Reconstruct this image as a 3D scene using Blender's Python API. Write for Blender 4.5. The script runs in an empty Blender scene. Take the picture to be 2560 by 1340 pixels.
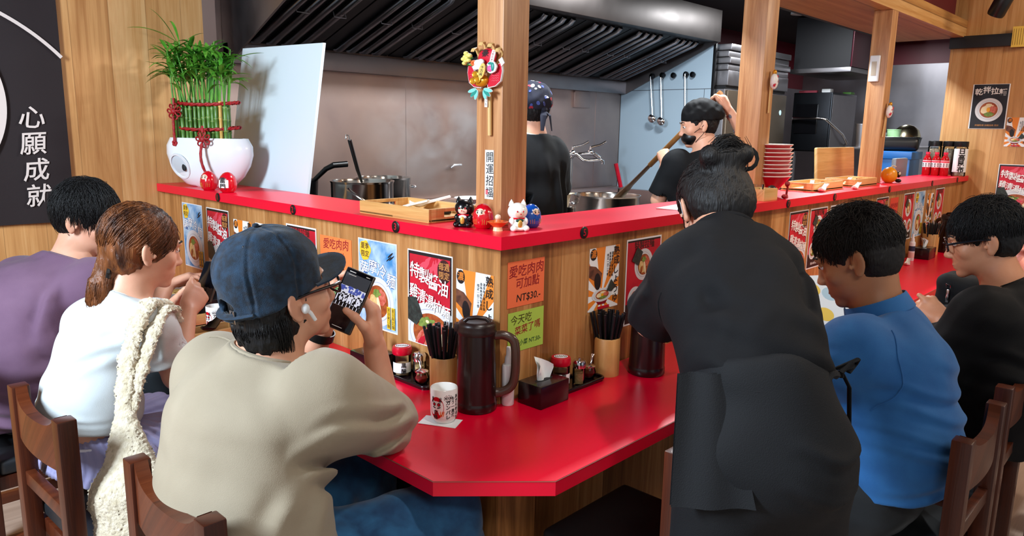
import bpy, bmesh, math, random
import numpy as np
from mathutils import Vector, Matrix, noise

# ------------------------------------------------------------------ camera, world, lights, exposure
SC = bpy.context.scene
ROOT = SC.collection
def lin(h):
    v = [int(h[i:i+2], 16) / 255 for i in (0, 2, 4)]
    return tuple(c / 12.92 if c <= .04045 else ((c + .055) / 1.055) ** 2.4 for c in v) + (1,)
def rad(a): return math.radians(a)
def camera():
    cd = bpy.data.cameras.new('camera'); co = bpy.data.objects.new('camera', cd); ROOT.objects.link(co)
    f, yaw, pitch, roll = 1849.296, rad(43.46242), rad(10.64826), rad(-1.01221)
    cd.sensor_fit = 'HORIZONTAL'; cd.sensor_width = 36; cd.lens = f / 2560 * 36; cd.clip_start = .05
    fw = Vector((math.cos(pitch) * math.cos(yaw), math.cos(pitch) * math.sin(yaw), -math.sin(pitch)))
    r = fw.cross(Vector((0, 0, 1))).normalized(); d = fw.cross(r)
    r2 = r * math.cos(roll) + d * math.sin(roll); d2 = -r * math.sin(roll) + d * math.cos(roll)
    m = Matrix((r2, -d2, -fw)).transposed().to_4x4(); m.translation = (-1.430, -1.398, 1.520)
    co.matrix_world = m; SC.camera = co
camera()
W = bpy.data.worlds.new('room_light'); SC.world = W; W.use_nodes = True
W.node_tree.nodes['Background'].inputs[0].default_value = (.93, .96, 1, 1)
W.node_tree.nodes['Background'].inputs[1].default_value = .30
SC.view_settings.view_transform = 'Standard'; SC.view_settings.look = 'None'
SC.view_settings.exposure = 0.35; SC.view_settings.gamma = 1; SC.view_settings.use_curve_mapping = False
SC.cycles.max_bounces = 8; SC.cycles.diffuse_bounces = 3; SC.cycles.glossy_bounces = 4; SC.cycles.transmission_bounces = 8; SC.cycles.transparent_max_bounces = 12
SC.cycles.caustics_reflective = False; SC.cycles.caustics_refractive = False
SC.cycles.use_denoising = True; SC.cycles.sample_clamp_indirect = 6
def area(name, loc, size, power, col=(1, 1, 1), target=None, spread=180):
    ld = bpy.data.lights.new(name, 'AREA'); ld.shape = 'RECTANGLE'; ld.size, ld.size_y = size; ld.energy = power; ld.color = col; ld.spread = rad(spread)
    o = bpy.data.objects.new(name, ld); ROOT.objects.link(o); o.location = loc
    if target: o.rotation_euler = (Vector(target) - Vector(loc)).to_track_quat('-Z', 'Y').to_euler()
    return o
def spot(name, loc, target, power, col=(1, 1, 1), ang=70, blend=.6, r=.04):
    ld = bpy.data.lights.new(name, 'SPOT'); ld.energy = power; ld.color = col; ld.spot_size = rad(ang); ld.spot_blend = blend; ld.shadow_soft_size = r
    o = bpy.data.objects.new(name, ld); ROOT.objects.link(o); o.location = loc
    o.rotation_euler = (Vector(target) - Vector(loc)).to_track_quat('-Z', 'Y').to_euler(); return o
COOL = (.90, .96, 1.0); WARM = (1, .86, .70)
area('ceiling_light', (-2.7, 0.5, 2.45), (.5, 1.3), 165, (.74, .87, 1.0), (-.1, .8, 1.15))
spot('track_light', (-.25, -1.0, 2.62), (.0, -.25, .75), 42, (1, .95, .90), 50, .8, .05)
spot('track_light', (2.4, -1.1, 2.62), (2.3, -.2, .75), 60, WARM, 60, .8, .05)
area('ceiling_light', (-1.5, -2.1, 2.66), (1.1, .5), 20, (1, .97, .93), (0, 0, .9))
area('ceiling_light', (1.6, -1.7, 2.66), (1.1, .4), 22, WARM, (1.6, 0, .9))
area('ceiling_light', (3.9, -1.5, 2.66), (.9, .4), 26, WARM, (4.2, 0, 1.0))
area('kitchen_light', (2.7, .95, 2.52), (.3, .12), 40, COOL)
area('kitchen_light', (1.0, .95, 2.52), (.3, .12), 30, COOL)
area('kitchen_light', (4.55, .95, 2.52), (.3, .15), 40, COOL)
area('kitchen_light', (6.95, 1.2, 2.52), (.3, .15), 12, COOL)

# ------------------------------------------------------------------ helpers
MATS = {}
def mat(name, col, rough=.5, metal=0, **k):
    if name in MATS: return MATS[name]
    m = bpy.data.materials.new(name); m.use_nodes = True; MATS[name] = m
    nt = m.node_tree; b = nt.nodes['Principled BSDF']
    c = lin(col) if isinstance(col, str) else col
    b.inputs['Base Color'].default_value = c; b.inputs['Roughness'].default_value = rough; b.inputs['Metallic'].default_value = metal
    if 'trans' in k: b.inputs['Transmission Weight'].default_value = k['trans']; b.inputs['IOR'].default_value = k.get('ior', 1.45)
    if 'alpha' in k: b.inputs['Alpha'].default_value = k['alpha']
    if 'coat' in k: b.inputs['Coat Weight'].default_value = k['coat']; b.inputs['Coat Roughness'].default_value = .08
    if 'spec' in k: b.inputs['Specular IOR Level'].default_value = k['spec']
    if 'sheen' in k: b.inputs['Sheen Weight'].default_value = k['sheen']; b.inputs['Sheen Roughness'].default_value = .4
    if 'sss' in k: b.inputs['Subsurface Weight'].default_value = k['sss']; b.inputs['Subsurface Radius'].default_value = (.012, .004, .002); b.inputs['Subsurface Scale'].default_value = 1
    if 'emit' in k: b.inputs['Emission Color'].default_value = c; b.inputs['Emission Strength'].default_value = k['emit']
    tc = nt.nodes.new('ShaderNodeTexCoord')
    def nz(scale, detail=4, dist=0, mp=None):
        n = nt.nodes.new('ShaderNodeTexNoise'); n.inputs['Scale'].default_value = scale; n.inputs['Detail'].default_value = detail; n.inputs['Distortion'].default_value = dist
        src = tc.outputs['Object']
        if mp:
            q = nt.nodes.new('ShaderNodeMapping'); q.inputs['Scale'].default_value = mp; nt.links.new(src, q.inputs['Vector']); src = q.outputs['Vector']
        nt.links.new(src, n.inputs['Vector']); return n.outputs['Fac']
    if 'var' in k:                     # (second colour, scale[, stretch]) mottling that belongs to the surface
        v = k['var']; f = nz(v[1], 5, .3, v[2] if len(v) > 2 else None)
        r = nt.nodes.new('ShaderNodeValToRGB'); r.color_ramp.elements[0].position = .35; r.color_ramp.elements[1].position = .68
        r.color_ramp.elements[0].color = c; r.color_ramp.elements[1].color = lin(v[0]) if isinstance(v[0], str) else v[0]
        nt.links.new(f, r.inputs['Fac']); nt.links.new(r.outputs['Color'], b.inputs['Base Color'])
    if 'bump' in k:                    # (scale, strength[, stretch])
        v = k['bump']; f = nz(v[0], 3, 0, v[2] if len(v) > 2 else None)
        bp = nt.nodes.new('ShaderNodeBump'); bp.inputs['Strength'].default_value = v[1]; bp.inputs['Distance'].default_value = .004
        nt.links.new(f, bp.inputs['Height']); nt.links.new(bp.outputs['Normal'], b.inputs['Normal'])
    if 'rvar' in k:
        v = k['rvar']; f = nz(v[0], 4, 0, v[3] if len(v) > 3 else None)
        mr = nt.nodes.new('ShaderNodeMapRange'); mr.inputs['To Min'].default_value = v[1]; mr.inputs['To Max'].default_value = v[2]
        nt.links.new(f, mr.inputs['Value']); nt.links.new(mr.outputs['Result'], b.inputs['Roughness'])
    return m
def wood(name, ca, cb, cc, grain='Z', plank=.12, rough=.42, scale=1.0, contrast=1.0):
    """Boards running along GRAIN, boards next to one another across it."""
    if name in MATS: return MATS[name]
    m = bpy.data.materials.new(name); m.use_nodes = True; MATS[name] = m
    nt = m.node_tree; N = nt.nodes.new; L = nt.links.new; b = nt.nodes['Principled BSDF']; b.inputs['Roughness'].default_value = rough
    tc = N('ShaderNodeTexCoord'); sp = N('ShaderNodeSeparateXYZ'); L(tc.outputs['Object'], sp.inputs[0])
    def mth(op, a, c):
        n = N('ShaderNodeMath'); n.operation = op
        for i, v in enumerate((a, c)):
            if isinstance(v, (int, float)): n.inputs[i].default_value = v
            elif v is not None: L(v, n.inputs[i])
        return n.outputs[0]
    ax = {'X': 0, 'Y': 1, 'Z': 2}[grain]; o = [i for i in range(3) if i != ax]
    along = sp.outputs[ax]; across = mth('ADD', sp.outputs[o[0]], sp.outputs[o[1]])
    idx = mth('FLOOR', mth('DIVIDE', across, plank), None)
    wn = N('ShaderNodeTexWhiteNoise'); wn.noise_dimensions = '1D'; L(idx, wn.inputs['W'])
    cb_ = N('ShaderNodeCombineXYZ'); L(mth('MULTIPLY', across, 22 * scale), cb_.inputs[0]); L(mth('ADD', mth('MULTIPLY', along, 1.1 * scale), mth('MULTIPLY', wn.outputs['Value'], 37)), cb_.inputs[1])
    L(mth('MULTIPLY', wn.outputs['Value'], 11), cb_.inputs[2])
    n1 = N('ShaderNodeTexNoise'); n1.inputs['Scale'].default_value = 1; n1.inputs['Detail'].default_value = 6; n1.inputs['Distortion'].default_value = 1.2; n1.inputs['Roughness'].default_value = .6; L(cb_.outputs[0], n1.inputs['Vector'])
    cb2 = N('ShaderNodeCombineXYZ'); L(mth('MULTIPLY', across, 260 * scale), cb2.inputs[0]); L(mth('MULTIPLY', along, 7 * scale), cb2.inputs[1])
    n2 = N('ShaderNodeTexNoise'); n2.inputs['Scale'].default_value = 1; n2.inputs['Detail'].default_value = 3; L(cb2.outputs[0], n2.inputs['Vector'])
    f = mth('ADD', mth('ADD', mth('MULTIPLY', n1.outputs['Fac'], .75 * contrast), mth('MULTIPLY', n2.outputs['Fac'], .22)), mth('MULTIPLY', mth('SUBTRACT', wn.outputs['Value'], .5), .22 * contrast))
    f = mth('ADD', f, .5 - .5 * (.75 * contrast + .22))
    r = N('ShaderNodeValToRGB'); e = r.color_ramp.elements; e[0].position = .30; e[0].color = lin(ca); e[1].position = .72; e[1].color = lin(cc); k = e.new(.52); k.color = lin(cb)
    L(f, r.inputs['Fac'])
    fr = mth('FRACT', mth('DIVIDE', across, plank), None); edge = mth('LESS_THAN', fr, .012)
    mx = N('ShaderNodeMixRGB'); L(mth('MULTIPLY', edge, .55), mx.inputs['Fac']); L(r.outputs['Color'], mx.inputs['Color1']); mx.inputs['Color2'].default_value = tuple(c * .3 for c in lin(ca)[:3]) + (1,)
    L(mx.outputs['Color'], b.inputs['Base Color'])
    bp = N('ShaderNodeBump'); bp.inputs['Strength'].default_value = .12; bp.inputs['Distance'].default_value = .002; L(n2.outputs['Fac'], bp.inputs['Height']); L(bp.outputs['Normal'], b.inputs['Normal'])
    return m

class MB:
    """Collects shapes, each with its material, into ONE mesh."""
    def __init__(s): s.v = []; s.f = []; s.mi = []; s.ms = []; s.cur = 0; s.M = Matrix.Identity(4)
    def use(s, m):
        if m not in s.ms: s.ms.append(m)
        s.cur = s.ms.index(m); return s
    def at(s, loc=(0, 0, 0), rot=(0, 0, 0)):
        from mathutils import Euler
        s.M = Matrix.Translation(loc) @ Euler(rot).to_matrix().to_4x4(); return s
    def add(s, vs, fs):
        o = len(s.v); s.v += [tuple(s.M @ Vector(p)) for p in vs]; s.f += [tuple(i + o for i in f) for f in fs]; s.mi += [s.cur] * len(fs); return s
    def bm(s, b):
        b.verts.index_update(); s.add([v.co[:] for v in b.verts], [[v.index for v in f.verts] for f in b.faces]); b.free(); return s
    def box(s, c, size, bev=.002, seg=2, taper=None):
        b = bmesh.new(); bmesh.ops.create_cube(b, size=1)
        for v in b.verts:
            t = 1 if taper is None or v.co.z > 0 else taper
            v.co = Vector((v.co.x * size[0] * t + c[0], v.co.y * size[1] * t + c[1], v.co.z * size[2] + c[2]))
        if bev: bmesh.ops.bevel(b, geom=b.edges[:], offset=min(bev, min(size) * .45), segments=seg, affect='EDGES', profile=.6)
        return s.bm(b)
    def bx(s, lo, hi, bev=.002, seg=2): return s.box([(a + b) / 2 for a, b in zip(lo, hi)], [b - a for a, b in zip(lo, hi)], bev, seg)
    def lathe(s, prof, n=40, c=(0, 0, 0), sx=1, sy=1):
        vs = []; fs = []
        for r, z in prof:
            for i in range(n):
                a = 2 * math.pi * i / n; vs.append((c[0] + r * math.cos(a) * sx, c[1] + r * math.sin(a) * sy, c[2] + z))
        for j in range(len(prof) - 1):
            for i in range(n):
                k = (i + 1) % n; fs.append((j * n + i, j * n + k, (j + 1) * n + k, (j + 1) * n + i))
        if prof[0][0] > 1e-6: fs.append(tuple(range(n))[::-1])
        if prof[-1][0] > 1e-6: fs.append(tuple((len(prof) - 1) * n + i for i in range(n)))
        return s.add(vs, fs)
    def tube(s, pts, r, n=10, cap=True, flat=1.0):
        P = [Vector(p) for p in pts]; R = r if isinstance(r, (list, tuple)) else [r] * len(P)
        vs = []; fs = []; u = None
        for i, p in enumerate(P):
            t = (P[min(i + 1, len(P) - 1)] - P[max(i - 1, 0)]).normalized()
            if u is None: u = t.cross(Vector((0, 0, 1)) if abs(t.z) < .9 else Vector((1, 0, 0))).normalized()
            else: u = (u - t * u.dot(t)).normalized()
            w = t.cross(u)
            for k in range(n):
                a = 2 * math.pi * k / n; vs.append(p + (u * math.cos(a) + w * math.sin(a) * flat) * R[i])
        for i in range(len(P) - 1):
            for k in range(n):
                q = (k + 1) % n; fs.append((i * n + k, i * n + q, (i + 1) * n + q, (i + 1) * n + k))
        if cap: fs.append(tuple(range(n))[::-1]); fs.append(tuple((len(P) - 1) * n + k for k in range(n)))
        return s.add(vs, fs)
    def prism(s, poly, z0, z1, holes=None):
        n = len(poly); vs = [(x, y, z0) for x, y in poly] + [(x, y, z1) for x, y in poly]
        fs = [tuple(range(n))[::-1], tuple(range(n, 2 * n))] + [(i, (i + 1) % n, n + (i + 1) % n, n + i) for i in range(n)]
        return s.add(vs, fs)
    def ell(s, c, r, n=24, m=14, rot=None):
        vs = []; fs = []
        for j in range(m + 1):
            t = math.pi * j / m
            for i in range(n):
                a = 2 * math.pi * i / n; p = Vector((r[0] * math.sin(t) * math.cos(a), r[1] * math.sin(t) * math.sin(a), r[2] * math.cos(t)))
                if rot is not None: p = rot @ p
                vs.append(p + Vector(c))
        for j in range(m):
            for i in range(n):
                k = (i + 1) % n; fs.append((j * n + i, (j + 1) * n + i, (j + 1) * n + k, j * n + k))
        return s.add(vs, fs)
    def disc(s, c, rx, ry, z0, z1, n=40, rot=0, a0=0, a1=2 * math.pi):
        full = abs(a1 - a0 - 2 * math.pi) < 1e-6
        q = []
        for i in range(n + (0 if full else 1)):
            a = a0 + (a1 - a0) * i / n; x, y = rx * math.cos(a), ry * math.sin(a); q.append((c[0] + x * math.cos(rot) - y * math.sin(rot), c[1] + x * math.sin(rot) + y * math.cos(rot)))
        return s.prism(q, z0, z1)
    def ring(s, c, r, w, z0, z1, n=64, a0=0, a1=2 * math.pi):
        full = abs(a1 - a0 - 2 * math.pi) < 1e-6; k = n if full else n + 1
        vs = []
        for z in (z0, z1):
            for rr in (r - w / 2, r + w / 2):
                for i in range(k):
                    a = a0 + (a1 - a0) * i / n; vs.append((c[0] + rr * math.cos(a), c[1] + rr * math.sin(a), z))
        fs = []
        for i in range(n):
            j = (i + 1) % k; A, B, Cc, Dd = 0, k, 2 * k, 3 * k
            fs += [(Cc + i, Dd + i, Dd + j, Cc + j), (A + i, A + j, B + j, B + i), (A + i, Cc + i, Cc + j, A + j), (B + i, B + j, Dd + j, Dd + i)]
        return s.add(vs, fs)
    def build(s, name, m=None, parent=None, smooth=True, ang=38, label=None):
        me = bpy.data.meshes.new(name); me.from_pydata([tuple(v) for v in s.v], [], s.f); me.update()
        b = bmesh.new(); b.from_mesh(me); bmesh.ops.recalc_face_normals(b, faces=b.faces[:]); b.to_mesh(me); b.free()
        if s.ms:
            for q in s.ms: me.materials.append(q)
            if len(me.polygons) == len(s.mi): me.polygons.foreach_set('material_index', s.mi)
        elif m: me.materials.append(m)
        if smooth:
            me.polygons.foreach_set('use_smooth', [True] * len(me.polygons)); me.set_sharp_from_angle(angle=rad(ang))
        return link(name, me, parent, label)
def link(name, me, parent=None, label=None):
    o = bpy.data.objects.new(name, me); ROOT.objects.link(o)
    if parent is not None: o.parent = parent
    if label: o['label'] = label
    return o
def thing(name, label, cat, loc=(0, 0, 0), rot=(0, 0, 0), group=None):
    o = bpy.data.objects.new(name, None); ROOT.objects.link(o); o.location = loc; o.rotation_euler = rot; o.empty_display_size = .05
    return tag(o, label, cat, group)
def tag(o, label, cat, group=None, kind=None):
    o['label'] = label; o['category'] = cat
    if group: o['group'] = group
    if kind: o['kind'] = kind
    return o
def struct(o): o['kind'] = 'structure'; return o
def dup(root, loc, rot=None, label=None, group=None):
    r = root.copy(); ROOT.objects.link(r); r.location = loc
    if rot is not None: r.rotation_euler = rot
    if label: r['label'] = label
    if group: r['group'] = group
    for ch in list(root.children):
        c = ch.copy(); ROOT.objects.link(c); c.parent = r
        for g in list(ch.children):
            d = g.copy(); ROOT.objects.link(d); d.parent = c
    return r
def text(name, s, size, m, parent, loc=(0, 0, 0), rot=0, bold=0, depth=.0003, sx=1.0, vertical=False, gap=1.05, jit=0, shear=0, mb=None):
    """Lettering as thin solid letters in the parent's xy plane, centred on LOC."""
    allv, allf = [], []
    rows = list(s) if vertical else s.split('\n'); rnd = random.Random(len(s) * 7 + ord(s[0]))
    for i, row in enumerate(rows):
        if not row.strip(): continue
        cu = bpy.data.curves.new('lettering', 'FONT'); cu.body = row; cu.size = size; cu.align_x = 'CENTER'; cu.align_y = 'CENTER'; cu.offset = bold * .35; cu.extrude = depth / 2; cu.resolution_u = 2; cu.shear = shear
        o = bpy.data.objects.new('lettering', cu); ROOT.objects.link(o)
        bpy.context.view_layer.update()
        me = bpy.data.meshes.new_from_object(o.evaluated_get(bpy.context.evaluated_depsgraph_get()))
        bpy.data.objects.remove(o); bpy.data.curves.remove(cu)
        if not len(me.vertices): continue
        vs = np.array([v.co[:] for v in me.vertices]); ce = (vs.max(0) + vs.min(0)) / 2
        a = rnd.uniform(-jit, jit); ca, sa = math.cos(a), math.sin(a)
        x = vs[:, 0] - (ce[0] if len(row) == 1 or vertical else 0); y = vs[:, 1] - (ce[1] if vertical else 0); x, y = x * ca - y * sa, x * sa + y * ca
        x = x * sx + rnd.uniform(-jit, jit) * size * .3; y = y - (i - (len(rows) - 1) / 2) * size * gap
        o0 = len(allv); c2, s2 = math.cos(rot), math.sin(rot)
        allv += [(loc[0] + p * c2 - q * s2, loc[1] + p * s2 + q * c2, loc[2] + z) for p, q, z in zip(x, y, vs[:, 2])]
        allf += [tuple(k + o0 for k in p.vertices) for p in me.polygons]; bpy.data.meshes.remove(me)
    if mb is not None:
        mb.use(m); mb.add(allv, allf); return None
    me = bpy.data.meshes.new(name); me.from_pydata(allv, [], allf); me.materials.append(m); me.update()
    return link(name, me, parent)

# ------------------------------------------------------------------ materials
M_WALL = wood('oak_wall', 'A8713D', 'C8935A', 'D9AB74', 'Z', .16, .45, .8)
M_COUNTER = wood('teak_panel', '7A4D25', 'B07A45', 'C99862', 'Z', .13, .38, .9, 1.25)
M_POST = wood('post_wood', 'A46A40', 'D09A68', 'E0B894', 'Z', .3, .4, 1.1, .9)
M_BEAM = wood('beam_wood', 'A06C38', 'C79355', 'DBAF76', 'X', .6, .42, .9, .9)
M_CHAIR = wood('chair_wood', '2E1108', '4E200E', '622E16', 'Z', .4, .33, 1.2, .7)
M_CHAIRH = wood('chair_rail_wood', '381608', '5A2812', '70381C', 'X', .4, .36, 1.2, .7)
M_BAMBOO = wood('bamboo', 'B98042', 'D9A868', 'E6BF85', 'X', .05, .4, 1.3, .7)
M_BAMBOOV = wood('bamboo_upright', 'B98042', 'D9A868', 'E6BF85', 'Z', .035, .4, 1.3, .7)
M_RED = mat('red_laminate', 'E4002E', .30, 0, spec=.45, bump=(900, .03))
M_STEEL = mat('brushed_steel', '8E8A8C', .32, 1, rvar=(6, .25, .48), bump=(300, .05, (1, 1, .02)))
M_STEELW = mat('steel_wall', '9C8C8A', .42, 1, rvar=(2.2, .30, .55), var=('B8A49C', 1.6))
M_HOODST = mat('hood_steel', '544E4C', .34, 1, rvar=(5, .28, .45))
M_CHROME = mat('chrome', 'D8D8DA', .12, 1)
M_DARKSTEEL = mat('dark_steel', '2E3034', .32, 1)
M_BLACK = mat('black_plastic', '0B0B0D', .35)
M_BLACKM = mat('matt_black', '0D0C10', .7)
M_WHITE = mat('white_plastic', 'E9ECEE', .35)
M_PAPER = mat('white_paper', 'ECEFF0', .55)
M_REDPL = mat('red_plastic', 'C00A28', .25)
M_INK = mat('black_ink', '15100F', .6)
M_INKR = mat('dark_red_ink', '8E0F1C', .6)
M_WHITEINK = mat('white_ink', 'F2F0EC', .55)
def thin_glass():
    m = bpy.data.materials.new('clear_glass'); m.use_nodes = True; nt = m.node_tree; nt.nodes.clear(); N, L = nt.nodes.new, nt.links.new
    o, mx, t, g, f = N('ShaderNodeOutputMaterial'), N('ShaderNodeMixShader'), N('ShaderNodeBsdfTransparent'), N('ShaderNodeBsdfGlossy'), N('ShaderNodeLayerWeight')
    t.inputs[0].default_value = (.93, .95, .95, 1); g.inputs['Roughness'].default_value = .04; f.inputs['Blend'].default_value = .22
    L(f.outputs['Fresnel'], mx.inputs[0]); L(t.outputs[0], mx.inputs[1]); L(g.outputs[0], mx.inputs[2]); L(mx.outputs[0], o.inputs['Surface']); return m
M_GLASS = thin_glass()
def smooth_path(P, k=5):
    P = [Vector(p) for p in P]; out = []
    for i in range(len(P) - 1):
        a, b, c, d = P[max(i - 1, 0)], P[i], P[i + 1], P[min(i + 2, len(P) - 1)]
        for j in range(k): f = j / k; out.append(.5 * (2 * b + (c - a) * f + (2 * a - 5 * b + 4 * c - d) * f * f + (3 * b - a - 3 * c + d) * f ** 3))
    return out + [P[-1]]
M_CERAMIC = mat('white_ceramic', 'EDEBE6', .18, 0, coat=.5)
# ------------------------------------------------------------------ the setting
XR, YL, ZS = 4.95, 2.27, 2.235
M_FLOOR = wood('floor_planks', 'A08878', 'BCA493', 'CDB8A8', 'X', .15, .4, .7, .9)
struct(MB().bx((-3.6, -3.2, -.05), (7.8, 2.6, 0), 0).build('floor', M_FLOOR))
M_CEIL = mat('dark_ceiling', '2A0F16', .8)
struct(MB().bx((-3.6, -3.2, 2.72), (7.8, 2.6, 2.78), 0).build('ceiling', M_CEIL))
struct(MB().bx((-3.6, YL, 0), (.235, YL + .05, 2.72), 0).build('wall_left', M_WALL))
M_SWALL = mat('kitchen_side_wall', '8A736A', .6)
struct(MB().bx((.235, YL, 0), (.30, 2.52, 2.72), 0).build('wall_left_return', M_SWALL))
struct(MB().bx((XR, -3.2, 0), (XR + .06, .19, 2.72), .001).build('wall_right', M_WALL))
# kitchen back wall of steel sheets, with seams
w = MB().use(M_STEELW).bx((.30, 2.46, .0), (4.0, 2.52, 2.72), 0)
for x in (1.62, 2.42, 3.05, 3.62): w.bx((x, 2.458, .9), (x + .006, 2.462, 1.85), 0)
w.bx((3.32, 2.44, 1.70), (3.52, 2.462, 1.83), .002)
struct(w.build('wall_kitchen', None))
M_STEELD = mat('far_steel_wall', '8C888C', .45, 1, rvar=(2, .32, .55), var=('A8A2A6', 1.3))
struct(MB().bx((4.0, 2.46, 0), (7.8, 2.52, 2.05), 0).build('wall_kitchen_far', M_STEELD))
M_MAROON = mat('maroon_paint', '5E0A1C', .5)
struct(MB().bx((4.0, 2.46, 2.05), (7.8, 2.52, 2.72), 0).build('wall_kitchen_upper', M_MAROON))
struct(MB().bx((7.75, .2, 0), (7.8, 2.46, 2.30), 0).build('wall_kitchen_end', M_STEELD)); struct(MB().bx((7.75, .2, 2.30), (7.8, 2.46, 2.72), 0).build('wall_kitchen_end_upper', M_MAROON))
struct(MB().bx((.3, .58, 2.56), (7.75, 2.46, 2.62), 0).build('ceiling_kitchen', M_BLACKM))
# timber bulkhead over the right arm: soffit, fascia
M_SOFFIT = wood('soffit_wood', '9A6B3C', 'BC8C58', 'CDA474', 'X', .6, .5, .7, .7)
b = MB().use(M_SOFFIT).bx((1.2, .125, ZS), (XR, .57, ZS + .012), 0).use(M_BEAM).bx((.06, .10, ZS), (XR, .125, ZS + .12), .001)
b.use(M_BEAM).bx((.06, .125, ZS), (1.2, .25, ZS + .012), 0)
struct(b.build('trim_bulkhead', None))
struct(MB().bx((.06, .57, ZS), (XR, .60, 2.72), 0).build('trim_bulkhead_back', M_BLACKM))
struct(MB().bx((.06, .19, ZS + .125), (XR, .24, 2.72), 0).build('trim_bulkhead_upper', M_MAROON))
# timber partition under the red ledge, seen behind the posters
p = MB().use(M_COUNTER)
p.prism([(0, 0), (XR - .002, 0), (XR - .002, .06), (.06, .06), (.06, YL - .002), (0, YL - .002)], 0, 1.198)
struct(p.build('wall_counter', None))
# red L-shaped ledge with number badges
ledge = thing('serving_ledge', 'long red L-shaped serving ledge with black number badges, above the timber counter front', 'ledge', (0, 0, 1.2))
MB().prism([(-.035, -.035), (XR - .003, -.035), (XR - .003, .235), (.235, .235), (.235, YL - .003), (-.035, YL - .003)], 0, .036).build('ledge_board', M_RED, ledge)
def badge(n, axis, t):
    b = MB().lathe([(0, 0), (.0185, 0), (.0185, .002), (.017, .003), (0, .003)], 28).build('number_badge', M_BLACK, ledge)
    if axis == 'x': b.location = (-.035, t, .017); b.rotation_euler = (rad(90), 0, rad(-90))
    else: b.location = (t, -.035, .017); b.rotation_euler = (rad(90), 0, 0)
    text('numeral', n, .030, M_REDPL, b, (0, 0, .0034), bold=.0008)
for n, a, t in (('1', 'x', 1.626), ('2', 'x', 1.025), ('3', 'x', .42), ('5', 'y', .32), ('6', 'y', .98), ('7', 'y', 1.77), ('8', 'y', 2.31), ('9', 'y', 3.14), ('10', 'y', 4.0), ('11', 'y', 4.63)): badge(n, a, t)
# red counter table with a chamfered corner
table = thing('counter_table', 'red L-shaped eating counter with a cut-off front corner', 'table', (0, 0, .75))
poly = [(-.44, YL - .003), (-.44, -.23), (-.244, -.42), (XR - .003, -.42), (XR - .003, -.003), (-.003, -.003), (-.003, YL - .003)]
MB().prism(poly, -.036, -.0012).build('tabletop', M_RED, table)
e = MB().use(mat('laminate_edge', '8A5A48', .5)).prism([(-.441, YL - .004), (-.441, -.2304), (-.2446, -.421), (XR - .004, -.421), (XR - .004, -.004), (-.004, -.004), (-.004, YL - .004)], -.0018, -.0009)
e.use(M_RED).prism([(-.439, YL - .004), (-.439, -.2296), (-.2434, -.419), (XR - .004, -.419), (XR - .004, -.004), (-.004, -.004), (-.004, YL - .004)], -.0010, 0)
e.build('top_sheet', None, table)
MB().bx((-.20, -.20, -.75), (-.06, -.06, -.037), .003).build('support_post', M_COUNTER, table)
# posts on the ledge
def post(x, y, w, label):
    o = MB().bx((-w / 2, -w / 2, 0), (w / 2, w / 2, ZS - 1.2365), .004, 2).build('timber_post', M_POST); o.location = (x, y, 1.2362); return tag(o, label, 'post')
post(.181, .181, .108, 'timber post on the ledge corner carrying the festival rake and a paper slip')
post(1.765, .155, .112, 'timber post standing on the ledge beside the stack of red bowls')
post(3.352, .152, .104, 'timber post on the ledge between the wooden tray and the orange charm')
# right wall details
o = MB().box((0, 0, 0), (.05, 1.1, .085), .003).build('menu_shelf', mat('black_slate', '14161A', .5)); o.location = (XR - .027, -.36, 2.20); tag(o, 'black board rail mounted high on the right wood wall', 'board rail')
sl = thing('yellow_notice', 'yellow printed paper notice pinned to the black rail on the right wall', 'notice', (XR - .055, -.250, 2.215), (rad(90), 0, rad(-90)))
MB().box((0, 0, 0), (.10, .14, .001), 0).build('paper', mat('yellow_paper', 'E0B84C', .6), sl)
g = MB().use(mat('brown_ink', '8A6420', .6))
for i in range(7): g.box((-.042 + i * .014, 0, .001), (.003, .11, .0006), 0)
g.build('printed_columns', None, sl)
sp = thing('track_spotlight', 'black cylindrical spotlight aimed downward near the right wall', 'spotlight', (4.35, -.22, 2.365), (rad(25), rad(-18), 0))
MB().lathe([(0, .085), (.045, .085), (.052, .07), (.052, -.06), (.048, -.075), (.04, -.07), (.036, -.03), (0, -.03)], 32).build('lamp_housing', M_BLACK, sp)
MB().tube([(0, 0, .08), (.0, .0, .12), (.10, .14, .33)], .012).build('mount_arm', M_BLACK, sp)
# hanging banner on the left wall
ban = thing('wall_banner', 'dark brown fabric banner with white brush lettering and ring motif on the left wall', 'banner', (-1.05, YL - .012, 1.56), (rad(90), 0, 0))
M_BAN = mat('brown_fabric', '1E1315', .85, bump=(500, .15))
bm_ = MB().use(M_BAN); nx, ny = 40, 10
vs = [(-.652 + 1.304 * i / nx, -.474 + 1.4 * j / ny, .004 + .006 * math.sin(i * .55) * math.sin(i * .21 + j * .25)) for j in range(ny + 1) for i in range(nx + 1)]
fs = [(j * (nx + 1) + i, j * (nx + 1) + i + 1, (j + 1) * (nx + 1) + i + 1, (j + 1) * (nx + 1) + i) for j in range(ny) for i in range(nx)]
bm_.add(vs, fs).build('cloth', None, ban)
M_BINK = mat('cream_print', 'D8CBC4', .8)
R0 = Vector((-.02, .04))
MB().ring((.10, -.29), .755, .014, .013, .0145, 120, rad(43), rad(120)).build('thin_ring', M_BINK, ban)
MB().ring((.040, .03), .37, .05, .013, .0145, 120).build('thick_ring', M_BINK, ban)
text('brush_lettering', '心願成就', .100, M_BINK, ban, (.517, -.190, .0135), 0, .0030, vertical=True, gap=1.09, jit=.09, shear=.15)
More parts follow.
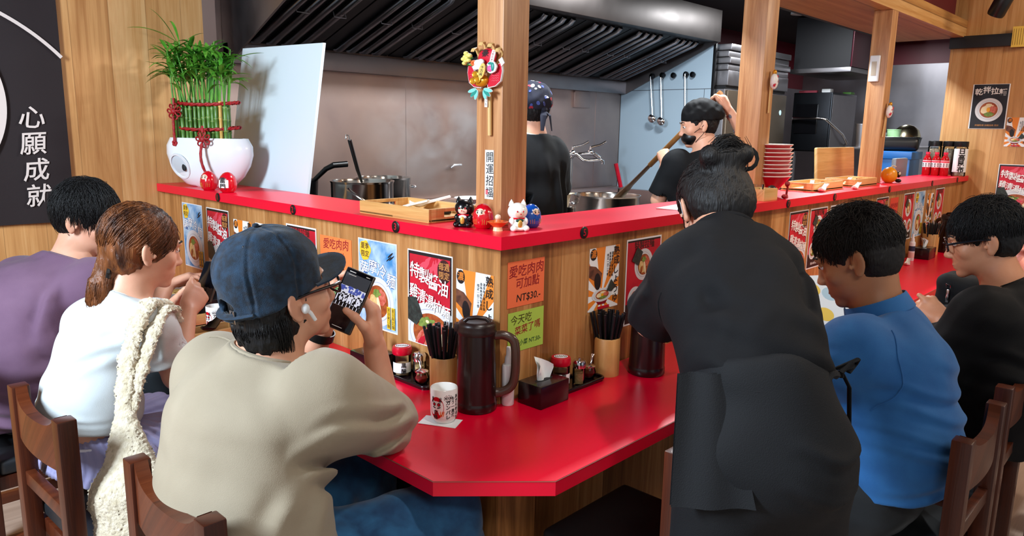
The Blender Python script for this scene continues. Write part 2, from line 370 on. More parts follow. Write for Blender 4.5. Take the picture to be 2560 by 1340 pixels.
# ------------------------------------------------------------------ posters
M_PRED = mat('poster_red', 'B80A26', .5, var=('D01A30', 14)); M_PDK = mat('poster_black', '141012', .5); M_PBLUE = mat('poster_blue', '3E86BE', .5, var=('C9DFEA', 16))
M_PYEL = mat('poster_yellow', 'EDC22E', .5); M_PORG = mat('poster_orange', 'E8862A', .5); M_PBRN = mat('poster_brown', '3A1512', .5)
M_PSOUP = mat('poster_broth', '8A3A18', .45, var=('B5602A', 60)); M_PMEAT = mat('poster_meat', 'B8402C', .45, var=('D8806A', 70)); M_PEGG = mat('poster_egg', 'F0DDB0', .45)
M_PGRN = mat('poster_green', '5E7A2E', .5, var=('8AA04A', 90)); M_PNORI = mat('poster_nori', '1C2420', .5, var=('34403A', 80)); M_PPLATE = mat('poster_plate', 'DADCDE', .45); M_PYOLK = mat('poster_yolk', 'F0A81E', .4)
M_PINK = mat('poster_pale_red', 'D8485A', .5); M_PNOOD = mat('poster_noodle', 'E8C98A', .5, var=('D0A860', 80)); M_PSKIN = mat('poster_hand', '4A2A1E', .5, var=('7A4A34', 40))
def clip(poly, x0, y0, x1, y1):
    def half(p, f, inter):
        out = []
        for i in range(len(p)):
            a, b = p[i - 1], p[i]
            if f(b):
                if not f(a): out.append(inter(a, b))
                out.append(b)
            elif f(a): out.append(inter(a, b))
        return out
    def ix(X): return lambda a, b: (X, a[1] + (b[1] - a[1]) * (X - a[0]) / (b[0] - a[0]))
    def iy(Y): return lambda a, b: (a[0] + (b[0] - a[0]) * (Y - a[1]) / (b[1] - a[1]), Y)
    for f, n in ((lambda q: q[0] >= x0, ix(x0)), (lambda q: q[0] <= x1, ix(x1)), (lambda q: q[1] >= y0, iy(y0)), (lambda q: q[1] <= y1, iy(y1))):
        poly = half(poly, f, n)
        if len(poly) < 3: return []
    return poly
def oval(cx, cy, rx, ry, rot=0, n=40, wob=0, seed=0, a0=0, a1=6.28319):
    r = random.Random(seed); w = [r.uniform(-1, 1) for _ in range(6)]; q = []
    for i in range(n):
        a = a0 + (a1 - a0) * i / (n if a1 - a0 > 6.2 else n - 1); k = 1 + wob * sum(w[j] * math.sin((j + 2) * a + w[j] * 3) for j in range(6)) / 2
        x, y = rx * k * math.cos(a), ry * k * math.sin(a); q.append((cx + x * math.cos(rot) - y * math.sin(rot), cy + x * math.sin(rot) + y * math.cos(rot)))
    return q
class Poster:
    def __init__(s, name, label, group, loc, facing, w, h, tilt=0, curl=0):
        s.r = thing(name, label, 'poster', loc, (rad(90), rad(tilt), {'x': rad(-90), 'y': 0}[facing]), group); s.w, s.h = w, h; s.rect = (-w / 2, -h / 2, w / 2, h / 2)
    def layer(s, mb, m, poly, lv, rect=None):
        p = clip(poly, *(rect or s.rect))
        if len(p) >= 3: mb.use(m); mb.prism(p, .0005 + lv * .0003, .0005 + lv * .0003 + .0003)
    def paper(s, m): MB().box((0, 0, .0004), (s.w, s.h, .0006), 0).build('paper', m, s.r)
    def z(s, lv): return .0005 + lv * .0003 + .00015
def rectp(x0, y0, x1, y1): return [(x0, y0), (x1, y0), (x1, y1), (x0, y1)]
def bowl_pic(P, mb, cx, cy, r, ry, lv, kind, rect=None):
    L = lambda m, poly, k: P.layer(mb, m, poly, lv + k, rect)
    L(M_PPLATE, oval(cx, cy, r, ry), 0); L(mat('poster_plate_shade', 'B4B9C2', .5), oval(cx, cy, r * .80, ry * .80), 1); L(M_PPLATE, oval(cx, cy, r * .77, ry * .77), 2)
    L(M_PSOUP, oval(cx, cy, r * .66, ry * .66), 3)
    if kind == 'cold':
        L(M_PNOOD, oval(cx - r * .2, cy - ry * .15, r * .34, ry * .4, .3, wob=.1, seed=2), 4); L(M_PMEAT, oval(cx + r * .22, cy + ry * .2, r * .3, ry * .34, .5, wob=.1, seed=3), 5)
        L(M_PEGG, oval(cx + r * .08, cy - ry * .18, r * .10, ry * .44, .25), 6); L(M_PGRN, oval(cx - r * .05, cy + ry * .34, r * .22, ry * .17, 0, wob=.2, seed=5), 7); L(M_PSOUP, oval(cx - r * .28, cy - ry * .3, r * .1, ry * .24, -.3), 8)
    elif kind == 'special':
        L(M_PMEAT, oval(cx - r * .30, cy - ry * .30, r * .42, ry * .30, .9, wob=.06, seed=1), 4); L(M_PMEAT, oval(cx + r * .12, cy + ry * .14, r * .42, ry * .30, .2, wob=.08, seed=7), 5); L(M_PINK, oval(cx + r * .06, cy + ry * .16, r * .20, ry * .15, .2, wob=.2, seed=4), 6)
        L(M_PEGG, oval(cx + r * .42, cy - ry * .05, r * .13, ry * .26, -.5, wob=.06, seed=9), 6); L(M_PGRN, oval(cx - r * .2, cy + ry * .34, r * .26, ry * .18, .2, wob=.25, seed=6), 7); L(M_PEGG, oval(cx - r * .14, cy + ry * .38, r * .06, ry * .05), 8)
        L(M_PRED, oval(cx - r * .36, cy - ry * .34, r * .2, ry * .12, .9, wob=.1, seed=8), 8)
    else:
        L(M_PEGG, oval(cx - r * .25, cy, r * .32, ry * .34, 0, wob=.15, seed=1), 4); L(M_PMEAT, oval(cx + r * .3, cy + ry * .1, r * .26, ry * .34, 0, wob=.2, seed=2), 5); L(M_PGRN, oval(cx + r * .05, cy - ry * .38, r * .34, ry * .2, 0, wob=.2, seed=3), 6); L(M_PYOLK, oval(cx - r * .02, cy + ry * .02, r * .13, ry * .2), 7)
        L(M_PEGG, oval(cx, cy + ry * .38, r * .26, ry * .16, 0, wob=.25, seed=5), 7)
def blue_poster(loc, f, label, group=None, w=.21, h=.297):
    P = Poster('menu_poster', label, group, loc, f, w, h); P.paper(M_PAPER); k = w / .21
    m = MB(); P.layer(m, M_PBLUE, rectp(-.101 * k, -.144 * k, .101 * k, .1455 * k), 0); m.build('printed_field', None, P.r)
    m = MB(); P.layer(m, M_PYEL, oval(-.066 * k, .110 * k, .030 * k, .034 * k, 0, wob=.10, seed=4), 2); b = m.build('season_badge', None, P.r)
    text('badge_lettering', '夏季\n限定', .023 * k, M_PBRN, b, (-.066 * k, .110 * k, P.z(3)), 0, .0006, gap=1.15)
    for i, c in enumerate('薩摩冷麺'):
        text('title_character', c, .050 * k, mat('deep_blue_ink', '1E4E90', .5), P.r, ((-.073 + .049 * i) * k, (.034 + (.012, .022, .013, -.012)[i]) * k, P.z(3)), -.12, .0035 * k)
        text('title_character', c, .050 * k, M_WHITEINK, P.r, ((-.073 + .049 * i) * k, (.034 + (.012, .022, .013, -.012)[i]) * k, P.z(4)), -.12, .0010 * k)
    m = MB(); bowl_pic(P, m, .002 * k, -.055 * k, .085 * k, .083 * k, 1, 'cold'); m.build('bowl_picture', None, P.r)
    m = MB()
    for x in (.062, .086): P.layer(m, M_PYEL, rectp((x - .0085) * k, -.136 * k, (x + .0085) * k, -.062 * k), 11)
    q = m.build('yellow_strips', None, P.r)
    for x in (.062, .086): text('strip_lettering', '清涼爽口麺' if x < .07 else '夏日限定麺', .0135 * k, M_PBRN, q, (x * k, -.099 * k, P.z(12)), vertical=True, gap=1.0)
    m = MB()
    for a, b2, c in (((.06, .10), (.084, .118), .003), ((.066, .09), (.09, .11), .0022), ((.058, .107), (.07, .085), .0018)): P.layer(m, M_PDK, oval((a[0] + b2[0]) / 2 * k, (a[1] + b2[1]) / 2 * k, .016 * k, c * k, .6), 3)
    m.build('bonito_drawing', None, P.r)
def red_poster(loc, f, label, group=None, w=.21, h=.297, s1='特製醬油', s2='雞清湯拉麺'):
    P = Poster('menu_poster', label, group, loc, f, w, h); P.paper(M_PAPER); k = w / .21
    m = MB(); P.layer(m, M_PDK, rectp(-.101 * k, -.1445 * k, .101 * k, .1445 * k), 0); P.layer(m, M_PRED, rectp(-.094 * k, -.09 * k, .094 * k, .135 * k), 1)
    for i in range(5): P.layer(m, M_PINK, oval((-.03 + .02 * i) * k, (.105 + .012 * math.sin(i * 2)) * k, .022 * k, .010 * k, .6 + i * .3, wob=.35, seed=i), 2 if i % 2 else 1.6, (-.094 * k, -.09 * k, .094 * k, .135 * k))
    m.build('printed_field', None, P.r)
    R = (-.101 * k, -.1445 * k, .101 * k, .1445 * k)
    m = MB(); bowl_pic(P, m, .012 * k, -.105 * k, .135 * k, .098 * k, 3, 'special', R); P.layer(m, M_PNORI, [(-.101 * k, -.005 * k), (-.062 * k, .004 * k), (-.030 * k, -.055 * k), (-.06 * k, -.088 * k), (-.101 * k, -.075 * k)], 12, R); m.build('bowl_picture', None, P.r)
    m = MB(); P.layer(m, M_PBRN, oval(.068 * k, .098 * k, .030 * k, .036 * k), 3); b = m.build('limit_badge', None, P.r)
    text('badge_lettering', '毎週\n限定', .025 * k, mat('gold_ink', 'C98A4A', .5), b, (.068 * k, .098 * k, P.z(4)), 0, .0006, gap=1.1)
    for i, c in enumerate(s1): text('title_character', c, .052 * k, M_WHITEINK, P.r, ((-.066 + .044 * i) * k, (.083 - .013 * i) * k, P.z(13)), -.1, .0018 * k, sx=.95)
    for i, c in enumerate(s2): text('title_character', c, .046 * k, M_WHITEINK, P.r, ((-.072 + .0375 * i) * k, (.018 - .012 * i) * k, P.z(13)), -.1, .0016 * k, sx=.92)
def orange_poster(loc, f, label, group=None, w=.155, h=.20):
    P = Poster('menu_poster', label, group, loc, f, w, h); P.paper(M_PAPER); kx, ky = w / .155, h / .22
    m = MB(); c = (-.012 * kx, -.062 * ky)
    for i in range(10):
        a = i * .6283 + .22; P.layer(m, M_PORG, [c, (c[0] + .4 * math.cos(a), c[1] + .4 * math.sin(a)), (c[0] + .4 * math.cos(a + .31), c[1] + .4 * math.sin(a + .31))], 0)
    m.build('sunburst', None, P.r)
    m = MB(); P.layer(m, M_PDK, oval(-.058 * kx, .088 * ky, .017 * kx, .020 * ky), 2); b = m.build('round_badge', None, P.r)
    text('badge_lettering', '濃', .027 * kx, M_PORG, b, (-.058 * kx, .088 * ky, P.z(3)), 0, .0005)
    m = MB(); P.layer(m, M_PSKIN, [(-.0775 * kx, .052 * ky), (-.045 * kx, .045 * ky), (-.012 * kx, .018 * ky), (-.018 * kx, -.012 * ky), (-.05 * kx, -.004 * ky), (-.0775 * kx, .012 * ky)], 2); P.layer(m, M_PDK, oval(-.034 * kx, -.008 * ky, .016 * kx, .030 * ky, .15), 3); m.build('pouring_hand_picture', None, P.r)
    m = MB(); bowl_pic(P, m, -.008 * kx, -.058 * ky, .052 * kx, .024 * ky, 2, 'orange'); P.layer(m, mat('poster_bowl_red', '8A1420', .4), [(-.048 * kx, -.066 * ky), (.032 * kx, -.066 * ky), (.010 * kx, -.092 * ky), (-.026 * kx, -.092 * ky)], 1.8); P.layer(m, M_PNORI, [(.012 * kx, -.046 * ky), (.034 * kx, -.008 * ky), (.060 * kx, -.036 * ky), (.040 * kx, -.052 * ky)], 11); m.build('bowl_picture', None, P.r)
    text('title_lettering', '熟成しょうゆ', .031 * kx, M_PDK, P.r, (.061 * kx, .006 * ky, P.z(4)), 0, .0011, vertical=True, gap=1.1 * ky / kx)
    for i, s in enumerate(('濃厚魚介醬油拉麺', '香味熟成特製鶏湯', '限定一日二十食')): text('small_print', s, .0098 * kx, M_PDK, P.r, ((.040 - .012 * i) * kx, .045 * ky, P.z(4)), vertical=True, gap=1.02)
    m = MB(); P.layer(m, M_PRED, rectp(-.03 * kx, -.108 * ky, .03 * kx, -.098 * ky), 6); m.build('red_caption_bar', None, P.r)
def note(loc, f, label, col, lines, w, h, tilt=0, name='handwritten_note'):
    P = Poster(name, label, None, loc, f, w, h, tilt); P.paper(col)
    for i, (s, x, y, sz, m) in enumerate(lines): text('handwriting', s, sz, m, P.r, (x, y, P.z(1)), .06, .0006, jit=.05, shear=.12)
def menu_red(loc, f, label, group=None, w=.21, h=.297):
    P = Poster('menu_poster', label, group, loc, f, w, h); P.paper(M_PAPER)
    m = MB(); P.layer(m, M_PDK, rectp(-.099, -.143, .099, .143), 0); P.layer(m, M_PRED, rectp(-.099, -.075, .099, .137), 1); m.build('printed_field', None, P.r)
    m = MB(); bowl_pic(P, m, .0, .055, .055, .055, 2, 'cold'); bowl_pic(P, m, -.045, -.06, .043, .043, 2, 'orange'); bowl_pic(P, m, .05, -.06, .043, .043, 2, 'special'); P.layer(m, M_PNORI, [(-.075, .075), (-.045, .12), (-.012, .10), (-.035, .055)], 12); m.build('bowl_picture', None, P.r)
    text('title_lettering', '特製拉麺', .03, M_PBRN, P.r, (0, .122, P.z(3)), 0, .001); text('small_print', '醬油 味噌 鹽味 加點', .013, M_WHITEINK, P.r, (0, -.125, P.z(3)))
def black_menu(loc, f, label, group=None, w=.21, h=.297, title='乾拌拉麺'):
    P = Poster('menu_poster', label, group, loc, f, w, h); P.paper(M_PAPER); k = w / .21
    m = MB(); P.layer(m, mat('poster_navy_black', '12141C', .45), rectp(-.099 * k, -.142 * k, .099 * k, .142 * k), 0); m.build('printed_field', None, P.r)
    m = MB(); bowl_pic(P, m, 0, -.022 * k, .078 * k, .076 * k, 1, 'dry'); m.build('bowl_picture', None, P.r)
    for i, c in enumerate(title): text('title_character', c, .046 * k, M_WHITEINK, P.r, ((-.068 + .0455 * i) * k, (.092 + (.0, .012, .004, -.004)[i]) * k, P.z(3)), .06, .002 * k)
    text('small_print', '拌麺附湯 加麺加肉 另計', .013 * k, mat('gold_ink', 'C98A4A', .5), P.r, (0, -.122 * k, P.z(3)))
NX, NY = -.0008, -.0008
M_NORANGE = mat('orange_note_paper', 'F08040', .55); M_NGREEN = mat('green_note_paper', 'A8CC50', .55); M_NSALMON = mat('salmon_note_paper', 'EE7446', .55); M_NLGREEN = mat('pale_green_note_paper', '9FD890', .55)
def xw(y0, y1): return (y0 + y1) / 2
blue_poster((NX, 1.970, 1.012), 'x', 'blue cold noodle poster nearest the left wall, beside the woman with the ponytail')
red_poster((NX, 1.716, 1.010), 'x', 'red special ramen poster second from the left wall, above the held phone')
orange_poster((NX, 1.490, 1.03), 'x', 'orange and white sunburst poster mostly hidden behind the denim cap')
black_menu((NX, 1.275, .985), 'x', 'black poster with only its top edge showing over the denim cap')
menu_red((NX, 1.035, 1.006), 'x', 'red menu poster half hidden behind the cap brim and glasses')
note((NX, .808, 1.065), 'x', 'orange handwritten price note beside the cap brim', M_NORANGE, (('愛吃肉肉', .0, .045, .04, M_INKR), ('可加點', 0, .0, .036, M_INKR), ('NT30.', .01, -.042, .036, M_INK)), .195, .145)
note((NX, .815, .912), 'x', 'pale green handwritten note above the watch', M_NLGREEN, (('今天吃', -.0, .03, .034, mat('dark_green_ink', '1E4A22', .6)), ('菜菜了嗎', .0, -.006, .03, M_INK), ('一種小菜50-', 0, -.038, .022, M_INK)), .14, .118)
blue_poster((NX, .566, 1.005), 'x', 'blue cold noodle poster behind the phone in the raised hands')
red_poster((NX, .301, 1.000), 'x', 'large red special ramen poster above the chopsticks, left of the counter corner')
orange_poster((NX, .102, 1.005), 'x', 'orange and white sunburst poster beside the counter corner, behind the brown pitcher', w=.155, h=.225)
note((.104, NY, 1.089), 'y', 'salmon handwritten price note right of the counter corner', M_NSALMON, (('愛吃肉肉', .0, .036, .037, M_INKR), ('可加點', .005, .0, .034, M_INKR), ('NT$30.-', .01, -.042, .03, M_INK)), .155, .132, 0)
note((.107, NY, .949), 'y', 'green handwritten note under the salmon price note', M_NGREEN, (('今天吃', -.022, .034, .03, mat('olive_ink', '4A4A10', .6)), ('菜菜了嗎', .006, .004, .028, M_INKR), ('一種小菜 NT.50-', .0, -.036, .018, mat('dark_green_ink', '1E4A22', .6))), .152, .118, 0)
orange_poster((.477, NY, 1.052), 'y', 'orange and white sunburst poster above the chopstick holder on the right arm', w=.160, h=.205)
menu_red((.702, NY, 1.015), 'y', 'red menu poster partly hidden by the bending staff member')
red_poster((1.985, NY, 1.02), 'y', 'red special ramen poster between the staff member and the man in blue')
menu_red((2.222, NY, 1.02), 'y', 'red menu poster beside the head of the man in blue')
black_menu((2.47, NY, 1.02), 'y', 'black menu poster mostly behind the head of the man in blue', title='乾拌拉麺')
black_menu((2.72, NY, 1.02), 'y', 'black poster hidden behind the hair of the man in blue', title='限定拉麺')
red_poster((3.154, NY, 1.02), 'y', 'red poster right of the head of the man in blue, left of the red note')
note((3.37, NY, 1.06), 'y', 'red handwritten note between two red posters on the right arm', mat('red_note_paper', 'D8402E', .55), (('愛吃肉肉', .0, .045, .034, M_INKR), ('可加點', .0, .0, .032, M_INKR), ('NT30', 0, -.045, .03, M_INKR)), .15, .19)
menu_red((3.66, NY, 1.02), 'y', 'red menu poster above the far spray bottle')
blue_poster((3.895, NY, 1.02), 'y', 'pale blue cold noodle poster above the far tissue box')
orange_poster((4.137, NY, 1.03), 'y', 'orange and white sunburst poster above the far chopstick holder', w=.14, h=.225)
menu_red((4.355, NY, 1.02), 'y', 'red menu poster nearest the right wood wall')
black_menu((XR - .0008, -.106, 1.74), 'x', 'black dry noodle poster with a round bowl photo on the right wall', w=.232, h=.318)
orange_poster((XR - .0008, -.300, 1.56), 'x', 'orange and white sunburst poster on the right wall beside the black one', w=.140, h=.205)
red_poster((XR - .0008, -.336, 1.165), 'x', 'red special ramen poster low on the right wall above the man with glasses', w=.235, h=.332)
# ------------------------------------------------------------------ things on the red ledge
LZ = 1.2362; TZ = .7502; rnd = random.Random(5)
M_STALK = mat('bamboo_stalk', '3F6A22', .35, var=('5E8A38', 30, (1, 1, .5))); M_STALKY = mat('yellow_stalk', 'C8A04C', .4); M_NODE = mat('stalk_node', '9AA860', .5)
M_LEAF = mat('leaf', '357A1E', .33, var=('6AA83A', 14), spec=.6); M_CORD = mat('red_cord', 'B00814', .45, bump=(260, .5), var=('7A0610', 160)); M_REDGL = mat('glossy_red', 'C80A1E', .18, coat=.6)
lb = thing('lucky_bamboo', 'lucky bamboo tied with red cords in a white oval pot on the ledge', 'potted plant', (.088, 1.95, LZ), (0, 0, rad(-60))); lb.scale = (.95, .95, .97)
# local x runs along the pot, local -y faces the room
prof = [(0, .002), (.10, .0), (.135, .012), (.178, .05), (.212, .10), (.228, .15), (.226, .19), (.205, .226), (.197, .226), (.205, .185), (.20, .15), (0, .14)]
MB().lathe(prof, 56, sx=1.0, sy=.42).build('pot', mat('white_pot', 'E6EAED', .22, coat=.4), lb)
nrm = Vector((-.25, -.90, -.36)).normalized(); rq = nrm.to_track_quat('Z', 'Y').to_matrix(); rc = Vector((-.112, -.0735, .096))
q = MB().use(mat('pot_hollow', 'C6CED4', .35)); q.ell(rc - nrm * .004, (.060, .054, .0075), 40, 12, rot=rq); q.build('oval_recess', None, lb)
MB().ring((0, 0), .058, .009, -.004, .004, 56).build('recess_rim', mat('white_pot', 'E6EAED', .22), lb).matrix_local = Matrix.Translation(rc) @ rq.to_4x4()
MB().ell((-.082, -.0845, .092), (.012, .005, .018)).build('drain_hole', M_BLACKM, lb)
tops = []
for row, (yy, n, off) in enumerate(((-.045, 13, 0), (.0, 12, .5), (.04, 11, .2))):
    for i in range(n):
        x = -.150 + .300 * (i + off) / 13 + rnd.uniform(-.003, .003); r = rnd.uniform(.0085, .0115); h = .395 + rnd.uniform(-.03, .02)
        yel = row == 0 and i == 11; sm = M_STALKY if yel else M_STALK; pts = []; R = []
        b = MB().use(sm); zz = .15
        while zz < h:
            for dz, k in ((0, 1.14), (.003, 1.0), (.045, .96)): pts.append((x + rnd.uniform(-.0006, .0006), yy, min(zz + dz, h))); R.append(r * k)
            zz += .048 + rnd.uniform(0, .012)
        b.tube(pts, R, 12); b.use(M_NODE)
        for k in range(0, len(pts), 3): b.lathe([(r * 1.10, -.0012), (r * 1.17, 0), (r * 1.10, .0012)], 12, pts[k])
        b.build('stalk', None, lb)
        tops.append((x, yy, h))
def leaf(mb, p, d, ln, wd, droop):
    p = Vector(p); d = Vector(d).normalized(); side = d.cross(Vector((0, 0, 1)))
    side = side.normalized() if side.length > .05 else Vector((1, 0, 0)); vs = []; n = 9
    for i in range(n):
        t = i / (n - 1); c = p + d * ln * t + Vector((0, 0, -droop * ln * t * t)); wv = wd * math.sin(math.pi * min(1, t * .92 + .06)) ** .8 * (1 - t * .3)
        up = Vector((0, 0, .18 * wv)); vs += [c - side * wv + up, c - up, c + side * wv + up]
    fs = []
    for i in range(n - 1): a = i * 3; fs += [(a, a + 3, a + 4, a + 1), (a + 1, a + 4, a + 5, a + 2)]
    mb.add(vs, fs)
for j, (x, yy, h) in enumerate(tops):
    if j % 1: continue
    s = MB().use(M_LEAF); dx = x * .25 + rnd.uniform(-.03, .03); dy = rnd.uniform(-.05, .05); hh = rnd.uniform(.15, .27); tip = Vector((x + dx, yy + dy, h + hh))
    s.tube([(x, yy, h - .012), (x + dx * .4, yy + dy * .4, h + hh * .5), tip], [.0042, .0036, .0022], 6)
    for q in range(9):
        a = rnd.uniform(0, 6.28); el = rnd.uniform(.3, 1.4); base = Vector((x, yy, h)).lerp(tip, rnd.uniform(.45, 1.0))
        leaf(s, base, (math.cos(a), math.sin(a) * .8, el), rnd.uniform(.09, .16), rnd.uniform(.0095, .0155), rnd.uniform(.15, .75))
    s.build('leafy_shoot', None, lb)
s = MB().use(M_LEAF)
for p0, d, ln, wd, dr in (((-.13, .0, .635), (-.45, -.2, 1.1), .30, .015, .35), ((-.13, 0, .65), (-.95, -.2, .7), .30, .015, .35), ((-.13, 0, .66), (-.1, -.2, 1), .20, .015, .55), ((-.133, -.0, .52), (-.9, -.3, .2), .17, .011, .5)): leaf(s, p0, d, ln, wd, dr)
s.tube([(-.14, .0, .39), (-.135, 0, .52), (-.13, 0, .66)], [.005, .004, .003], 6); s.build('leafy_shoot', None, lb)
def band(z, dip):
    P = [(.165 * math.cos(a), .066 * math.sin(a), z + dip * math.cos(a * 2) + .004 * math.sin(a)) for a in [2 * math.pi * i / 48 for i in range(49)]]
    b = MB().use(M_CORD)
    for ph in (0, math.pi): b.tube([(x + .004 * math.cos(i * 1.6 + ph) * (x / .165), y + .004 * math.cos(i * 1.6 + ph) * (y / .066), zz + .004 * math.sin(i * 1.6 + ph)) for i, (x, y, zz) in enumerate(P)], .0055, 8, cap=False)
    b.build('cord_band', None, lb)
band(.385, .004); band(.272, .004)
def knot(cx, cz, y, drop, tail):
    b = MB().use(M_CORD)
    for k in range(7):
        a = k * 6.283 / 7 + .4; b.tube([(cx + .006 * math.cos(a), y, cz + .006 * math.sin(a))] + [(cx + (.024 + .013 * math.cos(t)) * math.cos(a + .33 * math.sin(t)), y - .006 * math.sin(t * .5), cz + (.024 + .013 * math.cos(t)) * math.sin(a + .33 * math.sin(t))) for t in [math.pi + 6.283 * i / 12 for i in range(13)]], .0036, 7)
    b.ell((cx, y - .005, cz), (.013, .009, .013)); b.tube([(cx, y, cz + .03), (cx, y, cz + .06)], .006)
    pts = [(cx + drop * (i / 10) ** 2, y - .010 - (.02 * math.sin(i / 10 * 3.1) if tail > .12 else 0), cz - .02 - tail * i / 10) for i in range(11)]
    b.tube(pts, [.006 + .001 * (i % 2) for i in range(11)], 10); e = pts[-1]
    for k in range(5): b.ell((e[0] + .008 * math.cos(k * 1.3), e[1], e[2] - .004 + .008 * math.sin(k * 1.3)), (.007, .007, .008), 10, 7)
    b.build('cord_knot', None, lb)
knot(-.128, .345, -.070, .0, .12); knot(.045, .222, -.108, .025, .15)

def daruma(name, label, loc, rz, r, body, face=True, group=None, txt=None):
    t = thing(name, label, 'figurine', loc, (0, 0, rz), group)
    pr = [(0, 0), (.60 * r, 0), (.82 * r, .18 * r), (.98 * r, .62 * r), (1.0 * r, 1.0 * r), (.93 * r, 1.45 * r), (.78 * r, 1.82 * r), (.52 * r, 2.12 * r), (.25 * r, 2.27 * r), (0, 2.31 * r)]
    MB().lathe(pr, 36).build('body', body, t)
    if face:
        MB().ell((0, -.62 * r, 1.45 * r), (.50 * r, .34 * r, .48 * r)).build('face_patch', mat('figurine_face', 'EBC9B0', .4), t)
        e = MB().use(M_BLACK)
        for s in (-1, 1): e.ell((s * .20 * r, -.93 * r, 1.55 * r), (.075 * r, .04 * r, .085 * r), 12, 8); e.ell((s * .22 * r, -.90 * r, 1.72 * r), (.13 * r, .05 * r, .035 * r), 12, 8)
        e.use(M_REDGL).ell((0, -.95 * r, 1.25 * r), (.08 * r, .03 * r, .03 * r), 12, 8); e.build('painted_face', None, t)
        g = MB().use(mat('gold_paint', 'D8A24A', .35, .6))
        for s in (-1, 1):
            for k in range(3): g.tube([(s * (.30 + .18 * k) * r, -math.sqrt(max(.02, .98 - (.30 + .18 * k) ** 2)) * r - .006 * r, .95 * r - .06 * r * k), (s * (.26 + .17 * k) * r, -math.sqrt(max(.02, .86 - (.26 + .17 * k) ** 2)) * r, .45 * r)], .035 * r, 6)
        g.build('painted_stripes', None, t)
    if txt:
        f = MB().use(M_WHITEINK); f.build  # plate behind the lettering
        pl = MB().lathe([(.985 * r, .55 * r), (1.02 * r, .62 * r), (1.03 * r, 1.0 * r), (.97 * r, 1.45 * r), (.90 * r, 1.6 * r)], 60)
        keep = [q for q in pl.f if all(pl.v[i][1] < -.78 * r for i in q)]; pl.f = keep; pl.mi = [0] * len(keep)
        pl.build('white_outline', M_WHITEINK, t)
        text('lettering', txt, .72 * r, M_INK, t, (0, 0, 0), 0, .0012, vertical=True, gap=1.0).matrix_local = Matrix.Translation((0, -1.06 * r, 1.06 * r)) @ Matrix.Rotation(rad(90), 4, 'X')
    else:
        pass
    return t
daruma('daruma_doll', 'small red daruma doll with a pale face in front of the white oval pot', (-.003, 1.775, LZ), rad(-62), .036, M_REDGL)
daruma('daruma_doll', 'small red daruma with black and white lettering, right end of the white oval pot', (.010, 1.625, LZ), rad(-58), .037, M_REDGL, False, None, '雷門')
# figurines round the corner post (plain folk figures)
def lucky_cat(label, loc, rz, s, body, bib, face):
    t = thing('lucky_cat', label, 'figurine', loc, (0, 0, rz)); B = lambda: MB().use(body)
    b = B().lathe([(0, 0), (.020, 0), (.026, .008), (.027, .020), (.022, .034), (.012, .040), (0, .041)], 28); b.ell((0, -.020, .006), (.024, .012, .007))
    for k in (-1, 1): b.ell((k * .018, -.024, .008), (.010, .013, .009), 14, 9); b.ell((k * .020, -.012, .026), (.008, .010, .012), 14, 9)
    for v in range(len(b.v)): b.v[v] = tuple(c * s for c in b.v[v])
    b.build('body', None, t)
    h = B().ell((0, -.002, .054), (.029, .026, .025))
    for k in (-1, 1): h.lathe([(.009, 0), (.006, .010), (0, .019)], 12, (k * .018, 0, .070))
    for v in range(len(h.v)): h.v[v] = tuple(c * s for c in h.v[v])
    h.build('head', None, t)
    f = MB().use(face).ell((0, -.0165, .052), (.019, .0115, .016)); f.use(M_REDGL if face is not M_BLACK else M_WHITE)
    for k in (-1, 1): f.ell((k * .009, -.0275, .056), (.0022, .0018, .0026), 10, 7)
    f.ell((0, -.0325, .049), (.0024, .0015, .0018), 10, 7)
    for v in range(len(f.v)): f.v[v] = tuple(c * s for c in f.v[v])
    f.build('painted_face', None, t)
    g = MB().use(M_REDGL).lathe([(.0215, -.002), (.0235, 0), (.0215, .003)], 24, (0, -.001, .0345)); g.use(mat('gold_paint', 'D8A24A', .35, .6)).ell((.0, -.027, .020), (.007, .003, .012), 14, 9); g.use(bib).ell((0, -.0225, .030), (.012, .004, .006), 14, 9)
    for v in range(len(g.v)): g.v[v] = tuple(c * s for c in g.v[v])
    g.build('collar_and_coin', None, t)
lucky_cat('small black lucky cat figurine beside the red round figurine at the corner post', (.040, .190, LZ), rad(-58), 1.0, mat('glossy_black', '0C0C0E', .2), M_WHITE, mat('figurine_face', 'EBC9B0', .4))
daruma('daruma_doll', 'glossy red round figurine between the black cat and the offering dish', (.052, .125, LZ), rad(-65), .031, M_REDGL)
lucky_cat('small white lucky cat figurine beside the blue round figurine', (.100, .035, LZ), rad(-28), 1.0, M_CERAMIC, mat('dark_green_paint', '14402C', .4), mat('figurine_face', 'EBC9B0', .4))
daruma('daruma_doll', 'glossy blue round figurine right of the white lucky cat', (.178, .052, LZ), rad(-10), .030, mat('glossy_blue', '0A4AA8', .18, coat=.6))
od = thing('offering_dish', 'tiny orange footed dish holding a small doll, in front of the corner post', 'dish', (.047, .060, LZ))
MB().use(mat('cream_glaze', 'E8CFA0', .3)).lathe([(0, 0), (.014, 0), (.012, .011), (0, .011)], 28).build('foot', None, od)
MB().use(mat('orange_lacquer', 'E0622A', .25)).lathe([(0, .010), (.011, .010), (.020, .017), (.030, .026), (.0285, .027), (.018, .020), (0, .018)], 32).build('dish', None, od)
d = thing('tiny_doll', 'tiny peach doll standing in the orange footed dish', 'figurine', (.047, .060, LZ + .0185)); MB().use(mat('orange_paint', 'D8703A', .4)).lathe([(0, 0), (.009, 0), (.0105, .006), (.008, .014), (0, .016)], 20).build('body', None, d); MB().ell((0, 0, .020), (.0085, .0085, .0085), 18, 12).build('head', mat('figurine_face', 'EBC9B0', .4), d)

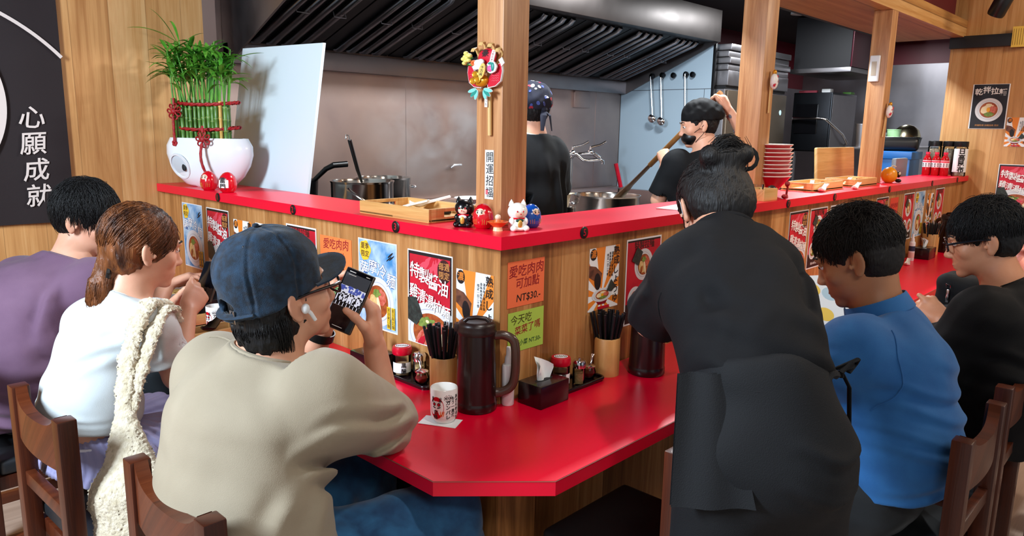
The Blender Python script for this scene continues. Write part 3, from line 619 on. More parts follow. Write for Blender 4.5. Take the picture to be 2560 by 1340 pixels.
def tray(label, loc, rz, lx, ly, h=.042, hole=True):
    t = thing('wooden_tray', label, 'tray', loc, (0, 0, rz)); k = .009
    MB().bx((0, 0, .003), (lx, ly, .010), .001).build('tray_bottom', M_BAMBOO, t)
    for a, b in (((0, 0, 0), (lx, k, h)), ((0, ly - k, 0), (lx, ly, h))): MB().bx(a, b, .0015).build('side_board', M_BAMBOO, t)
    for x in (0, lx - k):
        e = MB().use(M_BAMBOOV); e.bx((x, k, 0), (x + k, ly - k, h * .36), .001); e.bx((x, k, h * .74), (x + k, ly - k, h), .001); e.bx((x, k, h * .34), (x + k, ly * .30, h * .76), .001); e.bx((x, ly * .70, h * .34), (x + k, ly - k, h * .76), .001)
        e.build('end_board', None, t)
    return t
def spoon(label, loc, rz, s=1.0, m=None):
    P = [Vector((0, 0, .012)), Vector((.03, 0, .004)), Vector((.06, 0, .006)), Vector((.10, 0, .016)), Vector((.14, 0, .026))]
    b = MB().use(m or M_CERAMIC); vs = []; fs = []; n = 12
    for i in range(n + 1):
        t = i / n; x = .145 * t * s; wd = s * (.021 * math.sin(math.pi * min(1, t / .46)) ** .6 if t < .40 else .0130 + .0070 * max(0, 1 - (t - .40) / .12) ** 2); z = s * (.016 - .013 * math.sin(math.pi * min(1, t / .46)) if t < .46 else .016 + .020 * (t - .46) / .54)
        for k in (-1, -.5, 0, .5, 1): vs.append((x, k * wd, z + (.006 * s * k * k if t < .5 else .003 * s * k * k)))
        for k in (1, .5, 0, -.5, -1): vs.append((x, k * wd, z + (.006 * s * k * k if t < .5 else .003 * s * k * k) - .0065))
    for i in range(n):
        for k in range(10): fs.append((i * 10 + k, i * 10 + (k + 1) % 10, (i + 1) * 10 + (k + 1) % 10, (i + 1) * 10 + k))
    fs += [tuple(range(10))[::-1], tuple(n * 10 + k for k in range(10))]; b.add(vs, fs)
    o = b.build('soup_spoon', None); o.location = loc; o.rotation_euler = (0, 0, rz); return tag(o, label, 'spoon')
tray('wooden tray with slot handles on the ledge left of the corner post', (.205, .305, LZ), rad(90), .355, .205)
spoon('white soup spoon lying in the tray left of the corner post', (.075, .60, LZ + .013), rad(-58), .95)
spoon('second white soup spoon in the same tray, handle pointing to the right', (.13, .56, LZ + .022), rad(-35), .95)
o = MB().box((0, 0, .008), (.05, .028, .014), .003).build('black_clip', M_BLACK); o.location = (.150, .40, LZ + .011); o.rotation_euler = (0, 0, rad(60)); tag(o, 'black clip lying in the tray left of the corner post', 'clip')
tray('wooden tray with a spoon at its corner, right of the stack of red bowls', (2.29, .066, LZ), rad(0), .40, .165)
spoon('white soup spoon leaning on the front of the tray beside the red bowls', (2.30, .035, LZ + .004), rad(8), .9)
spoon('white soup spoon lying inside the tray beside the red bowls', (2.45, .14, LZ + .013), rad(20), .8)
tray('wooden tray nearest the orange charm on the right ledge', (2.835, .055, LZ), rad(0), .36, .165)
spoon('white soup spoon inside the tray nearest the orange charm', (2.92, .13, LZ + .013), rad(10), .8)
spoon('white soup spoon lying on the ledge in front of the two trays', (2.66, .0, LZ + .003), rad(5), .8)
# nine red bowls in a stack
M_BOWLR = mat('red_glaze', 'B8101C', .22, coat=.4); M_BOWLW = mat('white_glaze', 'F0E9E2', .22)
def bowl(label, loc, grp=None):
    t = thing('ramen_bowl', label, 'bowl', loc, (0, 0, 0), grp)
    MB().lathe([(0, .0), (.034, 0), (.036, .006), (.106, .0915), (.103, .0915), (.034, .010), (0, .008)], 48).build('bowl_body', M_BOWLR, t)
    MB().lathe([(.1055, .0900), (.1075, .0925), (.1055, .0945), (.1020, .0930), (.1025, .0915)], 48).build('rim', M_BOWLW, t); return t
names = ['bottom', 'second from the bottom', 'third from the bottom', 'fourth from the bottom', 'middle', 'fourth from the top', 'third from the top', 'second from the top', 'top']
names = ['lowest of the red stack, its whole side showing', 'second lowest bowl of the red stack beside the post', 'third lowest bowl of the red stack beside the post', 'fourth lowest bowl of the red stack beside the post', 'middle bowl of the nine red stacked bowls', 'fourth highest bowl of the red stack beside the post', 'third highest bowl of the red stack beside the post', 'second highest bowl of the red stack beside the post', 'topmost bowl of the red stack beside the post']
bw = bowl('red bowl with white rim, ' + names[0], (1.885, .125, LZ), 'stack of red bowls on the ledge')
for i in range(1, 9): dup(bw, (1.885 + .004 * math.sin(i * 2.1), .125 + .003 * math.cos(i * 1.7), LZ + .0178 * i), (0, 0, i * .7), 'red bowl with white rim, ' + names[i])
bx = thing('small_wooden_box', 'small wooden box of jars on the ledge behind the staff member', 'box', (1.575, -.012, LZ)); e = MB().use(M_BAMBOO)
for a, b in (((0, 0, 0), (.13, .008, .05)), ((0, .082, 0), (.13, .09, .05)), ((0, .008, 0), (.008, .082, .05)), ((.122, .008, 0), (.13, .082, .05)), ((.008, .008, .002), (.122, .082, .008))): e.bx(a, b, .001)
e.build('box_body', None, bx)
o = MB().use(M_GLASS).lathe([(0, 0), (.022, 0), (.024, .06), (.0225, .06), (.021, .003), (0, .003)], 28).build('glass_cup', None); o.location = (1.61, .035, LZ + .0085); tag(o, 'clear glass cup in the small wooden box behind the staff member', 'cup')
daruma('daruma_doll', 'small dark figurine with red markings beside the small wooden box', (1.735, .030, LZ), rad(20), .026, mat('dark_glaze', '2A2422', .3))
cord = MB().use(M_CORD); cord.tube([(0, 0, 0.004), (.02, -.005, .006), (.03, .004, .02), (.028, 0, .05), (.022, .004, .06)], .005, 8); cord.ell((.022, 0, .065), (.013, .011, .013), 14, 9); cord.ell((.0, 0, .010), (.014, .012, .010), 14, 9); o = cord.build('red_tassel_charm', None); o.location = (1.785, -.008, LZ); tag(o, 'red tassel charm hanging by the lowest red bowl', 'charm')
oc = thing('orange_charm', 'orange persimmon shaped charm with a dark leaf, beside the right-hand post', 'figurine', (3.455, .070, LZ))
MB().use(mat('orange_glaze', 'F09A1C', .28)).ell((0, 0, .046), (.046, .046, .050)).build('body', None, oc)
q = MB().use(M_BLACK); q.ell((.022, -.048, .014), (.014, .018, .012), 14, 9); q.ell((.026, -.046, .052), (.014, .012, .020), 14, 9); q.use(mat('pale_cream', 'E8D8C0', .4)).ell((.016, -.054, .058), (.008, .006, .010), 12, 8); q.tube([(.0, 0, .09), (.008, -.015, .105), (.016, -.03, .098)], .004); q.build('dark_figure', None, oc)
o = MB().use(M_PAPER).bx((-.03, -.001, 0), (.03, .001, .115), .0005).build('paper_card', None); o.location = (3.60, .155, LZ); o.rotation_euler = (rad(-8), 0, rad(12)); tag(o, 'white folded card standing behind the orange charm', 'card')
# drinks and jars at the far right end
M_PINKD = mat('red_drink', 'C8141E', .15, trans=.35, ior=1.33)
def bottle(label, loc, s=1.0):
    t = thing('drink_bottle', label, 'bottle', loc, (0, 0, rad(-50)), 'red drink bottles at the end of the ledge')
    MB().lathe([(0, .002), (.026, 0), (.029, .006), (.029, .058), (.0275, .062), (.0285, .112), (.027, .122), (.018, .140), (.0125, .150), (.0125, .156), (0, .156)], 32).build('bottle_body', M_PINKD, t)
    MB().lathe([(.0293, .060), (.0296, .062), (.0296, .108), (.0293, .110)], 32).build('label_band', M_PAPER, t)
    MB().lathe([(0, .154), (.0145, .154), (.0145, .170), (0, .170)], 24).build('bottle_cap', mat('pink_cap', 'E02848', .35), t)
    r = MB().use(mat('pink_print', 'E04458', .5)).lathe([(.0298, .095), (.0299, .098), (.0299, .106), (.0298, .107)], 32); r.use(M_INK)
    for a in range(9):
        for z in (.068, .078, .087): r.at((0, 0, 0), (0, 0, a * .7)).box((0, -.0297, z), (.010 + .003 * (a % 2), .0006, .005), 0)
    r.at().build('label_print', None, t)
for i, (y, l) in enumerate(((.192, 'red drink bottle nearest the kitchen, first of the three in front of the jars'), (.132, 'red drink bottle in the middle of the three in front of the jars'), (.074, 'red drink bottle nearest the dining side, in front of the jars'))): bottle(l, (4.70, y, LZ))
def jar(label, loc, cont, lab=None):
    t = thing('storage_jar', label, 'jar', loc, (0, 0, rad(-65)), 'black lidded jars at the end of the ledge')
    MB().use(M_GLASS).lathe([(0, 0), (.044, 0), (.046, .006), (.046, .205), (.040, .215), (.0385, .215), (.043, .203), (.043, .005), (0, .004)], 32).build('glass_body', None, t)
    MB().lathe([(0, .212), (.046, .212), (.047, .216), (.047, .248), (.044, .251), (0, .251)], 32).build('lid', M_BLACK, t)
    MB().lathe([(0, .006), (.041, .006), (.041, .185), (.02, .195), (0, .19)], 24).build('contents', cont, t)
    if lab:
        pl = MB().lathe([(.0466, .03), (.0468, .032), (.0468, .196), (.0466, .198)], 48); pl.f = [q for q in pl.f if all(pl.v[i][1] < -.012 for i in q)]; pl.mi = [0] * len(pl.f); pl.build('paper_label', M_PAPER, t)
        text('label_lettering', lab, .046, M_INK, t, (0, 0, 0), 0, .0035, vertical=True, gap=.95).matrix_local = Matrix.Translation((.0, -.0476, .115)) @ Matrix.Rotation(rad(90), 4, 'X')
MJ = mat('dried_food', '9A7A5C', .7, var=('DCCAB4', 40))
jar('black lidded jar farthest left behind the red bottles', (4.835, .185, LZ), MJ); jar('black lidded jar in the middle behind the red bottles', (4.84, .088, LZ), mat('pale_dried_food', '8C7A66', .7, var=('D8CCBA', 40))); jar('black lidded jar with white lettered label, right of the red bottles', (4.79, -.008 + .01, LZ), MJ, '日高昆布')

# ------------------------------------------------------------------ festival rake and slip on the corner post
rk = thing('festival_rake', 'colourful lucky festival rake with gold coins fixed to the corner post', 'decoration', (.1262, .182, 1.680), (rad(90), 0, rad(-90))); rk.scale = (.80, .60, .76)
# local x to the viewer's right, y up, z out of the post
K = lambda n, m, f: (lambda b: (f(b), b.build(n, None, rk)))(MB().use(m))
G_BAM = mat('split_bamboo', 'D8B070', .45)
MB().use(G_BAM).tube([(.015, -.30, .008), (.013, -.09, .010), (.01, .0, .010)], .0085, 12).build('handle_stick', None, rk)
for k, (x, y) in enumerate(((-.05, .10), (-.01, .125), (.035, .115), (.075, .09))):
    b = MB().use(G_BAM); P = [(x * .4, y - .10, .006), (x * .8, y - .03, .008), (x, y, .012), (x + .004, y + .016, .024), (x + .006, y + .010, .040), (x + .006, y - .005, .046)]
    b.tube(P, .0085, 8, flat=.25); b.build('rake_tine', None, rk)
def plate(n, m, poly, z0, z1, rim=None):
    b = MB().use(m); b.prism(poly, z0, z1)
    if rim:
        cx = sum(p[0] for p in poly) / len(poly); cy = sum(p[1] for p in poly) / len(poly)
        b.use(rim); b.prism([(cx + (x - cx) * 1.07, cy + (y - cy) * 1.07) for x, y in poly], z0 - .002, z1 - .0012)
    b.build(n, None, rk)
M_FRED = mat('rake_red', 'C81430', .35); M_FW = mat('rake_white', 'F0EAE6', .4); M_FG = mat('rake_gold', 'D89018', .3, .4); M_TEAL = mat('rake_teal', '1E8A7E', .4)
b = MB().use(M_FRED).ell((.005, .068, .016), (.046, .042, .012)); b.build('red_fan', None, rk)
text('fan_lettering', '豪', .036, M_INK, rk, (.006, .085, .0290), 0, .001)
for s in (-1, 1):
    fish = [(s * x, y) for x, y in ((.020, -.072), (.055, -.066), (.080, -.045), (.088, .0), (.083, .040), (.068, .030), (.050, .0), (.028, -.020), (.016, -.045))]
    if s < 0: fish = fish[::-1]
    plate('red_sea_bream', M_FRED, fish, .018, .026, M_FW)
    g = MB().use(mat('rake_pale_red', 'E06070', .4))
    for k in range(14): g.ring((s * (.045 + .012 * (k % 3)), -.045 + .011 * (k // 3)), .005, .0016, .0262, .0270, 14, 0, 3.2)
    g.build('fish_scales', None, rk)
g = MB().use(M_FG).ell((-.012, -.040, .030), (.036, .030, .020)); g.build('straw_bale', None, rk)
for i, (x, y) in enumerate(((-.026, -.012), (-.036, -.042), (-.010, -.038))): MB().use(mat('coin_gold', 'F0B030', .25, .7)).lathe([(0, 0), (.015, 0), (.016, .003), (.013, .0045), (.011, .0035), (0, .0035)], 28, (x, y, .046 + .002 * i)).build('gold_coin', None, rk)
b = MB().use(mat('coin_pale_gold', 'E8CC70', .35, .3)).disc((.015, .002), .0155, .036, .052, .056, 36, rad(-14)); b.build('oval_coin', None, rk)
text('coin_lettering', '千万両', .0155, M_INK, rk, (.015, .002, .0563), -.24, .0006, vertical=True, gap=1.05)
b = MB().use(M_FW)
for x, y, r in ((-.02, .042, .018), (-.004, .046, .016), (-.028, .022, .016), (-.006, .020, .015), (-.014, .034, .016)): b.ell((x, y, .040), (r, r * .9, .010), 16, 10)
b.build('white_blossom', None, rk)
b = MB().use(mat('pale_yellow_flower', 'E4DC7A', .45))
for k in range(9): a = k * 2.4; b.ell((-.080 + .010 * math.sqrt(k) * math.cos(a) * .8, .068 + .010 * math.sqrt(k) * math.sin(a), .038 + .003 * (k % 3)), (.010, .010, .010), 12, 8)
b.use(mat('rake_green', '3E8A3A', .45))
for k in range(5): b.ell((-.072 + .02 * math.cos(k * 1.3), .052 + .018 * math.sin(k * 1.3), .030), (.012, .006, .004), 12, 8)
b.build('yellow_flower', None, rk)
b = MB().use(mat('orange_flower', 'E0682A', .45))
for k in range(6): b.ell((-.046 + .008 * math.cos(k * 1.05), .043 + .008 * math.sin(k * 1.05), .036), (.007, .007, .007), 12, 8)
b.build('orange_flower', None, rk)
plate('peach_plaque', M_FW, oval(.050, .018, .026, .028, 0, wob=.06, seed=3), .036, .042); b = MB().use(mat('rake_pink', 'E0609A', .4)).ell((.044, .012, .043), (.014, .015, .004), 18, 10); b.use(M_TEAL).ell((.058, .020, .043), (.008, .020, .004), 16, 9).ell((.046, .036, .043), (.012, .006, .004), 16, 9); b.build('peach', None, rk)
plate('paper_strip', M_FW, [(.040, .045), (.058, .040), (.072, .092), (.054, .098)], .038, .041); text('strip_lettering', '千客万来', .0125, M_INKR, rk, (.056, .069, .0412), -.25, .0004, vertical=True, gap=1.02)
plate('folded_paper', M_FW, [(.078, .05), (.095, .062), (.108, .035), (.092, .02), (.088, .034)], .030, .034)
for s in (-1, 1):
    for k in range(3):
        a = rad(-90 + s * (14 + 30 * k)); c = (-.010 + s * .016 + .026 * math.cos(a), -.078 + .030 * math.sin(a)); plate('bamboo_leaf', M_TEAL if k == 1 else mat('rake_mint', '7CCAC0', .4), oval(c[0], c[1], .022, .0085, a, 24), .034 + .001 * k, .037 + .001 * k, M_FW)
plate('hanging_tag', M_FW, [(.0, -.165), (.015, -.165), (.015, -.10), (.0, -.10)], .022, .0235); text('tag_lettering', 'まつり', .013, M_INK, rk, (.0075, -.138, .0237), 0, .0003, vertical=True, gap=1.15)
sl = thing('paper_slip', 'white paper slip with black brush writing on the corner post', 'sign', (.1262, .176, 1.385), (rad(90), 0, rad(-90)))
MB().box((0, 0, .0007), (.036, .145, .0012), 0).build('paper', M_PAPER, sl); text('brush_lettering', '開運招福', .033, M_INK, sl, (.002, .0, .0016), 0, .0006, vertical=True, gap=1.04, jit=.05)
MB().box((-.009, -.052, .0015), (.010, .014, .0006), 0).build('red_seal', mat('seal_red', 'D0606A', .6), sl)
def mini_rake(label, loc, rot, s=1.0):
    t = thing('festival_rake', label, 'decoration', loc, rot); MB().use(G_BAM).tube([(0, -.16 * s, .005), (0, .05 * s, .006)], .006 * s, 10).build('handle_stick', None, t)
    b = MB().use(M_FW).ell((0, .0, .022), (.030 * s, .040 * s, .018 * s)); b.use(M_FRED)
    for k in range(6): b.ell((.018 * s * math.cos(k), .024 * s * math.sin(k * 1.4), .036 * s), (.008 * s, .008 * s, .006 * s), 12, 8)
    b.use(M_FG).ell((0, .045 * s, .022), (.012 * s, .014 * s, .010 * s), 14, 9); b.use(mat('grey_blue', '6A7A8A', .4)).ell((.006 * s, .0, .040 * s), (.008 * s, .010 * s, .004), 12, 8); b.build('ornament', None, t)
mini_rake('small white and gold festival rake hanging on the post beside the red bowls', (1.775, .0985, 1.745), (rad(90), 0, 0), .85)
mini_rake('small red and white festival charm hanging on the right-hand post', (3.352, .0985, 1.66), (rad(90), rad(10), 0), .95)
ph = thing('wall_phone', 'white intercom box fixed to the kitchen side of the right-hand post', 'intercom', (3.2995, .165, 1.905), (rad(90), 0, rad(-90))); MB().box((0, 0, .011), (.055, .15, .022), .006, 3).build('casing', M_WHITE, ph); MB().box((0, .0, .023), (.028, .08, .003), .001).build('grille', mat('beige_plastic', 'C8BCA8', .5), ph)
# ------------------------------------------------------------------ things on the red table
M_LACQ = mat('black_lacquer', '160A10', .22, coat=.3); M_CHOP = mat('black_chopstick', '0E1116', .38)
def tissue_box(label, loc, lx, ly, h=.066, rz=0):
    t = thing('tissue_box', label, 'tissue box', loc, (0, 0, rz)); MB().bx((-lx / 2, -ly / 2, 0), (lx / 2, ly / 2, h), .0025).build('box_body', M_LACQ, t)
    MB().disc((0, 0), .036, .011, h, h + .0006, 32).build('slot', M_BLACKM, t)
    b = MB().use(mat('tissue', 'EEF2F3', .8)); n = 9; vs = []
    for i in range(n):
        z = i / (n - 1); wdt = .024 + .012 * z
        for k in range(7):
            u = k / 6 - .5; vs.append((u * 2 * wdt * (1 - .35 * z) + .012 * z * math.sin(u * 5), .006 * math.sin(u * 7 + z * 2) * (1 + z), h + .058 * z * (1.15 - .9 * abs(u + .15 * z) * z) + .0))
    fs = [(i * 7 + k, i * 7 + k + 1, (i + 1) * 7 + k + 1, (i + 1) * 7 + k) for i in range(n - 1) for k in range(6)]
    b.add(vs, fs).add([(x, y + .002 + .012 * ((z - h) / .058), z * .998) for x, y, z in vs], fs); b.build('tissue', None, t, ang=60); return t
tissue_box('black tissue box with a white tissue on the right arm, beside the white spray bottle', (.108, -.074, TZ), .122, .088)
tissue_box('black tissue box behind the raised forearm on the left arm', (-.088, .478, TZ), .088, .124, rz=0)
tissue_box('black tissue box at the far right end of the table, beside the far spray bottle', (3.80, -.085, TZ), .15, .10, .07)
M_VINE = mat('brown_vinegar', '3A1C12', .1); M_SESAME = mat('sesame', 'C8A060', .7, var=('E0C48C', 200)); M_CHILI = mat('chili_sauce', '8A1010', .3)
def jar_red(label, loc, liquid, lz=.045):
    t = thing('sauce_jar', label, 'jar', loc, (0, 0, rad(-40)))
    MB().use(M_GLASS).lathe([(0, 0), (.0265, 0), (.028, .004), (.028, .064), (.0255, .071), (.024, .070), (.0262, .062), (.0262, .005), (0, .004)], 36).build('glass_body', None, t)
    MB().lathe([(0, .0045), (.0255, .0045), (.0258, lz), (0, lz)], 32).build('liquid', liquid, t)
    MB().lathe([(0, .068), (.029, .068), (.031, .071), (.031, .084), (.0285, .092), (0, .093)], 36).build('lid', M_REDPL, t); MB().disc((0, 0), .021, .017, .0932, .0937, 32).build('lid_sticker', M_PAPER, t)
    g = MB().use(M_INK)
    for k in (-1, 0, 1): g.box((k * .0125, .0, .0939), (.009, .014, .0003), 0)
    g.use(M_PAPER)
    for k in (-1, 0, 1): g.box((k * .0125, .0, .0941), (.005, .009, .0003), 0)
    g.build('sticker_print', None, t)
    pl = MB().lathe([(.0282, .012), (.0284, .013), (.0284, .043), (.0282, .044)], 48); pl.f = [q for q in pl.f if all(pl.v[i][1] < -.004 for i in q)]; pl.mi = [0] * len(pl.f); pl.build('paper_label', M_PAPER, t)
    text('label_lettering', '黒醋', .017, M_INK, t, (0, 0, 0), 0, .0008, vertical=True).matrix_local = Matrix.Translation((.006, -.0288, .028)) @ Matrix.Rotation(rad(90), 4, 'X')
def shaker(label, loc, fill, r=.020, h=.052, lid=.024):
    t = thing('spice_shaker', label, 'shaker', loc); MB().use(M_GLASS).lathe([(0, 0), (r, 0), (r, h), (r - .002, h), (r - .002, .003), (0, .003)], 32).build('glass_body', None, t)
    MB().lathe([(0, .0032), (r - .0024, .0032), (r - .0024, h * .68), (0, h * .7)], 28).build('filling', fill, t)
    MB().lathe([(0, h), (r + .001, h), (r + .0015, h + .002), (r + .0015, h + lid * .72), (r * .86, h + lid), (r * .3, h + lid + .001), (0, h + lid + .001)], 32).build('steel_lid', M_CHROME, t)
    MB().lathe([(0, h + lid), (.0035, h + lid), (.0035, h + lid + .006), (0, h + lid + .006)], 14).build('lid_knob', M_CHROME, t)
def chili(label, loc, rz):
    t = thing('chili_pot', label, 'sauce pot', loc, (0, 0, rz)); MB().use(M_GLASS).lathe([(0, 0), (.016, 0), (.023, .010), (.024, .022), (.019, .036), (.020, .040), (.0185, .040), (.0172, .036), (.0222, .022), (.021, .011), (.015, .002), (0, .002)], 32).build('glass_pot', None, t)
    MB().lathe([(0, .0025), (.015, .0025), (.0208, .011), (.0218, .020), (0, .020)], 28).build('chili_oil', M_CHILI, t)
    MB().lathe([(0, .046), (.012, .045), (.021, .040), (.021, .0375), (.0, .0375)], 32).build('steel_lid', M_CHROME, t)
    b = MB().use(M_CHROME).tube([(.004, 0, .012), (.010, 0, .035), (.018, 0, .060), (.030, .004, .068)], [.003, .003, .004, .006], 10, flat=.5); b.build('spoon_handle', None, t)
def ctray(label, loc, lx, ly):
    t = thing('condiment_tray', label, 'tray', loc); q = []
    for cx, cy, a in ((lx / 2 - .02, ly / 2 - .02, 0), (-lx / 2 + .02, ly / 2 - .02, 90), (-lx / 2 + .02, -ly / 2 + .02, 180), (lx / 2 - .02, -ly / 2 + .02, 270)):
        q += [(cx + .02 * math.cos(rad(a + k * 22.5)), cy + .02 * math.sin(rad(a + k * 22.5))) for k in range(5)]
    MB().prism(q, 0, .006).build('tray_floor', M_LACQ, t); n = len(q); b = MB().use(M_LACQ); P = q + q[:1]
    b.tube([(x, y, .009) for x, y in P], .005, 10, cap=False); b.build('rolled_rim', None, t)
ctray('black condiment tray on the left arm beside the brown pitcher', (-.046, .322, TZ), .082, .20)
CT = TZ + .0062
jar_red('red lidded vinegar jar on the left tray, nearest the raised forearm', (-.050, .377, CT), mat('pale_vinegar', 'B09070', .1), .034)
shaker('steel topped sesame shaker behind the chili pot on the left tray', (-.023, .325, CT), M_SESAME); chili('glass chili pot with a steel spoon on the left tray', (-.060, .270, CT), rad(60))
ctray('black condiment tray on the right arm behind the tissue box', (.285, -.046, TZ), .205, .084)
jar_red('red lidded sauce jar behind the tissue box on the right arm', (.228, -.036, CT), M_VINE, .05); shaker('steel topped shaker of sesame on the right tray', (.288, -.060, CT), M_SESAME); chili('glass chili pot with a long spoon on the right tray', (.352, -.048, CT), rad(10))
def holder(label, loc, h, r, n, clabel, grp):
    t = thing('chopstick_holder', label, 'holder', loc); MB().lathe([(0, 0), (r, 0), (r, h - .003), (r - .002, h), (r - .006, h), (r - .0075, h - .003), (r - .0075, .008), (0, .008)], 44).build('bamboo_cup', M_BAMBOOV, t)
    p0 = None
    for i in range(n):
        a = i * 2.399; q = (r - .018) * math.sqrt((i + .5) / n); x, y = q * math.cos(a), q * math.sin(a); L = .198 + rnd.uniform(-.012, .012)
        if p0 is None:
            b = MB().use(M_CHOP); b.tube([(0, 0, 0), (0, 0, .03), (0, 0, .185), (0, 0, .198)], [.0028, .003, .0046, .0042], 8); o = b.build('chopstick', None); tag(o, clabel, 'chopstick', grp); p0 = o
        else: o = p0.copy(); ROOT.objects.link(o)
        o.location = (loc[0] + x * .62, loc[1] + y * .62, loc[2] + .0085); d = Vector((x * 1.1 + rnd.uniform(-.006, .006), y * 1.1 + rnd.uniform(-.006, .006), h)).normalized(); o.rotation_euler = d.to_track_quat('Z', 'Y').to_euler()
holder('bamboo chopstick holder between the condiment tray and the brown pitcher', (-.052, .178, TZ), .112, .041, 24, 'black chopstick standing in the bamboo holder left of the brown pitcher', 'chopsticks beside the pitcher')
holder('bamboo chopstick holder on the right arm under the sunburst poster', (.440, -.052, TZ), .122, .041, 24, 'black chopstick standing in the holder under the sunburst poster', 'chopsticks on the right arm')
holder('bamboo chopstick holder at the far right end of the table', (4.02, -.06, TZ), .135, .05, 18, 'black chopstick standing in the far right holder', 'chopsticks at the far end')
M_PITCH = mat('brown_smoked_plastic', '1E0C0C', .28, coat=.25, spec=.5); M_PITCHL = mat('brown_lid_plastic', '241412', .34); M_PHAND = mat('smoked_handle', '4A362C', .22, coat=.3)
def pitcher(label, loc, rz, s=1.0):
    t = thing('water_pitcher', label, 'pitcher', loc, (0, 0, rz)); t.scale = (s, s, s)
    MB().lathe([(0, 0), (.056, 0), (.059, .004), (.059, .022), (.0575, .025), (.0575, .028), (.0530, .205), (.0525, .222), (0, .222)], 56).build('pitcher_body', M_PITCH, t)
    MB().lathe([(0, .221), (.0545, .221), (.0555, .226), (.0555, .234), (.0535, .238), (.054, .244), (.051, .252), (.044, .257), (.036, .255), (.030, .250), (0, .249)], 56).build('lid', M_PITCHL, t)
    MB().use(M_PITCHL).tube([(-.036, 0, .252), (-.025, 0, .262), (.0, 0, .265), (.025, 0, .262), (.036, 0, .252)], .006, 10).build('lid_grip', None, t)
    MB().use(M_PITCHL).box((-.055, 0, .237), (.014, .034, .022), .005).build('spout', None, t)
    P = [(.050, 0, .214), (.075, 0, .216), (.098, 0, .206), (.108, 0, .185), (.110, 0, .13), (.106, 0, .085), (.094, 0, .062), (.072, 0, .050), (.052, 0, .047)]
    P = smooth_path(P, 5); MB().use(M_PHAND).tube(P, [.0104] * (len(P) - 6) + [.0106, .0108, .011, .0114, .0118, .012], 16, flat=1.25).build('handle', None, t)
pitcher('dark brown water pitcher with a smoked handle beside the daruma cup', (-.068, .022, TZ), rad(-48), .985)
pitcher('dark brown water pitcher held by the bending staff member', (.545, -.135, TZ), rad(35))
pitcher('dark brown water pitcher at the far right end of the table', (4.20, -.12, TZ), rad(60))
def spray(label, loc, lab=False):
    t = thing('spray_bottle', label, 'bottle', loc); MB().lathe([(0, 0), (.0165, 0), (.018, .003), (.018, .112), (.0165, .118), (.011, .122), (0, .122)], 32).build('bottle_body', M_WHITE, t)
    MB().lathe([(0, .121), (.0115, .121), (.010, .140), (.007, .146), (.0065, .168), (.005, .170), (0, .170)], 24).build('nozzle', M_WHITE, t)
    if lab: MB().lathe([(.0182, .062), (.0184, .064), (.0184, .092), (.0182, .094)], 32).build('navy_label', mat('navy_print', '1E2A48', .4), t); MB().lathe([(.0182, .02), (.0184, .022), (.0184, .052), (.0182, .054)], 32).build('pink_label', mat('pale_pink_print', 'E8B8B0', .4), t)
spray('white spray bottle at the counter corner behind the pitcher handle', (.016, -.020, TZ)); spray('white spray bottle with navy and pink labels, far right end of the table', (3.62, -.06, TZ), True)
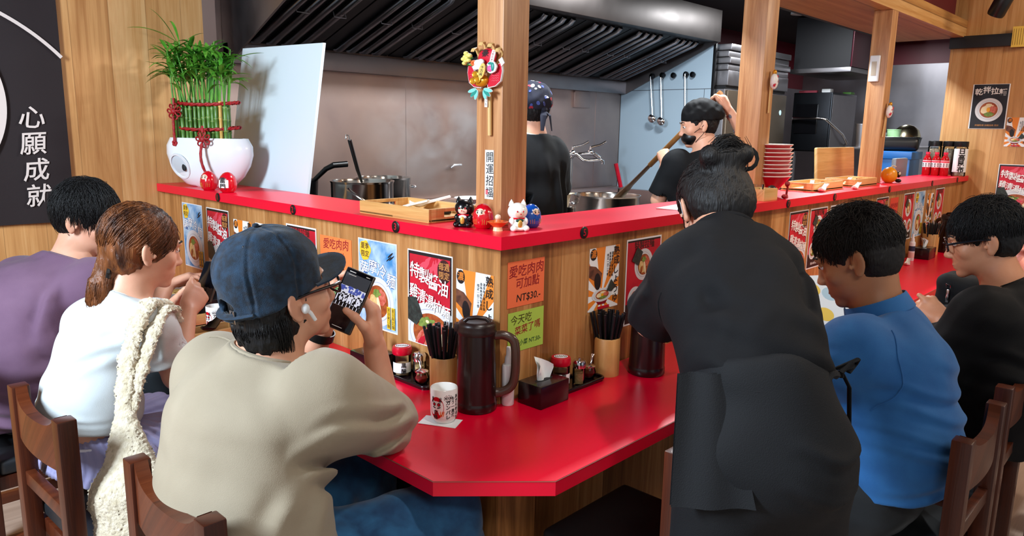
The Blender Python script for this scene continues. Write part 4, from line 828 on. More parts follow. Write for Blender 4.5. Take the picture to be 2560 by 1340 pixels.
# tea cups with a daruma drawing and brush writing
M_RP = mat('cup_red', 'C41020', .25); M_OP = mat('cup_orange', 'E8742A', .25)
def curved(mb, m, poly, R, z0, a0, dr=.0004):
    """A print that follows the cup: POLY in metres along the wall and up."""
    mb.use(m); n = len(poly); cx = sum(p[0] for p in poly) / n; cy = sum(p[1] for p in poly) / n
    vs = [((R + dr) * math.cos(a0 + x / R), (R + dr) * math.sin(a0 + x / R), z0 + y) for x, y in poly + [(cx, cy)]]
    mb.add(vs, [(i, (i + 1) % n, n) for i in range(n)])
def cup(label, loc, rz, R=.0365, H=.094):
    t = thing('tea_cup', label, 'cup', loc, (0, 0, rz))
    MB().lathe([(0, .002), (R * .72, .0), (R * .78, .003), (R * .86, .008), (R * .97, .015), (R, .024), (R, H - .002), (R - .0015, H), (R - .003, H - .002), (R - .004, .02), (0, .010)], 56).build('cup_body', M_CERAMIC, t)
    D = -1.45
    b = MB(); curved(b, M_RP, oval(-.008, .046, .0205, .030, n=36), R, 0, D, .0003); b.build('daruma_drawing', None, t)
    b = MB(); curved(b, M_CERAMIC, oval(-.008, .052, .0145, .0125, n=28), R, 0, D, .0006)
    for s in (-1, 1):
        curved(b, M_INK, oval(-.008 + s * .0068, .0555, .0046, .0050, n=18), R, 0, D, .0009); curved(b, M_RP, oval(-.008 + s * .0068, .0555, .0026, .0030, n=14), R, 0, D, .0011); curved(b, M_INK, oval(-.008 + s * .0068, .0470, .0056, .0016, s * .3, n=14), R, 0, D, .0009)
    for k in range(3): curved(b, M_OP, oval(.0035 + .004 * k, .030, .0012, .0085, -.1 * k, n=12), R, 0, D, .0006)
    b.build('daruma_face', None, t)
    def ctext(name, s, size, x, y, m, bold):
        o = text(name, s, size, m, t, (0, 0, 0), 0, bold, .0002, vertical=True, gap=1.0, jit=.06)
        for v in o.data.vertices:
            a = D + (x + v.co.x) / R; r = R + .0006 + v.co.z; v.co = (r * math.cos(a), r * math.sin(a), y + v.co.y)
    ctext('red_panel_lettering', '合格', .0135, -.0105, .028, M_INK, .0006); ctext('brush_lettering', 'ガンバレ', .0135, .024, .041, M_INK, .0008); ctext('brush_lettering', 'もう一息だ', .0115, .0375, .049, M_INK, .0006); ctext('brush_lettering', 'あきらめるな', .0115, .050, .046, M_INK, .0006); ctext('title_lettering', '祈願', .008, -.0195, .068, M_INK, .0004); ctext('title_lettering', '必勝', .008, .003, .068, M_INK, .0004)
    b = MB()
    for k in range(9): a = k * .698; curved(b, M_INK, oval(.024 + .0085 * math.cos(a), .073 + .006 * math.sin(a), .0035, .003, n=12), R, 0, D, .0003)
    curved(b, M_CERAMIC, oval(.024, .073, .0105, .0078, n=24), R, 0, D, .0005); b.build('cloud_drawing', None, t); ctext('cloud_lettering', '五', .011, .024, .073, M_INK, .0005)
    MB().lathe([(0, .012), (R - .0045, .012), (R - .004, .022), (0, .022)], 32).build('tea', mat('pale_tea', 'C8C8B4', .1), t)
cup('white tea cup with red daruma drawing standing on a paper receipt', (-.192, .016, TZ + .0011), rad(-68))
cup('white tea cup with red drawing beyond the back of the denim cap', (-.225, 1.285, TZ), rad(-75))
o = MB().add([(-.030, -.050, 0), (.030, -.050, 0), (.030, -.02, .0004), (.030, .055, .0005), (-.030, .055, .0009), (-.030, -.02, .0004)], [(0, 1, 2, 5), (5, 2, 3, 4)]).build('paper_receipt', M_PAPER); o.location = (-.205, .012, TZ + .0003); o.rotation_euler = (0, 0, rad(28)); tag(o, 'white paper receipt lying under the daruma cup', 'receipt')
# the food of the pair on the left
tray('wooden tray under the noodle bowl in front of the woman with the ponytail', (-.375, 1.36, TZ), 0, .31, .42, .05)
nb = thing('noodle_bowl', 'white noodle bowl standing on the wooden tray at the far left', 'bowl', (-.215, 1.66, TZ + .0105)); MB().lathe([(0, 0), (.045, 0), (.048, .008), (.095, .055), (.103, .085), (.100, .086), (.091, .056), (.044, .014), (0, .012)], 48).build('bowl_body', M_CERAMIC, nb)
MB().lathe([(0, .066), (.093, .066), (.090, .058), (0, .05)], 40).build('broth', mat('broth', 'C89048', .15, coat=.4), nb); g = MB().use(mat('noodles', 'EBCB7A', .45))
for k in range(26):
    a = k * 2.4; r = .012 + .0022 * k; g.tube([(r * math.cos(a + q * .35) * (1 + .1 * math.sin(q)), r * math.sin(a + q * .35), .067 + .004 * math.sin(q * 1.3 + k)) for q in range(9)], .0022, 6)
g.build('noodles', None, nb)
MB().use(mat('charcoal_bowl', '151518', .3)).lathe([(0, 0), (.05, 0), (.09, .05), (.098, .085), (.094, .085), (.048, .01), (0, .008)], 40).build('black_bowl', None); o = bpy.data.objects['black_bowl']; o.location = (-.150, 1.46, TZ + .0105); tag(o, 'black bowl standing on the wooden tray behind the held phone', 'bowl')
wb = thing('small_wooden_box', 'small open wooden box on the table behind the cap man', 'box', (-.415, 1.10, TZ)); e = MB().use(M_BAMBOO)
for a, b in (((0, 0, 0), (.20, .008, .05)), ((0, .092, 0), (.20, .10, .05)), ((0, .008, 0), (.008, .092, .05)), ((.192, .008, 0), (.20, .092, .05)), ((.008, .008, .002), (.192, .092, .008))): e.bx(a, b, .001)
e.build('box_body', None, wb)
spoon('black soup ladle resting across the small wooden box', (-.36, 1.10, TZ + .0505), rad(32), 1.15, M_BLACK)
o = MB().use(M_PAPER).ell((0, 0, .018), (.034, .028, .018), 18, 10).build('crumpled_napkin', None); bm2 = o.data
for v in bm2.vertices: v.co *= 1 + .25 * noise.noise(v.co * 60)
o.location = (-.30, 1.42, TZ + .0105); tag(o, 'crumpled white napkin on the wooden tray behind the cap', 'napkin')
spoon('white spoon lying at the far end of the right arm beside the spray bottle', (3.40, -.10, TZ + .001), rad(10), .8)

# ------------------------------------------------------------------ kitchen
def kmb(): return MB()
hood = thing('extractor_hood', 'long steel extractor hood with dark ridged grease filters above the stoves', 'extractor hood', (0, 0, 0))
X0, X1 = .42, 3.97; YF, ZF0, ZF1, YB, ZB0, ZB1 = 1.555, 2.206, 2.44, 2.40, 1.832, 1.935
MB().use(M_HOODST).bx((X0, YF - .012, ZF0), (X1, YF, ZF1), .002).build('front_panel', None, hood)
MB().use(M_STEEL).bx((X0, YB, ZB0), (X1, 2.458, ZB1), .003).build('back_rail', None, hood)
MB().use(M_STEEL).bx((X0, YF, ZF1 - .02), (X1, 2.458, ZF1), 0).build('top_panel', None, hood)
for x, n in ((X0, 0), (X1 - .012, 1)):
    b = MB().use(M_STEEL); vs = [(xx, y, z) for xx in (x, x + .012) for y, z in ((YF, ZF0), (YF, ZF1), (2.458, ZF1), (2.458, ZB0), (YB, ZB0))]; b.add(vs, [(0, 1, 2, 3, 4), (9, 8, 7, 6, 5)] + [(i, 5 + i, 5 + (i + 1) % 5, (i + 1) % 5) for i in range(5)]); b.build('end_panel', None, hood)
MB().use(M_DARKSTEEL).bx((X0 + .012, YF, ZF0 + .0), (X1 - .012, YF + .10, ZF0 + .014), .001).build('front_gutter', None, hood)
M_FILT = mat('filter_steel', '74747A', .25, 1); M_FILTD = mat('filter_recess', '0C0C10', .5, .6)
ang = math.atan2(ZB1 - ZF0, YB - YF - .08); Lf = math.hypot(ZB1 - ZF0, YB - YF - .08)
def filt(x0, w):
    # one lift-out filter: sloping tray with raised rounded ridges and two wire handles
    f = MB().use(M_FILTD).bx((0, 0, 0), (w - .012, Lf, .012), 0).build('grease_filter', None, hood); f.location = (x0, YF + .085, ZF0 + .01); f.rotation_euler = (ang, 0, 0)
    k = int((w - .07) / .088); off = (w - .012 - (k - 1) * .088) / 2
    for i in range(k):
        P = [(off + .088 * i, .03, -.002), (off + .088 * i, .06, -.016), (off + .088 * i, Lf - .06, -.016), (off + .088 * i, Lf - .03, -.002)]
        MB().use(M_FILT).tube(P, .023, 14, flat=.75).build('ridge', None, f)
    for s in (.3, .72): MB().use(M_STEEL).tube([(w * s - .035, Lf * .42, -.018), (w * s - .035, Lf * .42, -.045), (w * s + .035, Lf * .42, -.045), (w * s + .035, Lf * .42, -.018)], .003, 8).build('wire_handle', None, f)
nf = 7; wf = (X1 - X0 - .03) / nf
for i in range(nf): filt(X0 + .018 + i * wf, wf)
g = MB().use(M_CHROME)
# white splash board leaning behind the ledge
b = MB().use(mat('white_board', 'D4E2E8', .5)); vs = [(.262, 1.458, 1.1), (.262, 2.185, 1.1), (.385, 2.175, 1.886), (.385, 1.458, 1.868)]; nv = [(x + .014, y, z) for x, y, z in vs]
b.add(vs + nv, [(0, 1, 2, 3), (7, 6, 5, 4), (0, 3, 7, 4), (3, 2, 6, 7), (2, 1, 5, 6), (1, 0, 4, 5)]); tag(b.build('splash_board', None, None, False), 'white splash board leaning behind the potted bamboo', 'board')
# worktops behind the ledges
def counter(name, label, lo, hi):
    t = thing(name, label, 'counter', (lo[0], lo[1], 0)); sx, sy = hi[0] - lo[0], hi[1] - lo[1]; MB().bx((0, 0, hi[2] - .04), (sx, sy, hi[2]), .003).build('steel_top', M_STEEL, t); MB().bx((.02, .02, 0), (sx - .02, sy - .02, hi[2] - .041), .002).build('cabinet', M_DARKSTEEL, t)
counter('work_counter', 'steel work counter behind the left ledge under the splash board', (.245, .90, 0), (.50, 2.26, 1.098)); counter('work_counter', 'steel work counter behind the right ledge under the cutting board', (2.0, .245, 0), (4.85, .62, 1.06))
st = thing('stove_range', 'steel stove range along the back wall under the hood', 'stove', (0, 0, 0)); MB().bx((.52, 1.42, 0), (3.93, 2.44, .84), .004).build('range_body', M_DARKSTEEL, st); MB().bx((.52, 1.40, .841), (3.93, 2.44, .86), .003).build('range_top', M_STEEL, st); MB().bx((.52, 2.36, .861), (3.93, 2.44, 1.045), .003).build('back_guard', M_STEELW, st)
MB().bx((3.86, 1.62, .861), (3.93, 2.355, 1.03), .003).build('side_guard', M_STEELW, st)
tr = MB().use(M_DARKSTEEL).bx((.55, 1.45, .862), (1.35, 2.30, .90), .004).build('burner_grate', None, st)
def potm(label, loc, r, h, ring=False, m=None, bail=False, full=None):
    t = thing('stock_pot', label, 'pot', loc); m = m or mat('pot_steel', 'B4ACA4', .16, 1)
    MB().lathe([(0, 0), (r * .97, 0), (r, .01), (r, h - .012), (r * 1.02, h - .006), (r * 1.035, h), (r * 1.0, h), (r * .975, h - .012), (r * .97, .012), (0, .01)], 56).build('pot_body', m, t)
    MB().lathe([(0, h * (full or .75)), (r * .968, h * (full or .75)), (r * .968, h * .7), (0, h * .7)], 40).build('broth', mat('pale_broth', 'A89C86', .12, coat=.5), t)
    if bail:
        P = [(r * 1.03 * math.cos(a) * 1.0, -r * 1.03 * math.sin(a) * .98, h - .03 - .11 * math.sin(a)) for a in [math.pi * i / 16 for i in range(17)]]; MB().use(M_CHROME).tube(P, .0045, 8).build('bail_handle', None, t)
    if ring:
        for a in ring: MB().use(M_CHROME).tube([(r * math.cos(a) + .0 * k, r * math.sin(a), h - .05 + 0) if k < 0 else ((r + .012 + .024 * math.sin(k * .524)) * math.cos(a) - .032 * math.cos(k * .524) * math.sin(a), (r + .012 + .024 * math.sin(k * .524)) * math.sin(a) + .032 * math.cos(k * .524) * math.cos(a), h - .055) for k in range(-0, 13)], .006, 8).build('loop_handle', None, t)
    return t
potm('steel pot with a bail handle and a ladle in it, behind the left ledge', (.685, 1.62, .9005), .150, .36, None, None, True, .85).rotation_euler = (0, 0, rad(28))
potm('steel stock pot behind the pot with the ladle', (1.07, 1.965, .9005), .148, .345, (rad(-20),))
potm('wide steel stock pot being stirred with the wooden paddle', (2.73, 1.66, .8605), .232, .225, (rad(-18), rad(150)), None, False, .8)
potm('small steel pot behind the cook in the patterned bandana', (2.06, 1.55, .8605), .125, .20, None, None, False, .7)
ld = MB().use(M_BLACK).tube([(0, 0, .0), (-.025, -.004, .06), (-.072, -.012, .20)], [.0085, .0115, .0125], 12, flat=.7); ld.use(M_CHROME).tube([(.012, 0, -.12), (0, 0, .0)], .004, 8).ell((.014, 0, -.14), (.04, .04, .02)).tube([(-.072, -.012, .20), (-.078, -.013, .222), (-.092, -.014, .224), (-.096, -.015, .205)], .0035, 8)
o = ld.build('soup_ladle', None); o.location = (.668, 1.60, 1.255); tag(o, 'black handled ladle standing in the bailed steel pot', 'ladle')
sk = thing('noodle_strainer', 'cream coloured cup resting on the small pot beside the cook', 'strainer', (2.02, 1.46, 1.062)); MB().lathe([(0, 0), (.034, 0), (.05, .075), (.058, .080), (.056, .083), (.047, .078), (.03, .006), (0, .006)], 28).build('cup_body', mat('cream_enamel', 'D8C8A8', .4), sk)
MB().use(mat('cream_enamel', 'D8C8A8', .4)).bx((-.10, -.012, .074), (.10, .012, .080), .002).build('cross_bar', None, sk)
nbx = thing('noodle_boiler', 'steel noodle boiler with a dark top behind the stacked plates', 'boiler', (1.05, 1.245, 0)); MB().bx((0, 0, 0), (.62, .16, 1.13), .004).build('boiler_body', M_STEEL, nbx); MB().bx((-.003, -.003, 1.131), (.623, .163, 1.15), .003).build('dark_top', M_DARKSTEEL, nbx)
M_PINKP = mat('pink_rim_plate', 'C89A98', .3); nm = ['lowest plate', 'second lowest plate', 'second highest plate', 'topmost plate']
wk = thing('plate_stand', 'steel stand carrying the stack of plates behind the corner post', 'stand', (.86, 1.02, 0)); MB().bx((-.13, -.13, 1.10), (.13, .13, 1.128), .003).build('stand_top', M_STEEL, wk); MB().bx((-.10, -.10, 0), (.10, .10, 1.099), .003).build('stand_body', M_DARKSTEEL, wk)
pl0 = None
for i in range(4):
    lb_ = 'pale plate with pinkish underside, ' + nm[i] + ' of the stack behind the corner tray'
    if pl0 is None:
        pl0 = thing('plate', lb_, 'plate', (.86, 1.02, 1.1285), (0, 0, 0), 'plates behind the corner tray'); MB().lathe([(0, 0), (.045, 0), (.05, .004), (.082, .018), (.080, .019), (.05, .007), (0, .006)], 40).build('plate_body', M_PINKP, pl0); MB().lathe([(0, .0072), (.05, .0074), (.0805, .0194), (.084, .0196), (.083, .0215), (.079, .0212), (.05, .0095), (0, .0088)], 40).build('plate_glaze', M_CERAMIC, pl0)
    else: dup(pl0, (.86 + .003 * math.sin(i * 2), 1.02 + .003 * math.cos(i * 2), 1.1285 + .0215 * i), None, lb_)
for i, (x, z, lab) in enumerate(((.44, 1.40, 'black handled pan half hidden by the white splash board'),)):
    pn = thing('frying_pan', lab, 'pan', (.60, 2.12, .9005)); MB().lathe([(0, 0), (.11, 0), (.13, .34), (.125, .34), (.107, .01), (0, .01)], 36).build('pan_body', M_DARKSTEEL, pn); MB().use(M_BLACK).tube([(.06, -.10, .335), (.10, -.16, .40), (.12, -.20, .42), (.19, -.22, .425)], [.012, .014, .016, .016], 10).build('handle', None, pn)
o = MB().use(mat('chopping_wood', 'B08858', .5)).bx((-.10, -.012, 0), (.10, .012, .02), .003).bx((-.09, -.012, .03), (.09, .012, .04), .002).build('wooden_spatula_rack', None); o.location = (.42, 1.60, 1.0985); tag(o, 'wooden slats stacked behind the white splash board', 'slats')
# taps on the back wall
tp = thing('wall_tap', 'pair of chrome lever taps with upright pipes on the steel back wall', 'tap', (0, 0, 0)); pipe = mat('pipe_steel', 'B8BABC', .3, 1)
for x in (3.05, 3.28):
    MB().use(pipe).tube([(x, 2.425, 1.046), (x, 2.425, 1.30)], .012, 12).build('upright_pipe', None, tp)
    b = MB().use(M_CHROME).tube([(x, 2.425, 1.295), (x, 2.40, 1.325), (x + .06, 2.33, 1.335), (x + .12, 2.29, 1.335)], .014, 10); b.ell((x + .10, 2.31, 1.345), (.024, .024, .026), 16, 10); b.tube([(x + .10, 2.31, 1.365), (x + .10, 2.31, 1.385), (x + .17, 2.27, 1.405), (x + .22, 2.25, 1.43)], [.012, .011, .009, .010], 10); b.build('lever_valve', None, tp)
MB().use(M_CHROME).tube([(3.17, 2.29, 1.335), (3.22, 2.26, 1.29), (3.26, 2.24, 1.285), (3.36, 2.20, 1.292), (3.39, 2.19, 1.278), (3.39, 2.19, 1.255)], .013, 10).build('spout', None, tp)
MB().use(M_CHROME).tube([(3.40, 2.29, 1.335), (3.44, 2.26, 1.30)], .018, 10).build('coupling', None, tp)
o = MB().use(M_REDPL).tube([(0, 0, .0), (-.045, .03, .20)], .018, 10).build('red_scraper', None); o.location = (3.82, 2.31, 1.046); tag(o, 'red handled scraper leaning against the back wall corner', 'scraper')
o = MB().use(M_CHROME).tube([(0, 0, 0), (.03, 0, .02), (.09, -.01, .02)], .008, 8).build('wall_hook', None); o.location = (1.98, 2.43, 1.25); tag(o, 'small chrome hook on the steel wall left of the corner post', 'hook')
# white side panel with ladles
sp_ = MB().use(mat('pale_blue_panel', 'A9BDCC', .45)); sp_.bx((3.972, 1.60, .90), (3.985, 2.457, 2.40), 0); sp_.use(mat('panel_joint', '5A6068', .5)); sp_.bx((3.9705, 1.60, 1.856), (3.9722, 2.457, 1.861), 0); sp_.bx((3.9705, 1.655, .90), (3.9722, 1.659, 1.856), 0)
struct(sp_.build('wall_side_panel', None)); struct(MB().use(M_BLACK).bx((3.968, 1.575, .0), (3.99, 1.599, 2.45), .002).build('trim_panel_edge', None))
hk = thing('hook_rail', 'row of dark knob hooks on the pale blue kitchen panel', 'hooks', (3.97, 1.9, 1.97), (rad(90), 0, rad(-90)))
for k, y in enumerate((-.235, -.135, -.03, .085, .145)): MB().use(M_DARKSTEEL).lathe([(0, 0), (.013, 0), (.013, .018), (.022, .022), (.022, .034), (0, .038)], 20, (y, .004 * (k % 2), 0)).build('knob_hook', None, hk)
def hang(label, y, top, ln, tilt, r=.042):
    t = thing('hanging_ladle', label, 'ladle', (3.925, y, top), (rad(tilt), 0, 0)); b = MB().use(M_CHROME).tube([(0, 0, 0), (0, 0, -ln)], .0055, 8); b.tube([(.02, 0, -.01), (.012, 0, .012), (0, 0, .0)], .005, 8); b.build('shaft', None, t)
    b = MB().use(M_CHROME); pr = [(r * math.sin(a), -r * .75 * math.cos(a)) for a in [1.571 * i / 8 for i in range(9)]] + [(r * .94 * math.sin(a), -r * .70 * math.cos(a)) for a in [1.571 * i / 8 for i in range(8, -1, -1)]]
    b.lathe(pr, 28, (0, 0, 0)); o = b.build('ladle_bowl', None, t); o.location = (-.022, -.01, -ln - .012); o.rotation_euler = (rad(18), rad(62), 0)
hang('steel ladle hanging leftmost on the pale blue panel', 2.135, 1.965, .335, -7); hang('steel ladle hanging second on the pale blue panel', 2.035, 1.955, .345, -5); hang('steel ladle hanging nearest the cook with the paddle', 1.812, 1.975, .45, -4)
# fridge, oven and far kitchen
fr = thing('upright_fridge', 'tall steel fridge with ribbed top behind the cook with the paddle', 'fridge', (4.03, 1.50, 0)); MB().bx((0, .012, 0), (1.10, .80, 1.86), .006).build('fridge_body', M_STEEL, fr); MB().bx((.01, -.012, .05), (.545, .011, 1.85), .006).build('door', mat('bronze_reflect_steel', '8A7A68', .35, 1), fr); MB().bx((.555, -.012, .05), (1.09, .011, 1.85), .006).build('door', mat('bronze_reflect_steel', '8A7A68', .35, 1), fr)  # steel doors, with their bronze-grey reflection put into the base colour
MB().bx((0, -.01, 1.885), (1.10, .80, 2.0), .006).build('upper_panel', M_STEEL, fr); MB().bx((.01, .01, 1.861), (1.09, .79, 1.884), 0).build('shadow_gap', M_BLACKM, fr)
b = MB().use(M_STEEL)
for i in range(4): b.prism([(0, .0), (1.10, .0), (1.10, .78), (0, .78)], 2.002 + .05 * i, 2.046 + .05 * i) if False else b.bx((0, -.005 - .018 * (i % 2), 2.002 + .05 * i), (1.10, .79, 2.050 + .05 * i), .008)
b.build('ribbed_top', None, fr); MB().disc((.98, 1.70), .02, .022, .012, .014, 24).build('round_sticker', mat('sticker_blue', 'A8C8D8', .5), fr).matrix_local = Matrix(((1, 0, 0, 0), (0, 0, -1, 0), (0, 1, 0, 0), (0, 0, 0, 1)))
ov = thing('combi_oven', 'dark combi oven with a round cornered window and bent bar handle', 'oven', (5.60, 1.27, 0)); MB().bx((0, 0, 1.36), (.62, .36, 1.90), .006).build('oven_body', M_DARKSTEEL, ov); MB().bx((-.02, .01, 1.37), (-.001, .35, 1.89), .004).build('door', mat('dark_oven_door', '202226', .3, .8), ov)
MB().box((0, 0, 0), (.012, .21, .27), .04, 4).build('window', mat('oven_window', '08080A', .12), ov).location = (-.022, .215, 1.66); MB().use(M_CHROME).tube([(-.03, .34, 1.66), (-.06, .32, 1.665), (-.08, .06, 1.665), (-.07, .02, 1.66), (.20, -.05, 1.52), (.36, -.04, 1.44), (.40, .0, 1.42)], .012, 10).build('bar_handle', None, ov)
MB().bx((.02, -.002, 1.38), (.60, -.0005, 1.88), 0).build('side_sheet', M_STEEL, ov)
for x, y in ((.03, .03), (.59, .03), (.03, .33), (.59, .33)): MB().bx((x - .018, y - .018, 0), (x + .018, y + .018, 1.359), .002).build('stand_leg', M_STEEL, ov)
MB().bx((.0, .0, .90), (.62, .36, .92), .002).build('stand_shelf', M_STEEL, ov)
o = MB().use(mat('pink_cloth', 'C05060', .8)).bx((5.68, 1.45, 1.9005), (5.72, 1.62, 1.925), .006).build('folded_cloth', None); tag(o, 'pinkish folded cloth lying on top of the oven', 'cloth'); o = MB().use(M_PAPER).bx((5.64, 1.31, 1.9005), (5.72, 1.39, 1.935), .008).build('white_packet', None); tag(o, 'white packet on the near corner of the oven top', 'packet'); o = MB().use(mat('green_packet', '6AA84A', .5)).bx((6.08, 1.28, 1.9005), (6.18, 1.36, 1.925), .008).build('green_packet', None); tag(o, 'green and yellow packet on the right end of the oven top', 'packet')
du = thing('oven_hood', 'boxy black hood above the oven, a maroon reflection coloured onto one side', 'hood', (5.40, 1.07, 0)); MB().bx((0, 0, 2.10), (1.0, .50, 2.55), .002).build('hood_box', M_BLACKM, du); MB().bx((.005, -.012, 2.105), (.995, -.001, 2.545), .001).build('side_sheet', mat('maroon_reflect_steel', '4A0E1E', .3, .3), du); MB().bx((-.03, -.02, 2.06), (1.03, .52, 2.099), .003).build('lower_rim', M_STEEL, du)  # the sheet's maroon is a reflection on that face, painted as its colour
# shelf with dishes at the far end
sh = thing('dish_shelf', 'steel shelf with dishes and a domed lid at the far end of the kitchen', 'shelf', (5.2, .62, 0))
MB().bx((0, 0, 1.40), (1.9, .35, 1.42), .002).build('shelf_board', M_STEEL, sh)
for x, y in ((.03, .03), (1.87, .03), (.03, .32), (1.87, .32)): MB().bx((x - .015, y - .015, 0), (x + .015, y + .015, 1.399), .002).build('shelf_leg', M_STEEL, sh)
SZ = 1.4205
dm = thing('domed_lid', 'polished steel domed lid on a dark pan on the far shelf', 'lid', (5.98, .72, SZ)); MB().lathe([(.12, .09), (.118, .10), (.10, .15), (.06, .185), (.015, .20), (0, .20)], 40).build('dome', mat('brassy_steel', 'C8BC9C', .22, 1), dm); MB().lathe([(0, 0), (.11, 0), (.13, .085), (.12, .09), (0, .09)], 36).build('dark_pan', M_DARKSTEEL, dm)
def tub(label, loc, r, h, m, cat='tub'):
    t = thing('plastic_tub', label, cat, loc); MB().lathe([(0, 0), (r * .82, 0), (r, h), (r * .96, h), (r * .78, .006), (0, .006)], 32).build('tub_body', m, t); MB().lathe([(r * .97, h - .004), (r * 1.04, h - .004), (r * 1.04, h + .004), (r * .97, h + .004)], 32).build('rim', m, t)
tub('pale green plastic tub standing on the far shelf', (5.62, .72, SZ), .055, .15, mat('pale_green_plastic', 'A8D8A0', .35)); tub('clear plastic tub left of the pale green tub on the far shelf', (5.46, .80, SZ), .07, .12, mat('milky_plastic', 'C4D4D4', .3)); tub('white bowl in front of the clear tub on the far shelf', (5.38, .69, SZ), .045, .07, M_WHITE, 'bowl'); tub('white mug shaped tub in front of the green tub on the far shelf', (5.57, .65, SZ), .04, .07, M_WHITE)
o = MB().use(M_BLACK).box((0, 0, .055), (.30, .12, .11), .045, 5).build('black_pouch', None); o.location = (5.00, .47, 1.4); o.rotation_euler = (0, 0, rad(-68)); tag(o, 'black rounded speaker case on the blue crate', 'speaker'); o.location = (5.02, .50, 1.4005)
cr = thing('blue_crate', 'blue plastic crate standing behind the right-hand post', 'crate', (4.88, .36, 0)); MB().bx((0, .0, .96), (.26, .30, 1.40), .008).build('crate_body', mat('blue_plastic', '1260A8', .4), cr); MB().bx((-.012, -.012, 1.34), (.272, .312, 1.398), .004).build('crate_rim', mat('blue_plastic', '1260A8', .4), cr); MB().bx((.0, .0, 0), (.26, .30, .959), .003).build('trolley', M_DARKSTEEL, cr)
o = MB().use(mat('grey_plastic', '7C8288', .4)).bx((4.35, .30, 1.0605), (4.62, .335, 1.36), .012).build('grey_tray', None); tag(o, 'grey plastic tray standing upright behind the right-hand post', 'tray')
o = MB().use(M_BAMBOO).bx((0, 0, 0), (.60, .022, .385), .014, 4).build('cutting_board', None); o.location = (2.98, .30, 1.0605); o.rotation_euler = (rad(-5), 0, 0); tag(o, 'large bamboo cutting board standing behind the wooden trays', 'cutting board')
o = MB().use(mat('turquoise_cloth', '7AC8CC', .85, bump=(80, .4))).bx((-.10, -.008, 0), (.10, .008, .30), .006, 3).build('hanging_cloth', None); o.location = (5.35, .60, 1.098); o.rotation_euler = (0, 0, rad(-60)); tag(o, 'turquoise cloth hanging from the far shelf left of the right-hand post', 'cloth')
tub('steel container on the far shelf left of the right-hand post', (5.30, .88, SZ), .06, .19, M_STEEL, 'container'); o = MB().use(M_BLACK).lathe([(0, 0), (.025, 0), (.025, .16), (.012, .19), (0, .19)], 20).build('black_bottle', None); o.location = (5.24, .78, SZ); tag(o, 'black bottle on the far shelf beside the steel container', 'bottle')
lm = thing('desk_lamp', 'steel lamp head on a post above the domed lid', 'lamp', (5.80, .90, SZ)); MB().use(M_CHROME).tube([(0, 0, 0), (0, 0, .30)], .014, 10).build('lamp_post', None, lm); MB().use(M_CHROME).lathe([(0, .30), (.05, .30), (.055, .32), (.03, .345), (0, .35)], 24).build('lamp_head', None, lm)
M_LAMP = mat('downlight_glow', 'EAFBFF', .4, emit=6)
for x, y, lab in ((5.17, 1.44, 'round white downlight in the kitchen ceiling nearest the fridge'), (6.37, 1.43, 'round white downlight in the kitchen ceiling above the oven')):
    t = thing('ceiling_downlight', lab, 'downlight', (x, y, 2.545)); MB().lathe([(.075, 0), (.09, 0), (.09, .014), (.075, .014)], 32).build('trim_ring', M_WHITE, t); MB().lathe([(0, .004), (.074, .004), (.074, .012), (0, .012)], 32).build('diffuser', M_LAMP, t)

# steam over the noodle boiler
sm = bpy.data.materials.new('steam'); sm.use_nodes = True; nt = sm.node_tree; nt.nodes.clear(); N, L = nt.nodes.new, nt.links.new
out = N('ShaderNodeOutputMaterial'); pv = N('ShaderNodeVolumePrincipled'); pv.inputs['Color'].default_value = (.95, .96, .97, 1); pv.inputs['Anisotropy'].default_value = .2
tc = N('ShaderNodeTexCoord'); nz = N('ShaderNodeTexNoise'); nz.inputs['Scale'].default_value = 5.5; nz.inputs['Detail'].default_value = 3; nz.inputs['Distortion'].default_value = .8; L(tc.outputs['Object'], nz.inputs['Vector'])
mr = N('ShaderNodeMapRange'); mr.inputs['From Min'].default_value = .48; mr.inputs['From Max'].default_value = .75; mr.inputs['To Max'].default_value = 5.5; L(nz.outputs['Fac'], mr.inputs['Value'])
gr = N('ShaderNodeTexGradient'); gr.gradient_type = 'SPHERICAL'; mp = N('ShaderNodeMapping'); mp.inputs['Scale'].default_value = (2.4, 2.8, 2.9); L(tc.outputs['Object'], mp.inputs['Vector']); L(mp.outputs['Vector'], gr.inputs['Vector'])
mu = N('ShaderNodeMath'); mu.operation = 'MULTIPLY'; L(mr.outputs['Result'], mu.inputs[0]); L(gr.outputs['Color'], mu.inputs[1]); L(mu.outputs[0], pv.inputs['Density']); L(pv.outputs[0], out.inputs['Volume'])
o = MB().box((0, 0, 0), (.84, .56, .66), 0).build('steam', sm, None, False); o.location = (1.14, 1.66, 1.46); tag(o, 'thin white steam rising behind the corner post', 'steam', None, 'stuff')
SC.cycles.volume_step_rate = 4; SC.cycles.volume_max_steps = 64
